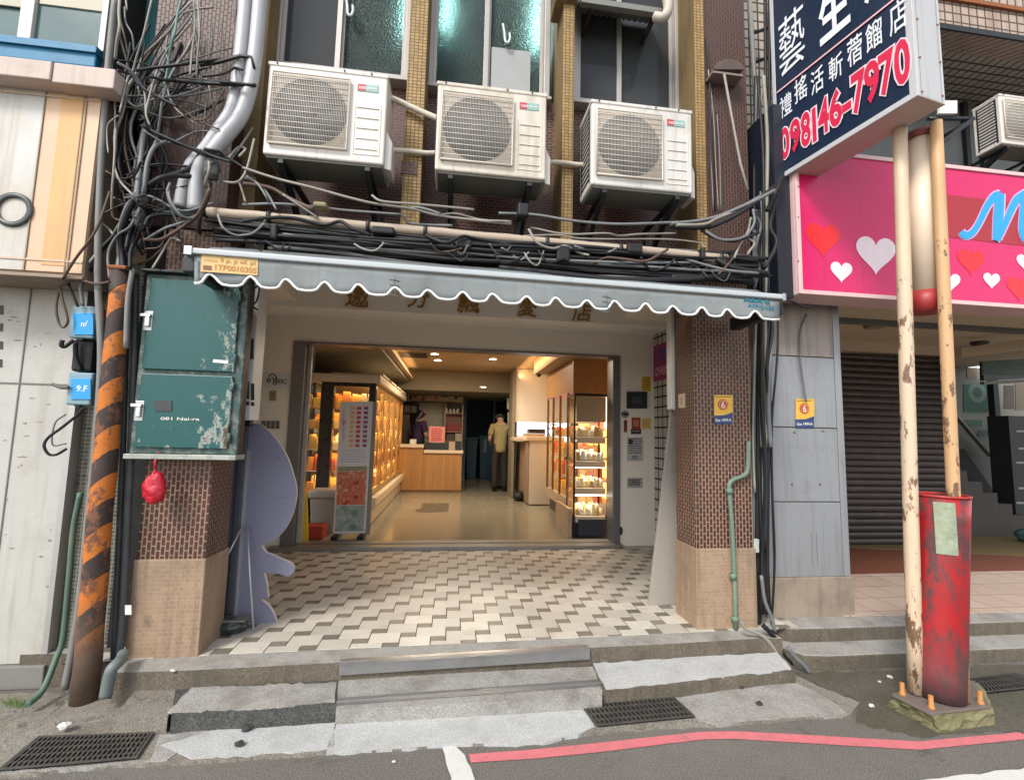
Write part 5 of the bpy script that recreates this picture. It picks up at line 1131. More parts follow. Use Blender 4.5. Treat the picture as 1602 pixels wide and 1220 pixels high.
# ---------------------------------------------------------------- drain gratings
gr_m = M('cast_grating', (.10,.095,.085), .6, .5, var=.35, scale=12, amt=.5, dirt=(.22,.17,.12), dscale=9)
pit = M('drain_pit', (.008,.008,.008), .9)
def grating(c4, nx, ny, label):
    P = [at(x, y, Z=.021) for x, y in c4]          # far left, far right, near right, near left
    t = thing('drain_grating', label, 'drain grating', (P[0]+P[2])/2, 'drain gratings along the gutter')
    q = lambda u, v, z: (P[3].lerp(P[2], u)).lerp(P[0].lerp(P[1], u), v)+Vector((0,0,z))
    mb = MB(); mb.add([q(0,0,-.001), q(1,0,-.001), q(1,1,-.001), q(0,1,-.001)], [(0,1,2,3)]); mb.build('dark_pit', pit, t)
    def bar(u0, v0, u1, v1):
        mb.prism([q(u0,v0,.006), q(u1,v0,.006), q(u1,v1,.006), q(u0,v1,.006)], (0,0,-.004))
    mb = MB(); w = (P[1]-P[0]).length; d = (P[0]-P[3]).length; fx, fy = .012/w, .012/d
    bar(0,0,1,fy*1.2); bar(0,1-fy*1.2,1,1); bar(0,fy*1.2,fx,1-fy*1.2); bar(1-fx,fy*1.2,1,1-fy*1.2); mb.build('rim', gr_m, t)
    mb = MB()
    for j in range(1, ny): mb.prism([q(fx,j/ny-fy*.55,.005), q(1-fx,j/ny-fy*.55,.005), q(1-fx,j/ny+fy*.55,.005), q(fx,j/ny+fy*.55,.005)], (0,0,-.004))
    for i in range(1, nx): mb.prism([q(i/nx-fx*.38,fy*1.2,.0075), q(i/nx+fx*.38,fy*1.2,.0075), q(i/nx+fx*.38,1-fy*1.2,.0075), q(i/nx-fx*.38,1-fy*1.2,.0075)], (0,0,-.004))
    mb.build('bars', gr_m, t)
grating([(60,1152),(241,1146),(214,1186),(-6,1206)], 26, 5, 'rusty drain grating at the lower left before the broken kerb')
grating([(907,1102),(1054,1090),(1088,1121),(935,1136)], 22, 4, 'rusty drain grating set in pale cement in front of the shop steps')
grating([(1512,1062),(1588,1052),(1650,1072),(1518,1086)], 22, 3, 'dark drain grating behind the red sleeve at the right edge')
# grit on the ground
litter = M('pale_litter', (.62,.60,.55), .8)
def scrap(px, py, s, label, mat=litter, z=.02):
    c = at(px, py, Z=z); rn = random.Random(int(px*7+py)); s *= c.y/FOC
    o = MB().ball((c.x, c.y, z+s*.25), s*.6, s*.45, s*.3, 8, 5, jit=.25).build('pebble', mat); return tag(o, label, 'pebble', 'pebbles and scraps on the ground')
for px, py, s, z, lb in ((256,1132,11,.02,'pale pebble under the broken dark kerb at the left'), (322,1128,6,.02,'small pale pebble against the broken kerb, left of the steps'), (1194,1064,9,.02,'pale stone scrap at the end of the right step'), (1392,1060,8,.01,'pale scrap of litter left of the mossy footing'), (1363,1105,8,.01,'pale crumb on the damp ground near the footing'), (1376,1067,5,.01,'tiny pale crumb left of the rusty bolt'), (616,1192,5,.004,'small pale pebble on the asphalt in front of the steps'), (100,1138,13,.035,'pale stone chip behind the left grating'), (270,1050,6,.2,'small pale stone on the platform edge at the left pillar')):
    scrap(px, py, s, lb, z=z)
for px, py, s, lb in ((1160,1076,8,'dark spot of gum on the pale cement at the right'), (1188,1102,9,'black pebble on the pale cement at the right'), (386,1142,12,'flat dark stone on the pale cement at the left'), (374,1166,11,'brown stone chip at the edge of the pale cement')): scrap(px, py, s, lb, M('dark_pebble_%d' % px, (.035,.032,.03), .8), .018)
mb = MB(); rn = random.Random(9)
for k in range(150):
    c = at(22+rn.gauss(0, 13), 1102+rn.gauss(0, 4), Z=.03); h = rn.uniform(.015, .045); d = Vector((rn.uniform(-.5,.5), rn.uniform(-.5,.5), 1)).normalized()
    mb.add([c+Vector((-.002,0,0)), c+Vector((.002,0,0)), c+d*h], [(0,1,2)])
tag(mb.build('weed_tuft', M('weed_green', (.09,.14,.03), .7, var=.3)), 'small tuft of green weed at the foot of the left wall', 'weed')
# ================================================================ inside the shop
SF = .21
shop_floor = M('glossy_shop_floor', (.27,.255,.195), .16, var=.1, scale=2.5, amt=.25, dirt=(.26,.22,.14), dscale=1.5)
wood = brick('oak_boards', (.42,.22,.075), (.37,.19,.06), (.26,.13,.04), 4, .09, .02, vertical=True, amt=.15, streak=.35, dirt=(.24,.11,.03), rough=.4, bump=.1)
wood_grey = M('grey_oak', (.46,.35,.25), .5, var=.15, scale=3, streak=.3, dirt=(.2,.14,.09))
ceil_m = M('shop_ceiling', (.40,.31,.20), .7, var=.04); dim_wall = M('shop_wall', (.40,.36,.27), .7, var=.05); olive = M('olive_soffit', (.22,.19,.13), .7, var=.08)
mb = MB(); mb.box(-3.1, 3.2, DY+.19, 14.6, SF-.05, SF); o = mb.build('shop_floor', shop_floor); o['kind'] = 'structure'
seam_f = M('floor_seam', (.22,.19,.13), .5)
for (x0_, y0_, x1_, y1_) in ((-1.1, 8.6, 2.2, 8.606), (.62, 6.15, .626, 11.2), (-1.1, 10.4, 2.2, 10.406)):
    MB().box(x0_, x1_, y0_, y1_, SF, SF+.0012).build('floor_seam', seam_f, o)
ZC = 2.88
mb = MB(); mb.box(-3.1, 3.2, DY+.12, 14.6, ZC+.25, ZC+.35); mb.build('shop_ceiling', ceil_m, SB)
mb = MB(); mb.box(-3.1, -1.05, DY+.12, 11.2, ZC-.08, ZC+.249); mb.build('ceiling_border', olive, SB); MB().box(-1.05, -.95, DY+.12, 11.2, ZC-.02, ZC+.03).build('cove_trim', ceil_m, SB, bevel=.01)
MB().box(1.60, 3.2, DY+.12, 9.0, ZC-.06, ZC+.249).build('ceiling_border', ceil_m, SB); MB().box(-1.05, 1.6, DY+.12, 6.7, ZC, ZC+.249).build('ceiling_border', ceil_m, SB)

MB().box(-3.1, 1.6, 11.2, 14.6, ZC-.25, ZC+.249).build('rear_bulkhead', olive, SB)
MB().box(-3.2, -3.1, DY+.12, 14.6, SF, ZC+.35).build('shop_wall', dim_wall, SB); MB().box(3.2, 3.3, DY+.12, 14.6, SF, ZC+.35).build('shop_wall', dim_wall, SB)
bx0, bx1 = at(727, 690, Y=13.9).x, at(797, 690, Y=13.9).x; bz = at(760, 619, Y=13.9).z
mb = MB(); mb.box(-3.1, bx0, 13.9, 14.0, SF, ZC+.3); mb.box(bx1, 3.2, 13.9, 14.0, SF, ZC+.3); mb.box(bx0, bx1, 13.9, 14.0, bz, ZC+.3); mb.build('shop_back_wall', dim_wall, SB)
fr = M('door_frame_blue_grey', (.13,.145,.16), .5)
mb = MB(); mb.box(bx0-.06, bx0+.03, 13.84, 14.0, SF, bz+.05); mb.box(bx1-.03, bx1+.06, 13.84, 14.0, SF, bz+.05); mb.box(bx0+.03, bx1-.03, 13.84, 14.0, bz-.03, bz+.05); mb.build('rear_door_frame', fr, SB)
MB().box(at(772,690,Y=13.9).x-.02, at(772,690,Y=13.9).x+.02, 13.87, 13.93, SF, bz-.031).build('rear_door_mullion', fr, SB)
mb = MB(); mb.box(bx0-.5, bx1+.5, 16.6, 16.7, 0, 3.2); mb.box(bx0-.5, bx0-.4, 14.0, 16.6, 0, 3.2); mb.box(bx1+.4, bx1+.5, 14.0, 16.6, 0, 3.2); mb.box(bx0-.5, bx1+.5, 14.6, 16.7, 2.9, 3.0); mb.build('back_room', M('back_room_blue', (.07,.10,.12), .7), SB); 
mb = MB(); mb.box(bx0-.5, bx1+.5, 14.0, 16.6, SF-.06, SF-.002); o = mb.build('back_room_floor', M('back_floor', (.06,.07,.07), .5)); o['kind'] = 'structure'
P = [at(x, y, Z=SF+.002) for x, y in ((661,787),(703,787),(701,800),(677,801),(676,802),(649,800),(651,796),(659,795))]
MB().prism(P, (0,0,-.0014)).build('floor_patch', M('floor_patch', (.10,.09,.065), .5, var=.2), bpy.data.objects['shop_floor'])
# lamps the photograph shows
warm = (1, .82, .60)
dl_glow = glow('downlight_glow', (1, .86, .62), 9)
def downlight(px, py, z, power, label, size=.09):
    c = at(px, py, Z=z); t = thing('downlight', label, 'ceiling light', (c.x, c.y, z), 'downlights in the shop ceiling'); size *= .75
    MB().lathe([(.0,-.012),(size,-.012)], (c.x, c.y, z), (0,0,-1), 20, sm=False).build('diffuser', dl_glow, t) if False else None
    MB().lathe([(size,.0),(size+.03,.0),(size+.03,-.015),(size,-.015)], (c.x, c.y, z), (0,0,1), 24).build('ring', white_paint, t)
    MB().box(c.x-size, c.x+size, c.y-size, c.y+size, z-.009, z-.004).build('diffuser', dl_glow, t)
    l = bpy.data.lights.new('downlight_lamp', 'AREA'); l.energy = power*.19; l.color = warm; l.size = .09; l.shape = 'DISK'
    o = bpy.data.objects.new('downlight_lamp', l); COL.objects.link(o); o.location = (c.x, c.y, z-.03); return t
downlight(680, 553, ZC+.245, 75, 'left nearer lit downlight of the two pairs in the warm ceiling')
downlight(685, 563, ZC+.245, 75, 'left farther lit downlight of the two pairs in the warm ceiling')
downlight(776, 551, ZC+.245, 75, 'right nearer lit downlight of the two pairs in the warm ceiling')
downlight(771, 561, ZC+.245, 60, 'right farther lit downlight of the two pairs in the warm ceiling')
downlight(756, 605, ZC-.255, 22, 'single lit downlight in the rear bulkhead before the blue doorway', .07)
c = at(646, 554, Z=ZC+.248); t = thing('ceiling_vent', 'square black vent in the shop ceiling beside the left downlights', 'vent', (c.x, c.y, ZC+.24)); MB().box(c.x-.3, c.x+.3, c.y-.3, c.y+.3, ZC+.225, ZC+.249).build('frame', olive, t); MB().box(c.x-.26, c.x+.26, c.y-.26, c.y+.26, ZC+.215, ZC+.2245).build('grille', black, t)
# a warm lamp strip hidden in the left cove washes the coffer
for x_ in (-.90, 1.5):
    l = bpy.data.lights.new('cove_strip', 'AREA'); l.shape = 'RECTANGLE'; l.size = .06; l.size_y = 4; l.energy = 6; l.color = (1, .55, .22)
    o = bpy.data.objects.new('cove_strip', l); COL.objects.link(o); o.location = (x_, 8.9, ZC+.07); o.rotation_euler = (0, math.radians(115 if x_ < 0 else -115), 0)
# ---------------------------------------------------------------- freezers with lit goods
gold_fr = M('gold_door_frame', (.55,.37,.14), .35, .6, var=.1); amber = M('amber_liner', (.62,.36,.10), .5, var=.15, scale=4); cream_p = M('cream_plastic', (.64,.54,.40), .35, var=.05, amt=.1, dirt=(.4,.3,.2)); blk_fr = M('black_freezer_frame', (.018,.019,.022), .3)
case_glow = glow('freezer_strip_glow', (1, .74, .35), 14)
cg = glass('amber_case_glass', (.97,.90,.78), .04, alpha=.08)
goods_m = [M('pack_%d' % i, c, .35, var=.2, scale=20) for i, c in enumerate(((.75,.50,.14), (.70,.28,.07), (.62,.09,.04), (.78,.62,.33), (.50,.33,.12), (.72,.70,.62), (.30,.14,.06)))]
def goods(x0, x1, y0, y1, z, h, w=.09, seed=1, name='packed_goods', tone=None):
    rn = random.Random(seed); mb = MB(); x = x0; along = (x1-x0) > (y1-y0)
    a0, a1 = (x0, x1) if along else (y0, y1); b0, b1 = (y0, y1) if along else (x0, x1)
    a = a0
    while a < a1-.03:
        ww = rn.uniform(.5, 1.2)*w; b = b0
        while b < b1-.03:
            hh = h*rn.uniform(.45, 1); d = rn.uniform(.7, 1.2)*w; k = rn.choice(tone) if tone else rn.randrange(7)
            X0, X1, Y0, Y1 = (a, min(a1, a+ww*.92), b, min(b1, b+d*.92)) if along else (b, min(b1, b+d*.92), a, min(a1, a+ww*.92))
            s = rn.uniform(-.012, .012)
            mb.add([(X0,Y0,z),(X1,Y0,z),(X1,Y1,z),(X0,Y1,z),(X0+.01+s,Y0+.012,z+hh),(X1-.01+s,Y0+.012,z+hh*rn.uniform(.85,1)),(X1-.01+s,Y1-.01,z+hh),(X0+.01+s,Y1-.01,z+hh)],
                   [(0,3,2,1),(4,5,6,7),(0,1,5,4),(1,2,6,5),(2,3,7,6),(3,0,4,7)], k)
            b += d
        a += ww
    return mb
fx = -1.18; fy0, fy1 = 7.26, 11.3; fxl = at(499, 700, Y=fy0).x
ft = at(594, 600, Y=fy0).z; fb = at(579, 775, Y=fy0).z
t = thing('glass_freezer', 'long upright freezer with glass doors and warm lit goods along the left', 'freezer', ((fx+fxl)/2, fy0, SF))
MB().box(fxl-.45, fx+.07, fy0-.03, fy1+.03, ft, ft+.13).build('top_cap', cream_p, t, bevel=.02, seg=3)
for k in range(4): MB().box(fxl+.08, fx+.09, fy0+.1+k*1.0, fy0+.85+k*1.0, ft+.131, ft+.165).build('cap_cover', cream_p, t, bevel=.012)
MB().box(fxl-.42, fxl-.40, fy0, fy1, fb, ft-.001).build('back_liner', amber, t)
MB().box(fxl-.40, fx-.02, fy1-.03, fy1, fb, ft-.001).build('back_liner', amber, t)
for a, b in ((fxl-.02, fxl+.17), (fx-.10, fx)): MB().box(a, b, fy0, fy0+.10, fb-.3, ft-.001).build('corner_post', blk_fr, t, bevel=.006)
MB().box(fxl+.17, fx-.10, fy0, fy0+.06, ft-.06, ft-.001).build('top_bar', blk_fr, t); MB().box(fxl+.17, fx-.10, fy0, fy0+.06, fb-.3, fb).build('bottom_bar', blk_fr, t)
MB().box(fxl+.17, fx-.10, fy0+.03, fy0+.036, fb, ft-.06).build('end_glass', cg, t)
nd = 5; L_ = (fy1-fy0-.1)/nd
for k in range(nd):
    y0_ = fy0+.1+k*L_
    mb = MB(); mb.box(fx-.045, fx, y0_+.01, y0_+.07, fb, ft-.005); mb.box(fx-.045, fx, y0_+L_-.07, y0_+L_-.01, fb, ft-.005); mb.box(fx-.045, fx, y0_+.07, y0_+L_-.07, ft-.08, ft-.005); mb.box(fx-.045, fx, y0_+.07, y0_+L_-.07, fb, fb+.07)
    d = mb.build('glass_door', gold_fr, t); MB().box(fx-.028, fx-.022, y0_+.07, y0_+L_-.07, fb+.07, ft-.08).build('pane', cg, d)
    MB().tube([(fx+.03, y0_+.1, fb+.45), (fx+.03, y0_+.1, fb+1.0)], .013, 8).build('handle', gold_fr, d)
lv = [fb+.03+(ft-fb-.1)*k/5 for k in range(5)]; 
for k, z in enumerate(lv):
    s = MB().box(fxl-.38, fx-.06, fy0+.08, fy1-.05, z-.012, z).build('shelf', M('freezer_shelf%d' % k, (.5,.42,.3), .5), t)
    g = goods(fxl-.3, fx-.10, fy0+.13, fy1-.1, z+.001, .27, .12, 40+k, tone=(0,0,1,3,4,5) if k != 1 else (1,2,0,3)).build('packed_goods', goods_m); tag(g, 'warm lit packages filling shelf %s of the long freezer' % ('one, the lowest', 'two, mostly red', 'three, the middle', 'four, second from top', 'five, the topmost')[k], 'goods', None, 'stuff')
for z in lv[1:]+[ft-.03]:
    l = bpy.data.lights.new('freezer_strip', 'AREA'); l.shape = 'RECTANGLE'; l.size = .04; l.size_y = fy1-fy0-.2; l.energy = 4.2; l.color = (1, .66, .28)
    o = bpy.data.objects.new('freezer_strip', l); COL.objects.link(o); o.location = (fx-.12, (fy0+fy1)/2, z-.03); o.rotation_euler = (0, math.radians(35), 0)
    l = bpy.data.lights.new('freezer_strip', 'AREA'); l.shape = 'RECTANGLE'; l.size = .9; l.size_y = .04; l.energy = 2.2; l.color = (1, .68, .30)
    o = bpy.data.objects.new('freezer_strip', l); COL.objects.link(o); o.location = ((fx+fxl)/2-.05, fy0+.10, z-.025); o.rotation_euler = (math.radians(35), 0, 0)
MB().box(fx-.06, fx+.02, fy0-.02, fy1, SF+.02, fb-.03).build('kick_panel', cream_p, t); MB().box(fxl-.4, fx-.06, fy0, fy0+.04, SF+.02, fb-.301).build('front_kick', blk_fr, t)
MB().box(fx+.0, fx+.10, fy0-.08, fy1+.02, fb-.16, fb-.02).build('bumper_rail', cream_p, t, bevel=.02, seg=3)
# second freezer against the left wall
sx = at(478, 700, Y=7.5).x
t = thing('wall_freezer', 'narrow lit freezer cabinet behind the left door jamb', 'freezer', (sx-.2, 7.5, SF))
MB().box(sx-.75, sx-.70, 7.5, 8.2, SF, ft).build('case_side', blk_fr, t); MB().box(sx, sx+.12, 7.45, 8.2, SF, ft).build('case_side', blk_fr, t); MB().box(sx-.7, sx, 8.15, 8.2, SF, ft).build('case_back', amber, t); MB().box(sx-.75, sx+.12, 7.48, 8.2, ft+.001, ft+.12).build('case_top', cream_p, t)
MB().box(sx-.7, sx, 7.5, 8.15, SF, .62).build('case_base', blk_fr, t)
for k in range(5):
    z = .62+.33*k; MB().box(sx-.7, sx, 7.53, 8.14, z-.012, z).build('shelf', blk_fr, t)
    g = goods(sx-.68, sx-.02, 7.56, 8.0, z+.001, .24, .10, 60+k, tone=(1,2,0,3) if k in (2, 3) else (3,4,5,0)).build('packed_goods', goods_m); tag(g, 'packages on shelf %s of the narrow freezer behind the door jamb' % ('one, the lowest', 'two', 'three, the middle', 'four', 'five, the topmost')[k], 'goods', None, 'stuff')
    l = bpy.data.lights.new('freezer_strip', 'AREA'); l.shape = 'RECTANGLE'; l.size = .6; l.size_y = .04; l.energy = 2.6; l.color = (1, .68, .30); o = bpy.data.objects.new('freezer_strip', l); COL.objects.link(o); o.location = (sx-.35, 7.6, z+.30); o.rotation_euler = (math.radians(35), 0, 0)
# ---------------------------------------------------------------- roll-up price display
Yp = at(522, 836, Z=SF+.05).y
t = thing('price_stand', 'tall white price list stand with coloured labels and food pictures beside the freezer', 'display stand', (at(548, 836, Y=Yp).x, Yp, SF))
plate('panel', [(533,629),(584,628),(572,833),(522,834)], Yp, M('stand_white', (.70,.67,.66), .45), t, .03, .004)
plate('side_post', [(584,628),(590,630),(579,836),(572,834)], Yp+.02, M('stand_side', (.25,.23,.2), .5), t, .04)
cols = [(540,(.75,.5,.15)),(550,(.78,.42,.12)),(560,(.55,.06,.10)),(571,(.27,.08,.22))]
for ci, (x, c) in enumerate(cols[1:]):
    lm = M('label_%d' % ci, c, .5, var=.25, scale=30); mb = MB()
    for r_ in range(9): 
        y = 636+r_*7.3; xs_ = x-.049*(y-629)-1; mb.prism([at(px_, py_, Y=Yp-.031) for px_, py_ in box4(xs_, y, xs_+6.6, y+4.8)], (0,-.0015,0))
    mb.build('price_labels', lm, t)
mb = MB(); panel(mb, box4(536,640,539,690), Yp-.031, .0015); mb.build('pink_band', M('stand_pink', (.7,.45,.42), .5), t)
wline('lettering', 'CO', (535,664), (541,663), 6, Yp-.034, sticker_red, t, .03)
mb = MB(); panel(mb, [(531,700),(576,699),(575,727),(529,728)], Yp-.031, .0015); mb.build('form_sheet', M('sheet_white', (.74,.72,.74), .6), t); lines(t, 533, 703, 573, 725, Yp-.0335, M('violet_ink', (.40,.34,.45), .6), 6, gap=.7, seed=51)
food = brick('x', (1,0,0), (1,0,0), (1,0,0), 1, 1) if False else None
def blotch(name, a, b, c, sc):
    m, N, L, B = new_mat(name); v = coords(N); vo = N.new('ShaderNodeTexVoronoi'); vo.inputs['Scale'].default_value = sc; L.new(v, vo.inputs['Vector'])
    r = N.new('ShaderNodeMapRange'); r.inputs[1].default_value = .12; r.inputs[2].default_value = .45; L.new(vo.outputs['Distance'], r.inputs[0])
    k = mixc(N, L, r.outputs[0], a, b); k = mixc(N, L, noise(N, L, v, sc*1.7, 5, .7, .5, .65), k, c); L.new(k, B.inputs['Base Color']); B.inputs['Roughness'].default_value = .4; return m
mb = MB(); panel(mb, [(528,738),(574,736),(571,789),(526,790)], Yp-.031, .0015); mb.build('food_picture', blotch('red_food', (.45,.03,.025), (.62,.16,.08), (.75,.45,.32), 11), t)
mb = MB(); panel(mb, [(529,730),(574,729),(574,735.5),(528,737.5)], Yp-.031, .0015); mb.build('olive_band', M('stand_olive', (.33,.30,.17), .5), t)
mb = MB(); panel(mb, [(526,791),(571,790),(569,830),(524,831)], Yp-.031, .0015); mb.build('leaf_picture', blotch('grey_green_leaf', (.10,.17,.15), (.30,.36,.32), (.5,.54,.48), 7), t)
for px in (526, 566): c = at(px, 838, Y=Yp); MB().box(c.x-.04, c.x+.04, Yp-.12, Yp+.12, SF, SF+.05).build('foot', blk_fr, t, bevel=.006)
# bin, tray, yellow bundle
c = at(502, 815, Z=SF); Yb = at(500, 835, Z=SF).y
x0_, x1_, z0_, z1_ = rect(484, 768, 524, 835, Yb)
t = thing('grey_bin', 'grey swing lid bin behind the price list stand', 'bin', ((x0_+x1_)/2, Yb, SF)); gb = M('bin_grey', (.24,.23,.21), .5, var=.08)
mb = MB(); xm_, dx = (x0_+x1_)/2, (x1_-x0_)/2
mb.add([(xm_-dx*.8,Yb,SF),(xm_+dx*.8,Yb,SF),(xm_+dx*.8,Yb+.3,SF),(xm_-dx*.8,Yb+.3,SF),(xm_-dx,Yb-.03,z1_-.1),(xm_+dx,Yb-.03,z1_-.1),(xm_+dx,Yb+.33,z1_-.1),(xm_-dx,Yb+.33,z1_-.1)], [(0,3,2,1),(4,5,6,7),(0,1,5,4),(1,2,6,5),(2,3,7,6),(3,0,4,7)]); mb.build('bin_body', gb, t, bevel=.02, seg=3)
MB().box(xm_-dx*1.15, xm_+dx*1.08, Yb-.05, Yb+.35, z1_-.099, z1_+.01).build('lid', M('lid_grey', (.30,.29,.26), .45), t, bevel=.035, seg=4)
a = rect(482, 822, 512, 840, Yb-.1); tag(MB().box(a[0], a[1], Yb-.35, Yb-.08, SF, SF+.17).build('red_crate', M('crate_red', (.38,.035,.02), .5, var=.15), None, bevel=.012), 'low red plastic crate on the floor in front of the grey bin', 'crate')
ym = M('yellow_fold', (.72,.50,.02), .45, var=.12); t = thing('yellow_board', 'folded yellow floor sign leaning inside the left door jamb', 'floor sign', at(473, 850, Y=6.25))
for k, (a, b) in enumerate((((470,768),(469,851)), ((476,770),(477,851)))):
    p, q = at(*b, Y=6.25), at(*a, Y=6.32); p.z = SF+.002; w = .035; MB().prism([p+Vector((-w,0,0)), p+Vector((w,0,0)), q+Vector((w*.8,0,0)), q+Vector((-w*.8,0,0))], (0,.02+.02*k,0)).build('leaf', ym, t, bevel=.004)
p, q = at(458, 855, Z=SF), at(466, 775, Y=6.22); tag(MB().tube([p, q], .022, 8).build('wooden_pole', M('pole_wood', (.42,.30,.16), .6)), 'wooden broom pole leaning beside the folded yellow sign', 'pole')
# ---------------------------------------------------------------- counter
cyy = 11.2; ca_, cb_, cc_ = at(622, 735, Y=cyy).x, at(661, 735, Y=cyy).x, at(722, 735, Y=cyy).x; zh, zl_ = at(640, 700, Y=cyy).z, at(690, 709, Y=cyy).z
t = thing('shop_counter', 'two level oak service counter with cream tops at the back of the shop', 'counter', ((ca_+cc_)/2, cyy, SF))
MB().box(ca_, cb_, cyy, cyy+.7, SF, zh).build('high_block', wood, t); MB().box(cb_+.002, cc_, cyy-.002, cyy+.7, SF, zl_).build('low_block', wood, t)
MB().box(ca_-.02, cb_+.01, cyy-.05, cyy+.72, zh+.001, zh+.075).build('counter_top', cream_p, t, bevel=.01); MB().box(cb_+.012, cc_+.03, cyy-.05, cyy+.72, zl_+.001, zl_+.075).build('counter_top', cream_p, t, bevel=.01)
MB().box(ca_, cc_, cyy-.006, cyy-.0005, SF, SF+.05).build('skirting', M('skirt', (.14,.07,.025), .5), t)
zt = zh+.075; zt2_ = zl_+.075
def item(name, label, cat_, px, Y, z, mat, d=.15, bevel=.006):
    x0, x1, a, b = rect(*px, Y); return tag(MB().box(x0, x1, Y, Y+d, z, b).build(name, mat, None, bevel=bevel), label, cat_)
item('pink_card', 'pink menu card standing on the oak counter', 'menu card', (671,667,696,696), cyy+.22, zt2_+.12, M('pink_card', (.70,.27,.26), .5, var=.12), .02)
o = bpy.data.objects['pink_card']; lines(o, 675, 670, 692, 690, cyy+.217, M('red_ink', (.45,.04,.04), .6), 7, gap=.4, seed=71)
item('black_till', 'low black till on the oak counter under the pink card', 'till', (664,692,702,708), cyy+.1, zt2_+.001, blk_fr, .4)
item('card_box', 'small tan box on the oak counter right of the black till', 'box', (702,691,712,706), cyy+.1, zt2_+.001, M('tan_box', (.42,.34,.24), .6), .15)
item('dark_caddy', 'dark caddy at the right end of the oak counter', 'caddy', (713,690,722,706), cyy+.1, zt2_+.001, blk_fr, .15)
item('paper_cup', 'stack of white cups on the high end of the counter', 'cups', (641,687,651,697), cyy+.2, zt+.001, white_paint, .12)
# goods shelf and picture frieze behind the counter
by = 12.9
x0, x1, z0, z1 = rect(630, 604, 725, 628, by)
t = thing('menu_board', 'picture frieze of dumplings and bowls above the counter', 'menu board', ((x0+x1)/2, by, z0)); MB().box(x0-.3, x1, by, by+.08, z0, z1).build('board', M('board_cream', (.45,.42,.30), .6), t)
plate('photo_panel', box4(646,605,686,627), by-.001, blotch('frieze_photo', (.30,.06,.06), (.52,.30,.24), (.10,.05,.04), 6), t, .004)
for k, px in enumerate((box4(633,611,638,625), box4(640,611,645,625), box4(690,613,701,621), box4(704,608,709,616), box4(711,616,716,624))): plate('dish_picture', px, by-.001, M('dish_%d' % k, (.06,.06,.045), .6, var=.4, scale=20), t, .004)
x0, x1, z0, z1 = rect(655, 630, 697, 672, by); tag(MB().box(x0, x1, by+.02, by+.06, z0-.5, z1).build('wall_panel', M('sage_panel', (.40,.42,.34), .6)), 'pale sage panel on the wall behind the counter', 'panel')
t = thing('back_shelf', 'wooden shelf unit with jars behind the right end of the counter', 'shelf unit', at(708, 706, Y=by-.3)); sa, sb = at(695, 670, Y=by-.3).x, at(724, 670, Y=by-.3).x
for x in (sa, sb-.03): MB().box(x, x+.03, by-.3, by, SF, at(700,632,Y=by-.3).z).build('side_panel', wood_grey, t)
for y in (646, 675, 690, 704): z = at(710, y, Y=by-.3).z; MB().box(sa+.03, sb-.03, by-.3, by, z-.02, z).build('shelf_board', wood_grey, t)
MB().box(sa+.03, sb-.03, by-.02, by, 1.0, at(700,647,Y=by).z).build('back_board', M('mauve_back', (.26,.15,.14), .6), t)
for k in range(4):
    c = at(699+k*5.6, 641, Y=by-.25); c.z = at(710,646,Y=by-.3).z; tag(MB().lathe([(.001,0),(.035,0),(.035,.09),(.024,.10),(.024,.13),(.001,.13)], c, (0,0,1), 12).build('white_jar', white_paint), 'small white jar on the top of the back shelf, %s of four' % ('first', 'second', 'third', 'last')[k], 'jar', 'jars on the back shelf')
for k, (px, c_) in enumerate((((699,662,722,674), (.32,.06,.06)), ((699,679,711,689), (.12,.11,.09)), ((712,678,722,689), (.55,.50,.40)))):
    item('stock_box', ('red packs on the middle of the back shelf', 'dark framed box low on the back shelf', 'cream box low on the back shelf')[k], 'stock', px, by-.25, at(710,(675,690,690)[k],Y=by-.3).z+.001, M('stock_%d' % k, c_, .6, var=.25, scale=15), .15)
item('back_cabinet', 'brown wall cabinet behind the counter at the left', 'cabinet', (622,648,640,706), by-.1, SF, M('brown_cab', (.17,.10,.07), .5), .1)
t = item('framed_notices', 'dark framed notices on the wall behind the counter at the left', 'frame', (630,633,653,646), by-.02, at(640,646,Y=by).z, M('frame_dk', (.09,.085,.07), .5), .02)
for px in (box4(633,635,640,644), box4(645,635,651,644)): plate('notice_sheet', px, by-.022, M('sheet_g%d' % px[0][0], (.25,.25,.20), .6), t, .003)
# wheelie bins in the back room
bb = M('bin_blue', (.012,.055,.10), .45, var=.2)
for k, (px, lb) in enumerate(((box4(728,682,747,755), 'blue wheelie bin at the left of the dark rear doorway'), (box4(749,680,771,755), 'blue wheelie bin with a pale strap at the right of the dark rear doorway'))):
    Yb_ = 14.5; x0, x1, z0, z1 = rect(px[0][0], px[0][1], px[2][0], px[2][1], Yb_); z0 = SF
    t = thing('wheelie_bin', lb, 'bin', ((x0+x1)/2, Yb_, SF), 'bins in the back room'); MB().add([(x0+.05,Yb_,z0),(x1-.05,Yb_,z0),(x1-.05,Yb_+.5,z0),(x0+.05,Yb_+.5,z0),(x0,Yb_-.03,z1-.1),(x1,Yb_-.03,z1-.1),(x1,Yb_+.55,z1-.1),(x0,Yb_+.55,z1-.1)], [(0,3,2,1),(4,5,6,7),(0,1,5,4),(1,2,6,5),(2,3,7,6),(3,0,4,7)]).build('bin_body', bb, t, bevel=.02)
    MB().box(x0-.02, x1+.02, Yb_-.06, Yb_+.56, z1-.099, z1-.03).build('lid', M('lid_blue%d' % k, (.02,.10,.17), .4), t, bevel=.02)
    if k: MB().box((x0+x1)/2-.07, (x0+x1)/2+.0, Yb_-.045, Yb_-.032, z1-.55, z1-.12).build('strap', M('strap_pale', (.22,.32,.36), .5), t)
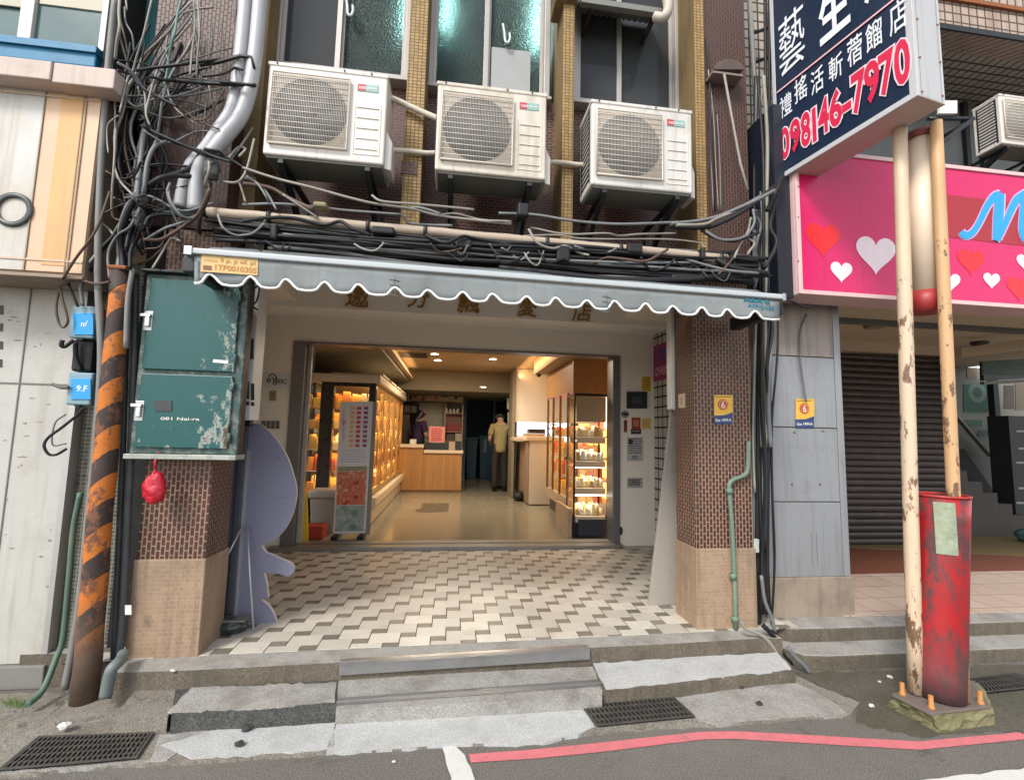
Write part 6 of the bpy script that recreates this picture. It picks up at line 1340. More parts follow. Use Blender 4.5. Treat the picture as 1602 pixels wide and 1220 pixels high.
# ---------------------------------------------------------------- right side: white column, worktop, cabinets
Yr = 10.4; x0, x1 = at(806, 620, Y=Yr).x, at(853, 620, Y=Yr).x
MB().box(x0, x1+1.2, Yr, Yr+.5, at(830,660,Y=Yr).z, ZC+.24).build('white_column', cream, SB); MB().box(x1+.35, 3.2, 9.0, 9.1, SF, ZC+.2).build('shop_wall', dim_wall, SB)
MB().box(x0-.06, x0-.001, Yr-.05, Yr+.6, SF, ZC+.24).build('column_edge', M('edge_dim', (.25,.22,.17), .6), SB)
x0, x1, z0, z1 = rect(809, 659, 853, 690, Yr+.3); tag(MB().box(x0, x1+.6, Yr+.3, Yr+.34, z0, z1).build('lit_panel', glow('lit_panel_white', (.80,.92,1), 1.1)), 'pale blue lit panel behind the white worktop', 'light panel')
z1 = at(835, 690, Y=9.26).z
t = thing('worktop_cabinet', 'white worktop cabinet with a tan side at the right of the aisle', 'cabinet', (1.75, 9.26, SF))
MB().box(1.585, 2.3, 9.24, 9.27, SF+.02, z1-.001).build('front_panel', M('cabinet_white', (.66,.60,.50), .35, var=.03), t, bevel=.004); MB().box(1.56, 2.3, 9.275, 11.0, SF+.02, z1-.001).build('carcass', M('tan_side', (.30,.22,.155), .5), t)
MB().box(1.50, 2.3, 9.20, 11.05, z1, z1+.10).build('worktop', cream_p, t, bevel=.02, seg=3); MB().box(1.36, 1.56, 9.6, 10.6, z1-.02, z1+.07).build('flap', cream_p, t, bevel=.015)
item('scale', 'dark scale on the white worktop', 'scale', (828,671,853,678), 9.6, z1+.16, blk_fr, .3); item('clutter_tray', 'pale tray of tools under the dark scale on the worktop', 'tray', (822,678,853,688), 9.5, z1+.101, M('tray_tan', (.45,.33,.22), .6, var=.3, scale=12), .4)
a = at(812, 783, Z=SF); tag(MB().ball((a.x+.0, a.y, SF+.1), .14, .16, .10, 12, 8, jit=.1).build('dark_bag', black), 'dark bag on the floor at the foot of the tan cabinet side', 'bag')
c = at(843, 586, Y=8.9); t = thing('security_camera', 'small dark security camera under the cream bulkhead', 'camera', c); MB().ball(c, .05, .07, .05).build('dome', black, t); MB().box(c.x-.03, c.x+.03, c.y-.03, c.y+.03, c.z+.03, ZC-.06).build('mount', black, t)
# tall dark shelf edge with hanging things by the rear door
MB_ = rect(797, 624, 806, 770, 12.0); t = thing('tall_rack', 'tall narrow dark rack with white sheets beside the rear doorway', 'rack', (MB_[0], 12, SF)); MB().box(MB_[0], MB_[1], 12.0, 12.5, SF, MB_[3]).build('case', blk_fr, t)
for k, px in enumerate((box4(793,623,800,640), box4(794,645,799,668), box4(795,710,798,742))): plate('white_sheet', px, 11.98, paper, t, .004)
item('side_trolley', 'dark trolley with a pale top under the person in yellow', 'trolley', (775,708,796,762), 11.9, SF+.08, M('trolley_dk', (.05,.042,.035), .5), .5)
# ---------------------------------------------------------------- lit display cabinet and glass case on the right
lw = M('oak_panel', (.36,.185,.065), .45, var=.12, scale=2, streak=.35, dirt=(.2,.09,.03))
ux = 1.86; uy0, uy1 = 6.75, 8.9
t = thing('display_cabinet', 'long oak display cabinet with amber lit shelves along the right wall', 'display cabinet', (ux+.25, uy0, SF))
zc0, zc1 = at(925, 618, Y=uy0).z, at(925, 561, Y=uy0).z
MB().box(at(897,590,Y=uy0).x, at(957,590,Y=uy0).x, uy0, uy0+.05, zc0, zc1).build('front_fascia', lw, t); MB().box(ux-.02, 2.6, uy0+.051, uy1, 2.32, 2.80).build('top_box', lw, t)
MB().box(2.5, 2.6, uy0, uy1, SF, 2.31).build('back_panel', glow('amber_lit_back', (1, .50, .14), 1.2), t)
red_lit = glow('red_lit_panel', (1, .14, .06), 1.1); org_lit = glow('orange_lit_panel', (1, .42, .10), 1.5); wht_lit = glow('white_lit_panel', (1, .80, .62), 2.2)
for (ya, yb_, za, zb_, mm) in ((7.9, 8.5, 1.85, 2.28, org_lit), (7.1, 7.85, 1.98, 2.28, org_lit), (7.1, 7.85, 1.70, 1.975, red_lit), (6.8, 7.05, 1.75, 2.28, wht_lit)): MB().box(2.40, 2.43, ya, yb_, za, zb_).build('lit_panel', mm, t)
MB().box(ux, 2.6, uy0, uy1, .45, .62).build('plinth_board', wood_grey, t); MB().box(ux+.08, 2.6, uy0, uy1, SF, .45).build('plinth', M('plinth_dk', (.10,.085,.07), .6), t)
for k, y in enumerate((6.78, 7.3, 7.85, 8.4, 8.88)): MB().box(ux, ux+.035, y-.018, y+.018, .62, 2.31).build('upright', M('upright_br', (.16,.085,.04), .4, .3), t)
for k, z in enumerate((.95, 1.28, 1.62)):
    MB().box(ux+.04, 2.49, uy0+.02, uy1-.02, z-.02, z).build('shelf', wood_grey, t)
for k, z in enumerate((.621, .951, 1.281, 1.621)):
    g = goods(ux+.08, 2.3, uy0+.08, uy1-.08, z, .22 if k < 3 else .16, .11, 80+k, tone=(0,1,4,0,2)).build('packed_goods', goods_m); tag(g, 'amber lit packages on the %s of the oak display cabinet' % ('floor board', 'lower shelf', 'middle shelf', 'upper shelf')[k], 'goods', None, 'stuff')
    l = bpy.data.lights.new('cabinet_strip', 'AREA'); l.shape = 'RECTANGLE'; l.size = .05; l.size_y = uy1-uy0-.1; l.energy = 2.2; l.color = (1, .60, .25); o = bpy.data.objects.new('cabinet_strip', l); COL.objects.link(o); o.location = (ux+.10, (uy0+uy1)/2, z+.31); o.rotation_euler = (0, math.radians(-25), 0)
c = Vector((ux-.02, 8.2, 1.72)); random.seed(5); mb = MB()
for k in range(90):
    d = Vector((random.gauss(0,.08), random.gauss(0,.12), random.gauss(0,.10))); u = Vector((random.uniform(-1,1), random.uniform(-1,1), random.uniform(-.5,1))).normalized()*.05; w = u.orthogonal().normalized()*.015
    mb.add([c+d-w, c+d+u*.5, c+d+w, c+d-u*.5], [(0,1,2,3)])
tag(mb.build('green_plant', M('plant_green', (.05,.09,.02), .6)), 'small green plant hanging at the far end of the oak display cabinet', 'plant')
# black framed glass case nearest the door
Yg = 6.36; gx0, gx1 = at(893, 740, Y=Yg).x+.04, at(952, 740, Y=Yg).x; gz1 = at(922, 620, Y=Yg).z
tray_m = M('pale_tray_wood', (.66,.52,.37), .5, var=.12)
bkf = M('black_case_frame', (.022,.017,.016), .35, .4)
t = thing('glass_case', 'black framed glass display case with four tilted lit shelves beside the right door jamb', 'display case', ((gx0+gx1)/2, Yg, SF))
gd = .42
for x in (gx0, gx1-.022):
    for y in (Yg, Yg+gd-.022): MB().box(x, x+.022, y, y+.022, SF, gz1).build('post', bkf, t)
mb = MB(); mb.box(gx0, gx1, Yg, Yg+.035, gz1+.001, gz1+.04); mb.box(gx0, gx0+.035, Yg+.035, Yg+gd, gz1+.001, gz1+.04); mb.box(gx1-.035, gx1, Yg+.035, Yg+gd, gz1+.001, gz1+.04); mb.build('top_rim', bkf, t)
MB().box(gx0+.036, gx1-.036, Yg+gd-.03, Yg+gd-.02, at(920,662,Y=Yg).z, gz1).build('back_board', M('case_tan_board', (.40,.30,.19), .6), t); MB().box(gx0+.036, gx1-.036, Yg+.008, Yg+.012, at(920,660,Y=Yg).z, gz1-.002).build('header_board', M('case_header', (.40,.30,.19), .6), t)
zs_ = [at(920, y, Y=Yg).z for y in (808, 764, 722, 684)]
for k, z in enumerate(zs_):
    mb = MB(); h = .085; sl = .07
    mb.prism([(gx0+.04,Yg+.02,z-h),(gx0+.04,Yg+.02,z),(gx0+.04,Yg+gd-.05,z+sl),(gx0+.04,Yg+gd-.05,z+sl-.02)], (gx1-gx0-.08,0,0)); mb.build('tray', tray_m, t)
    g = goods(gx0+.06, gx1-.06, Yg+.05, Yg+gd-.08, z+.02, .15, .075, 90+k, tone=(5,5,3,3,4)).build('wrapped_goods', goods_m); tag(g, 'pale wrapped sweets on the %s tray of the black framed glass case' % ('lowest', 'second lowest', 'second highest', 'topmost')[k], 'goods', None, 'stuff')
    l = bpy.data.lights.new('case_strip', 'AREA'); l.shape = 'RECTANGLE'; l.size = gx1-gx0-.12; l.size_y = .03; l.energy = 1.3; l.color = (1, .86, .70); o = bpy.data.objects.new('case_strip', l); COL.objects.link(o); o.location = ((gx0+gx1)/2, Yg+.09, z+.27 if k < 3 else gz1-.03-.18); o.rotation_euler = (math.radians(22), 0, 0)
    MB().box(gx0+.04, gx1-.04, Yg+.03, Yg+.045, z+.285, z+.295).build('strip_lamp', glow('case_glow%d' % k, (1,.9,.75), 8), t) if k < 3 else None
MB().box(gx0+.036, gx1-.036, Yg+gd-.018, Yg+gd-.010, SF+.2, at(920,663,Y=Yg).z).build('back_glass', cg, t)
MB().box(gx0+.006, gx0+.010, Yg+.036, Yg+gd-.036, zs_[0], gz1).build('side_glass', cg, t)
MB().box(gx0+.04, gx1-.04, Yg+.05, Yg+gd-.04, SF, zs_[0]-.12).build('lower_cabinet', blk_fr, t); plate('dark_crate', box4(904,812,946,838), Yg+.02, M('crate_navy', (.03,.035,.05), .4, var=.5, scale=20), t, .03)
MB().box(gx0-.06, gx0-.005, Yg+.05, Yg+gd+.4, SF, .60).build('side_box', wood_grey, t)

# ---------------------------------------------------------------- the two people in the shop
skin_t = M('skin', (.50,.32,.22), .5, var=.06)
def skin_obj(name, V, E, mat, parent, sub=2):
    me = bpy.data.meshes.new(name); bm = bmesh.new(); lay = bm.verts.layers.skin.verify(); vs = []
    off = parent.location if parent else Vector()
    for i, (x, y, z, r) in enumerate(V):
        v = bm.verts.new((x, y, z)); v[lay].radius = (r if isinstance(r, tuple) else (r, r)); v[lay].use_root = (i == 0); vs.append(v)
    for a, b in E: bm.edges.new((vs[a], vs[b]))
    bm.to_mesh(me); bm.free(); me.materials.append(mat); o = bpy.data.objects.new(name, me); COL.objects.link(o); o.parent = parent
    k = o.modifiers.new('s', 'SKIN'); k.use_smooth_shade = True; k = o.modifiers.new('d', 'SUBSURF'); k.levels = sub; k.render_levels = sub; return o
def person(label, loc, rz, k, shirt, trouser, hair, bow=.5, long_hair=False):
    t = thing('person', label, 'person', loc); t.rotation_euler = (0, 0, rz); t.scale = (k, k, k)
    par = t; zero = bpy.data.objects
    V = [(0,0,.95,.125),(0,0,1.12,.115),(0,0,1.30,.13),(0,.01,1.43,.07),(0,.03+.03*bow,1.50,.055),(0,.05+.08*bow,1.58-.02*bow,.085),(0,.06+.13*bow,1.67-.06*bow,.088),
         (.10,0,.90,.085),(.105,.02,.50,.058),(.105,-.01,.10,.042),(.115,.13,.035,.035), (-.10,0,.90,.085),(-.105,.02,.50,.058),(-.105,-.01,.10,.042),(-.115,.13,.035,.035),
         (.175,0,1.40,.055),(.235,.04,1.12,.042),(.18,.22,1.02,.030),(.165,.29,1.01,.028), (-.175,0,1.40,.055),(-.235,.04,1.12,.042),(-.18,.22,1.02,.030),(-.165,.29,1.01,.028)]
    E = [(0,1),(1,2),(2,3),(3,4),(4,5),(5,6),(0,7),(7,8),(8,9),(9,10),(0,11),(11,12),(12,13),(13,14),(3,15),(15,16),(16,17),(17,18),(3,19),(19,20),(20,21),(21,22)]
    for s, w, h in ((1, 17, 18), (-1, 21, 22)):               # fingers and thumb
        for i, (dx, ln) in enumerate(((-.024,.075),(-.008,.085),(.008,.08),(.024,.062))):
            a = len(V); V += [(s*.165+dx,.33,1.005,.009),(s*.165+dx,.33+ln*.6,.99,.0085),(s*.165+dx,.33+ln,.965,.0075)]; E += [(h,a),(a,a+1),(a+1,a+2)]
        a = len(V); V += [(s*.165-s*.035,.28,1.0,.010),(s*.165-s*.05,.325,.99,.008)]; E += [(h,a),(a,a+1)]
    z6 = V[6]
    a = len(V); V += [(0, z6[1]+.105, z6[2]-.03, .014)]; E += [(6, a)]                  # nose
    skin_obj('body', V, E, skin_t, None).parent = t
    V = [(0,0,.80,.150),(0,0,.93,.155),(0,0,1.12,.15),(0,0,1.30,.155),(0,.01,1.42,.10),(.175,0,1.40,.078),(.225,.03,1.18,.072),(-.175,0,1.40,.078),(-.225,.03,1.18,.072)]
    skin_obj('shirt', V, [(0,1),(1,2),(2,3),(3,4),(4,5),(5,6),(4,7),(7,8)], shirt, None).parent = t
    mb = MB()
    for q in (1, -1):
        lp = cat([(q*.05,0,1.0),(q*.08,0,.88),(q*.098,.01,.70),(q*.104,.02,.50),(q*.106,.0,.28),(q*.106,-.01,.085)], 4); nl = len(lp)
        mb.tube(lp, [.105-.043*(k/(nl-1))+.004*math.sin(k*2.1+q) for k in range(nl)], 14)
    mb.ball((0, -.012, .90), .155, .115, .12, 16, 10); e = mb.build('trousers', trouser); e.parent = t
    for s in (1, -1): skin_obj('shoe', [(s*.105,-.04,.05,.05),(s*.11,.06,.045,.05),(s*.118,.15,.04,.042)], [(0,1),(1,2)], black, None).parent = t
    hy, hz = z6[1], z6[2]
    q5 = Vector((0, .05+.08*bow, 1.58-.02*bow)); q6 = Vector(z6[:3]); ax_ = (q6-q5).normalized(); bk = Vector((0, -ax_.z, ax_.y))
    hv = [tuple(q6+bk*.030+ax_*.012)+(.104,), tuple(q5.lerp(q6, .45)+bk*.036)+(.108,), tuple(q5+bk*.040-ax_*.02)+(.088,)]+([(0,-.065,1.46,.08),(0,-.08,1.33,.07)] if long_hair else [])
    skin_obj('hair', hv, [(i, i+1) for i in range(len(hv)-1)], hair, None).parent = t
    mb = MB()
    for s in (1, -1): mb.ball((s*.033, hy+.082, hz+.0), .012, .008, .008, 8, 6)
    e = mb.build('eyes', black); e.parent = t
    mb = MB(); mb.tube(cat([(-.022,hy+.084,hz-.065),(0,hy+.092,hz-.068),(.022,hy+.084,hz-.065)]), .005, 6); e = mb.build('mouth', M('lips_'+str(len(bpy.data.materials)), (.35,.12,.10), .5)); e.parent = t
    for s in (1, -1): mb = MB(); mb.ball((s*.088, hy, hz-.01), .012, .022, .032, 8, 6); e = mb.build('ear', skin_t); e.parent = t
    return t
hair_k = M('black_hair', (.012,.01,.012), .4)
c = at(784, 764, Z=SF)
pp = person('person in yellow T-shirt and dark trousers seen from behind, head bowed', (c.x-.11, 11.45, SF), 0, 1.14, M('mustard_shirt', (.33,.27,.125), .8, var=.12, bump=.4, bscale=14), M('dark_trousers', (.025,.022,.02), .8), hair_k, .75)
mb = MB(); mb.text('STAFF', (-.07,-.158,.99), (1,0,0), (0,0,1), .028, .14, ext=0, off=.02) if False else None
c = at(653, 690, Y=12.0)
person('person with long dark hair in a dark purple top working behind the counter', (c.x, 12.15, SF), math.radians(-50), 1.17, M('purple_top', (.045,.018,.06), .8, var=.2, bump=.4, bscale=14), M('dark_trousers_b', (.02,.02,.025), .8), M('purple_black_hair', (.022,.012,.024), .4), .4, True)
# ================================================================ cables, conduits and wiring
def crop(ox, oy, s): return lambda *pts: [(ox+x/s, oy+y/s) for x, y in pts]
k1 = crop(140, 0, 5.085); k2 = crop(140, 200, 5.082); k7 = crop(380, 260, 3.814); k8 = crop(780, 280, 3.814); k4 = crop(1050, 300, 4.69)
G1 = 'cables tangled over the left corner'
def cable(px, r, mat, label, group, Y=3.16, dep=.05, n=6, name='cable'):
    """one cable hung along photo-measured points on the facade; it weaves a little in depth"""
    ph = random.uniform(0, 6.3)
    if isinstance(Y, (list, tuple)): ys = [Y[0]+(Y[1]-Y[0])*i/(len(px)-1) for i in range(len(px))]
    else: ys = [Y+dep*math.sin(ph+i*1.1) for i in range(len(px))]
    P = cat([at(x, y, Y=yy) for (x, y), yy in zip(px, ys)], 6)
    if group == G1: r *= .8
    return tag(MB().tube(P, r, n).build(name, mat), label, 'cable', group)
random.seed(21)
G1 = 'cables tangled over the left corner'
LT = {'p': (pale_cable, 'pale thin cable in the tangle over the left brick pier'), 'g': (grey_cable, 'grey cable in the tangle over the left brick pier'), 'k': (black, 'black cable in the tangle over the left brick pier'), 't': (green_cable, 'pale green cable in the tangle over the left brick pier'), 'b': (brown_cable, 'brown cable in the tangle over the left brick pier')}
def L(kind, r, pts, Y=None): cable(pts, r, LT[kind][0], LT[kind][1], G1, Y if Y is not None else random.uniform(3.0, 3.2))
# upper tangle (read from the photograph)
L('p', .0075, k1((495,0),(430,280),(380,440),(340,580),(300,640),(240,900)))
L('p', .0085, k1((830,0),(720,110),(640,240),(540,340),(430,450),(370,590),(310,690),(300,790),(370,850),(440,830),(560,760)))
L('p', .0085, k1((810,180),(720,290),(620,400),(540,560),(480,760),(450,900),(480,1000)))
L('p', .008, k1((830,280),(760,420),(680,530),(600,690),(530,860),(470,930)))
L('g', .010, k1((840,330),(740,450),(650,600),(590,760),(560,950),(540,1100)))
L('t', .009, k1((730,0),(700,120),(680,260),(650,360),(630,520),(610,660)))
L('t', .008, k1((715,60),(670,260),(640,420),(620,560),(590,700)))
L('g', .008, k1((760,100),(640,250),(610,400),(640,560),(600,700),(520,840),(440,1000)))
L('p', .0085, k1((740,110),(860,75),(990,60)))
L('p', .008, k1((810,150),(850,260),(860,400),(870,500),(920,600),(960,720),(990,820)))
L('p', .0075, k1((825,130),(870,200),(880,300),(840,420)))
L('p', .007, k1((860,0),(870,120),(875,260),(860,450),(850,620)))
L('g', .008, k1((880,0),(885,150),(870,320)))
L('g', .006, k1((1150,380),(1020,410),(900,450),(750,480),(640,520)))
L('k', .013, k1((1322,440),(1180,460),(900,490),(700,520),(520,540),(370,560)), 3.04)
L('k', .013, k1((1322,680),(1100,660),(950,650),(760,630),(620,640),(480,610)), 3.04)
L('k', .010, k1((1220,560),(1160,540),(1110,570),(1040,595),(900,610)), 3.02)
L('k', .012, k1((430,1000),(560,1080),(700,1140),(880,1200),(1000,1250),(1130,1290)), 3.02)
L('k', .011, k1((410,1000),(600,1090),(760,1160),(930,1240),(1100,1260),(1322,1400)), 3.03)
L('p', .0075, k1((620,690),(640,780),(700,880),(850,990)))
L('b', .007, k1((590,790),(740,870),(860,960),(1030,1030)))
L('b', .006, k1((1080,700),(1000,840),(920,950),(780,940),(720,850)))
L('g', .011, k1((220,500),(320,560),(400,660),(440,740),(450,900)))
L('k', .012, k1((220,560),(330,600),(420,700),(560,780),(700,850)))
L('p', .0075, k1((385,690),(420,860),(470,980),(520,1080)))
L('p', .007, k1((195,650),(205,900),(200,1100),(200,1220)))
L('p', .007, k1((270,660),(240,800),(240,950),(200,1050),(200,1220)))
L('g', .008, k1((300,740),(270,900),(220,1050),(210,1220)))
L('p', .006, k1((230,920),(150,990),(140,1100),(150,1220)))
L('g', .007, k1((280,60),(290,180),(340,280),(355,420)))
L('p', .007, k1((290,0),(298,80)))
L('p', .011, k1((240,0),(235,110),(240,220),(220,330),(205,470)), 3.05)
L('g', .008, k1((380,950),(410,920),(430,940),(400,960)))
L('p', .0065, k1((830,0),(840,200),(815,420),(800,600)))
for k in range(12):                                            # finer hangers against the brick
    x = random.uniform(760, 1180); y0 = random.uniform(0, 250); y1 = random.uniform(600, 1200)
    L(random.choice('pgbb'), random.uniform(.003, .005), k1((x, y0), (x+random.uniform(-40, 40), (y0+y1)/2), (x+random.uniform(-90, 60), y1)), random.uniform(3.15, 3.3))
# lower knot by the awning end
L('g', .020, k2((440,0),(415,200),(390,400),(370,540),(300,640),(250,800),(240,1000),(230,1120)), 3.10)
L('k', .022, k2((360,560),(300,680),(250,860),(260,1000),(270,1130)), 3.08)
L('g', .015, k2((620,110),(520,150),(460,280),(440,450),(430,540)), 3.05)
L('g', .014, k2((540,100),(470,260),(450,420),(410,560),(400,700)), 3.12)
L('k', .020, k2((810,390),(680,380),(570,400),(500,440),(440,480)), 3.04)
L('k', .018, k2((900,180),(820,300),(740,350),(600,390)), 3.05)
L('p', .009, k2((195,300),(240,420),(330,520),(360,540)))
L('g', .008, k2((230,400),(260,510),(340,545)))
L('p', .008, k2((210,0),(195,300),(180,500),(180,680),(220,730),(335,735)))
L('p', .008, k2((190,200),(130,420),(90,560),(40,760)))
L('g', .010, k2((640,440),(620,520),(660,640),(740,710),(850,700),(900,640)), 3.04)
L('g', .010, k2((630,470),(640,570),(720,690),(800,720),(860,690)), 3.02)
L('t', .009, k2((510,650),(620,670),(760,680),(850,680)))
L('k', .013, k2((440,780),(480,710),(600,690),(760,700),(840,690)))
L('g', .011, k2((460,880),(600,800),(720,760),(860,700),(930,560)))
L('b', .013, k2((430,890),(560,890),(660,840),(780,760),(870,680),(960,480)))
L('b', .010, k2((390,1080),(480,1050),(560,980),(640,900)))
L('p', .008, k2((500,1120),(580,990),(650,880),(720,900)))
L('p', .009, k2((80,750),(150,800),(190,850)), 3.1)
L('p', .008, k2((240,760),(170,870),(100,940),(0,1070)), 3.1)
L('g', .010, k2((160,1200),(150,1000),(220,860),(320,790),(380,680)), 3.06)
L('k', .014, k2((320,1120),(330,980),(380,860),(430,740),(440,600)), 3.08)
L('k', .012, k2((290,960),(310,860),(330,820),(310,900),(290,980)), 3.08)
L('g', .009, k2((500,610),(520,570),(580,590),(600,640),(540,660)), 3.1)
L('p', .010, k2((950,270),(950,340),(920,440),(940,480)), 3.02)
L('p', .010, k2((1100,250),(1180,160),(1240,170),(1190,230)), 3.1)
L('p', .009, k2((1020,690),(1060,790),(1150,850),(1260,850),(1350,800),(1400,730)), 3.03)
L('k', .014, k2((960,440),(940,560),(890,680),(870,780),(880,840)), 3.06)
L('p', .010, k2((1300,0),(1200,150),(1120,260)), 3.2)
L('p', .010, k2((1310,90),(1250,330),(1180,430),(1060,430)), 3.1)
L('g', .009, k2((1240,400),(1330,440),(1400,540),(1423,590)), 3.08)
L('p', .009, k2((1190,430),(1220,520),(1240,590)), 3.08)
L('k', .014, k2((0,1140),(110,950),(260,820),(370,760)), 3.12)
L('b', .009, [(98,437),(118,405),(150,360),(172,300)], 3.05)
L('b', .010, [(94,447),(120,438),(150,444),(172,441)], 3.08)
for k in range(16):                                            # thin ends in the knot
    c = (random.uniform(200, 318), random.uniform(235, 400)); a = random.uniform(0, 6.3); d = random.uniform(18, 50)
    L(random.choice('kkggb'), random.uniform(.005, .010), [(c[0]-d*math.cos(a), c[1]-d*math.sin(a)), (c[0]+random.uniform(-10,10), c[1]+random.uniform(-10,14)), (c[0]+d*math.cos(a+.5), c[1]+d*math.sin(a+.5)*.8)], random.uniform(3.05, 3.2))
for k in range(26):                                            # older dark runs deeper in the corner
    x = random.uniform(172, 245); y0 = random.uniform(-15, 150); y1 = random.uniform(300, 425)
    L(random.choice('kkkgb'), random.uniform(.006, .013), [(x+40*(k % 3), y0), (x+random.uniform(-15, 25), (y0*2+y1)/3), (x+random.uniform(-20, 20), (y0+2*y1)/3), (215+random.uniform(-28, 25), y1)], random.uniform(3.18, 3.31))
for k in range(14):
    y = random.uniform(85, 330); x = random.uniform(165, 230)
    L(random.choice('kkg'), random.uniform(.005, .011), [(x, y), (x+40, y+random.uniform(-8, 22)), (x+90, y+random.uniform(-5, 30)), (x+140, y+random.uniform(-18, 40))], random.uniform(3.1, 3.3))
# splices bound with tape
def splice(px, py, w, h, label):
    c = at(px, py, Y=3.05); s = 3.05/FOC; mb = MB(); rn = random.Random(int(px))
    mb.ball(tuple(c), w*s/2, .05, h*s/2, 14, 9, jit=.14)
    o = mb.build('cable_splice', M('splice_%d' % int(px), (.05,.05,.052), .6, var=.6, scale=30, amt=.6, dirt=(.3,.28,.24), dscale=16)); tag(o, label, 'cable splice', 'taped cable splices')
splice(331, 266, 22, 34, 'taped black cable splice where the two grey conduits end'); splice(221, 312, 17, 22, 'pale taped cable splice above the striped pole'); splice(219, 342, 12, 30, 'long taped cable splice just above the striped pole'); splice(334, 240, 30, 10, 'flat taped splice on the black cable crossing the grey conduits')
# steel wall brackets of the conduits
for px, lab_ in (([(312,102),(340,98),(376,88),(393,90),(398,108)], 'upper rusty steel strap holding the two grey conduits'), ([(268,126),(330,131),(372,133),(400,134)], 'lower rusty steel strap holding the two grey conduits')):
    tag(MB().tube([at(x, y, Y=3.06) for x, y in px], .012, 4).build('conduit_strap', steel_dark), lab_, 'strap')
conduit = M('grey_conduit', (.42,.425,.44), .45, .1, var=.08, amt=.2, streak=.2, dirt=(.2,.19,.17)); conduit_b = M('buff_conduit', (.40,.32,.245), .6, var=.1, amt=.4, dirt=(.17,.12,.085))
def grey_conduit(px, ys, label): return tag(MB().tube(cat([at(x, y, Y=yy) for (x, y), yy in zip(px, ys)], 6), .046, 16).build('conduit', conduit), label, 'conduit', 'fat grey conduits down the left pier')
grey_conduit([(387,-25),(382,40),(376,98),(370,147),(362,177),(343,206),(322,236),(300,262),(290,292),(283,326)], [3.12]*6+[3.13,3.15,3.16,3.16], 'fat grey conduit bending left down the pier, the left one of the pair')
grey_conduit([(409,-25),(404,40),(398,98),(389,147),(376,183),(354,212),(331,240),(316,258),(308,286),(305,331)], [3.10]*6+[3.10,3.11,3.12,3.12], 'fat grey conduit bending left down the pier, the right one of the pair')
t = thing('buff_conduit', 'long straight buff conduit running under the air conditioners above the awning', 'conduit', at(325, 332, Y=3.10))
A, B = at(326, 332, Y=3.10), at(1136, 405, Y=3.10); n = 24
MB().tube([A.lerp(B, k/n)+Vector((0, 0, random.uniform(-.003,.003))) for k in range(n+1)], .034, 14).build('pipe', conduit_b, t)
for f in (.105, .28, .385, .62, .77, .985):
    p = A.lerp(B, f); MB().lathe([(.036,-.012),(.042,-.012),(.042,.012),(.036,.012)], p, B-A, 16).build('clamp', steel_dark, t); 
for k, (x0_, y0_, x1_, y1_) in enumerate(((385,378,590,389), (420,388,640,392), (640,385,800,398), (985,408,1110,415))):
    A, B = at(x0_, y0_, Y=3.12), at(x1_, y1_, Y=3.12); tag(MB().tube([A, B], .012, 8).build('thin_conduit', conduit_b), ('short buff rod hanging below the long conduit, far left', 'short buff rod close above the awning, left of its middle', 'short buff rod close above the awning at its middle', 'short buff rod above the awning near its right end')[k], 'conduit')
# bundle above the awning
G2 = 'cables strung above the awning'
AB = {'k': (black, 'black cable in the sagging bundle strung above the awning'), 'p': (pale_cable, 'pale cable in the sagging bundle strung above the awning'), 'g': (grey_cable, 'grey cable in the sagging bundle strung above the awning'), 'b': (brown_cable, 'brown cable in the sagging bundle strung above the awning')}
def A_(kind, r, pts, Y=None, dep=.04): cable(pts, r, AB[kind][0], AB[kind][1], G2, Y if Y is not None else random.uniform(3.02, 3.2), dep)
A_('p', .009, k7((0,10),(200,75),(400,125),(740,215),(1000,255),(1200,300),(1602,345)))
A_('p', .008, k7((770,175),(830,210),(1000,225),(1180,240),(1380,260)))
A_('g', .010, k7((980,255),(1060,250),(1180,285)))
A_('p', .007, k7((1180,290),(1280,285),(1420,320),(1602,330)))
A_('b', .014, k7((0,105),(160,130),(280,195),(420,260)), 3.04)
A_('g', .008, k7((20,60),(110,120),(150,170),(200,260)))
A_('p', .007, k7((240,170),(330,230),(450,310)))
A_('g', .009, k7((0,230),(200,225),(400,240),(620,265),(950,290)))
A_('g', .009, k7((950,290),(990,340),(1100,350),(1250,355)))
A_('k', .012, k7((0,330),(140,310),(300,310),(480,350),(580,330),(650,370),(760,410)), 3.03)
A_('k', .012, k7((1090,410),(1150,440),(1220,455),(1310,420),(1380,430),(1602,470)), 3.03)
A_('g', .008, k7((-20,415),(60,400),(130,340)), 3.03)
A_('g', .011, k8((0,205),(220,215),(440,250),(700,270),(1000,262),(1200,250),(1400,190),(1602,80)))
A_('p', .008, k8((190,290),(400,330),(640,325),(720,340),(840,330),(1060,325)))
A_('p', .006, k8((150,340),(350,335),(480,355),(700,360),(1000,360),(1190,380),(1230,410)))
A_('p', .009, k8((180,300),(230,380),(320,415),(400,400),(480,440),(540,455)), 3.03)
A_('g', .009, k8((450,400),(560,435),(660,435),(700,415)), 3.03)
A_('b', .010, k8((560,510),(640,470),(760,480),(880,490),(1010,420)), 3.05)
A_('g', .010, k8((1120,480),(1260,520),(1400,550),(1602,565)), 3.05)
A_('k', .010, k8((1130,490),(1200,540),(1250,590)), 3.05)
A_('b', .008, k8((1200,590),(1260,510),(1360,460)), 3.05); A_('b', .008, k8((1310,570),(1360,520),(1400,470)), 3.05)
A_('k', .022, k8((0,530),(300,560),(700,600),(1100,600),(1400,575),(1602,570)), 3.06)
A_('k', .020, k8((1602,565),(1400,530),(1300,480)), 3.06)
base = lambda x: 352+(x-330)*.072
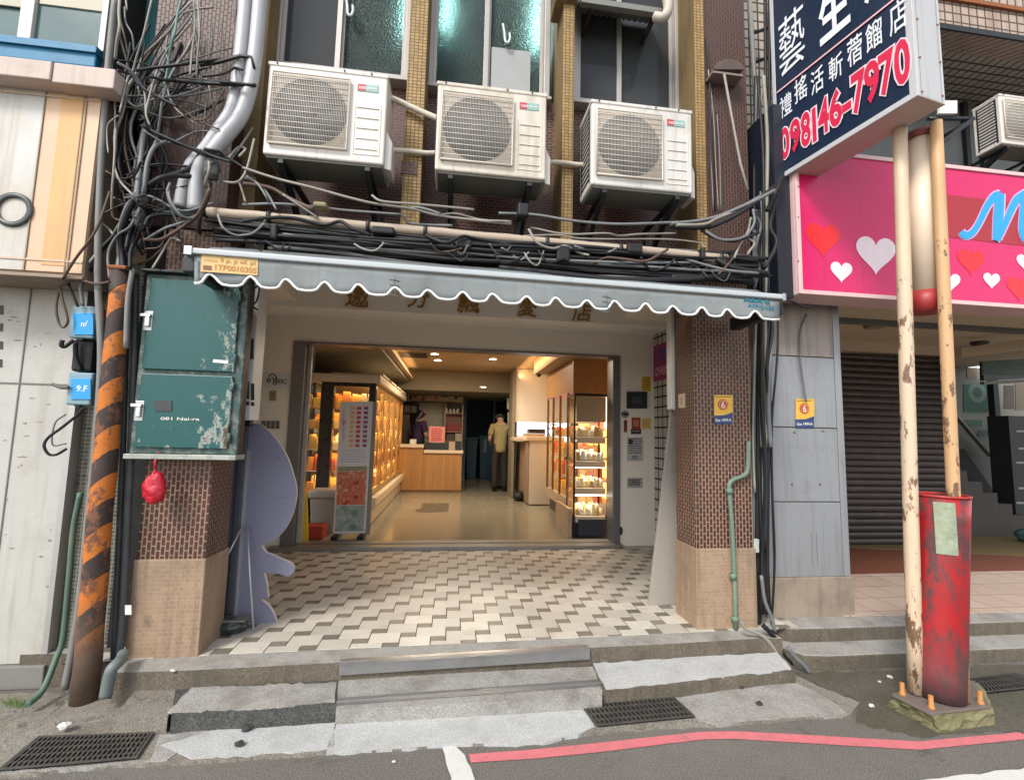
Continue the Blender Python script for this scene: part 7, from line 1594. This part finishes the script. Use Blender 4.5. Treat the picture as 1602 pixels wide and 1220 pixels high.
for k in range(30):
    off = random.uniform(-22, 42); sag = random.uniform(2, 11); x0_, x1_ = random.choice(((318, 1205), (330, 900), (600, 1210), (318, 1180), (420, 1100)))
    x0_ += random.uniform(-10, 30); x1_ += random.uniform(-40, 10); pts = []
    for i in range(8):
        f = i/7; x = x0_+(x1_-x0_)*f; pts.append((x, base(x)+off*(.75+.25*math.cos(f*3+k))+sag*math.sin(math.pi*f)+random.uniform(-2.5, 2.5)))
    A_('kkkkkg'[k % 6] if k % 9 else 'k', random.uniform(.007, .015), pts, random.uniform(3.06, 3.2), .02)
for k in range(14):
    x = random.uniform(340, 1150); y = base(x)+random.uniform(-8, 30); d = random.uniform(25, 60)
    A_(random.choice('kkgbp'), random.uniform(.004, .008), [(x, y), (x+d*.3, y+random.uniform(6, 22)), (x+d*.7, y+random.uniform(6, 20)+d*.07), (x+d, y+random.uniform(-6, 4)+d*.08)], 3.03)
for k, (px, py, w, h) in enumerate(((600,362,34,12),(430,364,10,24),(725,383,26,14),(880,398,22,26),(992,390,26,16),(1098,398,8,20),(818,330,18,22),(502,322,20,8))):
    c = at(px, py, Y=3.06); s = 3.06/FOC; mb = MB(); mb.box(c.x-w*s/2, c.x+w*s/2, 3.03, 3.12, c.z-h*s/2, c.z+h*s/2)
    tag(mb.build('junction_clip', black if k not in (7,) else M('yellowed_block', (.25,.21,.12), .7), bevel=.012), ('long black cable clip on the buff conduit left of its middle', 'black cable clip hanging near the left end of the buff conduit', 'black cable clip under the buff conduit at its middle', 'black cable clip under the buff conduit right of its middle', 'black cable tie bundle under the right half of the buff conduit', 'thin black hanger at the right end of the buff conduit', 'black cable clip below the second ochre column', 'yellowed block lying among cables under the left air conditioner')[k], 'cable clip')
# right bunch
G3 = 'cables running down beside the right pillar'
RBm = {'k': (black, 'black cable in the bunch running down beside the right pillar'), 'g': (grey_cable, 'grey cable in the bunch running down beside the right pillar'), 'p': (pale_cable, 'pale cable in the bunch running down beside the right pillar')}
def R_(kind, r, pts, Y=None, dep=.03): cable(pts, r, RBm[kind][0], RBm[kind][1], G3, Y if Y is not None else random.uniform(3.2, 3.36), dep)
R_('g', .014, k4((0,235),(200,215),(350,180),(520,110),(650,50),(760,-10)), 3.1); R_('p', .011, k4((40,245),(240,240),(330,200),(480,140),(600,80),(700,20)), 3.08)
R_('k', .016, k4((0,255),(220,265),(360,230),(560,120),(760,-40)), 3.1); R_('k', .013, k4((220,280),(330,340),(460,360),(560,330),(640,300)), 3.1); R_('g', .011, k4((250,290),(360,350),(480,350),(560,320)), 3.08)
R_('p', .009, k4((585,190),(560,300),(500,400),(460,490)), 3.08); R_('g', .010, k4((600,130),(610,230),(560,330),(610,380),(560,450)), 3.1); R_('p', .009, k4((560,340),(610,380),(580,430),(560,460)), 3.08)
R_('k', .012, k4((400,500),(470,440),(520,370)), 3.1); R_('g', .009, k4((460,500),(480,540),(620,570),(710,600)), 3.1); R_('k', .018, k4((0,625),(300,630),(560,620),(710,600)), 3.1)
R_('k', .009, k4((820,790),(900,810),(960,840),(1030,850)), 3.2); R_('g', .008, [(1262,492),(1252,520),(1252,560),(1258,605),(1261,628)], 3.535, 0)
for k in range(17):
    x = random.uniform(1178, 1222); y0 = random.choice((-10, 120, 300, 330)); y1 = random.choice((700, 860, 960, 985)); pts = []
    for i in range(7):
        f = i/6; y = y0+(y1-y0)*f; pts.append((x+(1196-x)*.55*f+random.uniform(-6, 6)*(1-f*.4)+(3 if y > 700 else 0), y))
    R_('kkkgkp'[k % 6] if k % 4 else 'k', random.uniform(.007, .017), pts, random.uniform(3.3, 3.5))
for x, m_, r in ((1178, 'g', .022), (1186, 'k', .03), (1194, 'g', .018)): R_(m_, r, [(x+4, 330), (x+2, 520), (x, 700), (x-1, 860), (x-1, 985)], 3.45, .0)
R_('p', .010, [(1183,500),(1180,600),(1178,690),(1181,770)], 3.4, 0)
R_('p', .013, [(1160,972),(1166,983),(1180,988),(1195,996),(1208,1010),(1221,1030)], 3.2, 0); R_('g', .013, [(1191,900),(1197,940),(1207,965),(1213,988)], 3.3, 0); R_('k', .018, [(1194,978),(1206,990),(1216,1004),(1226,1026),(1245,1043)], 3.22, 0); R_('g', .016, [(1232,1012),(1244,1028),(1257,1040),(1266,1051)], 3.08, 0)
R_('k', .014, [(1200,330),(1214,300),(1222,285),(1205,350),(1215,380),(1196,420)], 3.15); R_('g', .010, [(1184,340),(1190,355),(1182,390),(1188,420),(1180,450)], 3.2)
G4 = 'thin cables over the right brick pier'
def T_(kind, r, pts): cable(pts, r, RBm[kind][0], {'k': 'thin black cable on the right brick pier above the bundle', 'g': 'thin grey cable on the right brick pier above the bundle', 'p': 'thin pale cable on the right brick pier above the bundle'}[kind], G4, 3.41, .01)
T_('k', .008, [(1104,60),(1110,120),(1112,200),(1118,330)]); T_('p', .005, [(1108,110),(1116,180),(1120,260),(1124,330)]); T_('g', .006, [(1122,180),(1126,250),(1128,330)]); T_('p', .004, [(1114,150),(1112,220),(1116,330)])
# torn bell cover and rod on the right pier
a = at(1135, 112, Y=3.4); t = thing('bell_cover', 'rusted half round cover on the right brick pier', 'cover', a)
P = [at(1135+23*math.cos(q), 116-16*math.sin(q), Y=3.38) for q in [math.pi*k/10 for k in range(11)]]
MB().prism(P, (0,-.05,0)).build('hood', M('rusty_hood', (.10,.07,.06), .8, var=.4, amt=.5, dirt=(.2,.1,.06)), t)
MB().box(at(1112,118,Y=3.35).x, at(1159,118,Y=3.35).x, 3.32, 3.435, at(1135,121,Y=3.35).z, at(1135,118,Y=3.35).z).build('rim', M('hood_rim', (.22,.17,.15), .7), t)
pipe('steel_rod', [(1133,117),(1146,190),(1158,255),(1170,298)], [3.30,3.28,3.24,3.2], .010, pale_cable, 'pale straight rod slanting down from the half round cover on the right pier', 'rod', smooth=False)
# steel frames tying the big sign back to the wall
for k, (pts, lab_) in enumerate((([(1180,52),(1230,35)], 'top'), ([(1176,100),(1225,82),(1228,70)], 'second'), ([(1186,190),(1232,205)], 'third'), ([(1165,300),(1260,262)], 'bottom'))):
    P = [at(x, y, Y=yy) for (x, y), yy in zip(pts, (3.7, 3.32, 3.32))]; tag(MB().tube(P, .016, 4).build('sign_stay', steel_dark), '%s dark steel stay between the big sign and the wall' % lab_, 'steel stay', 'steel stays of the big sign')
tag(MB().tube([at(1172,-10,Y=3.6), at(1182,150,Y=3.6), at(1188,300,Y=3.6)], .02, 8).build('grey_pipe', pvc_grey), 'grey pipe on the edge of the right brick pier', 'pipe')
# corrugated hood and bent duct over the right window
a, b = at(908, 12, Y=3.45), at(1042, 28, Y=3.45)
t = thing('window_hood', 'stained corrugated hood hanging over the right upstairs window', 'hood', (a.x, 3.45, a.z))
z = at(975, 18, Y=3.45).z
MB().box(a.x, b.x, 3.42, 3.47, z, z+.05).build('front_edge', M('hood_edge', (.20,.20,.18), .6, .3, amt=.4), t)
vs = []; nn_ = 28
mb = MB(); vs = [(a.x+(b.x-a.x)*i/nn_, y, z+.05+.018*(i % 2)+(.16 if y > 3.6 else 0)) for i in range(nn_+1) for y in (3.45, 3.74)]
mb.add(vs, [(2*i, 2*i+2, 2*i+3, 2*i+1) for i in range(nn_)]); mb.build('corrugated_sheet', M('hood_sheet', (.25,.26,.25), .6, .3, amt=.6, streak=.3, dirt=(.1,.09,.07)), t, solid=.004)
for x in (a.x+.1, b.x-.1): MB().box(x-.012, x+.012, 3.46, 3.74, z-.02, z+.03).build('arm', steel_dark, t)
pipe('bent_duct', [(1030,-40),(1042,-5),(1045,15),(1038,28),(1024,27)], [3.4,3.38,3.36,3.36,3.4], .04, M('beige_duct', (.46,.41,.34), .6, var=.1, amt=.3), 'beige bent duct under the corrugated hood at the top', 'duct')
# wires round the meters
for px, r, y_, m_, lab_ in (([(94,447),(88,480),(92,505),(100,512),(106,500),(98,470),(94,450)], .007, 3.15, brown_cable, 'brown looped wire left of the upper blue meter'), ([(98,532),(96,540),(102,542),(115,532)], .012, 3.15, black, 'black wire hook at the lower left of the upper blue meter'), ([(131,638),(120,650),(95,670),(76,684),(69,697),(76,710),(88,711),(104,702)], .008, 3.15, black, 'black wire looping out below the lower blue meter'), ([(103,648),(86,662),(82,695),(103,694)], .005, 3.17, grey_cable, 'thin grey wire below the lower blue meter'), ([(82,601),(95,606),(108,606)], .011, 3.17, M('worn_sheath', (.12,.11,.09), .7), 'dark wire stub entering the lower blue meter'), ([(118,535),(119,560),(126,580)], .013, 3.2, black, 'black cable hanging at the left of the black junction box'), ([(108,425),(106,440),(118,470),(122,480)], .008, 3.15, black, 'black wire dropping to the top of the upper blue meter'), ([(130,441),(126,452),(130,478)], .010, 3.14, grey_cable, 'grey cable dropping to the upper blue meter beside the tall pipe')):
    cable(px, r, m_, lab_, None, y_, .01)
cable([(393,455),(405,448),(402,470),(395,478),(403,485)], .006, black, 'thin black wire curling beside the white slotted box', None, 3.3, .01)
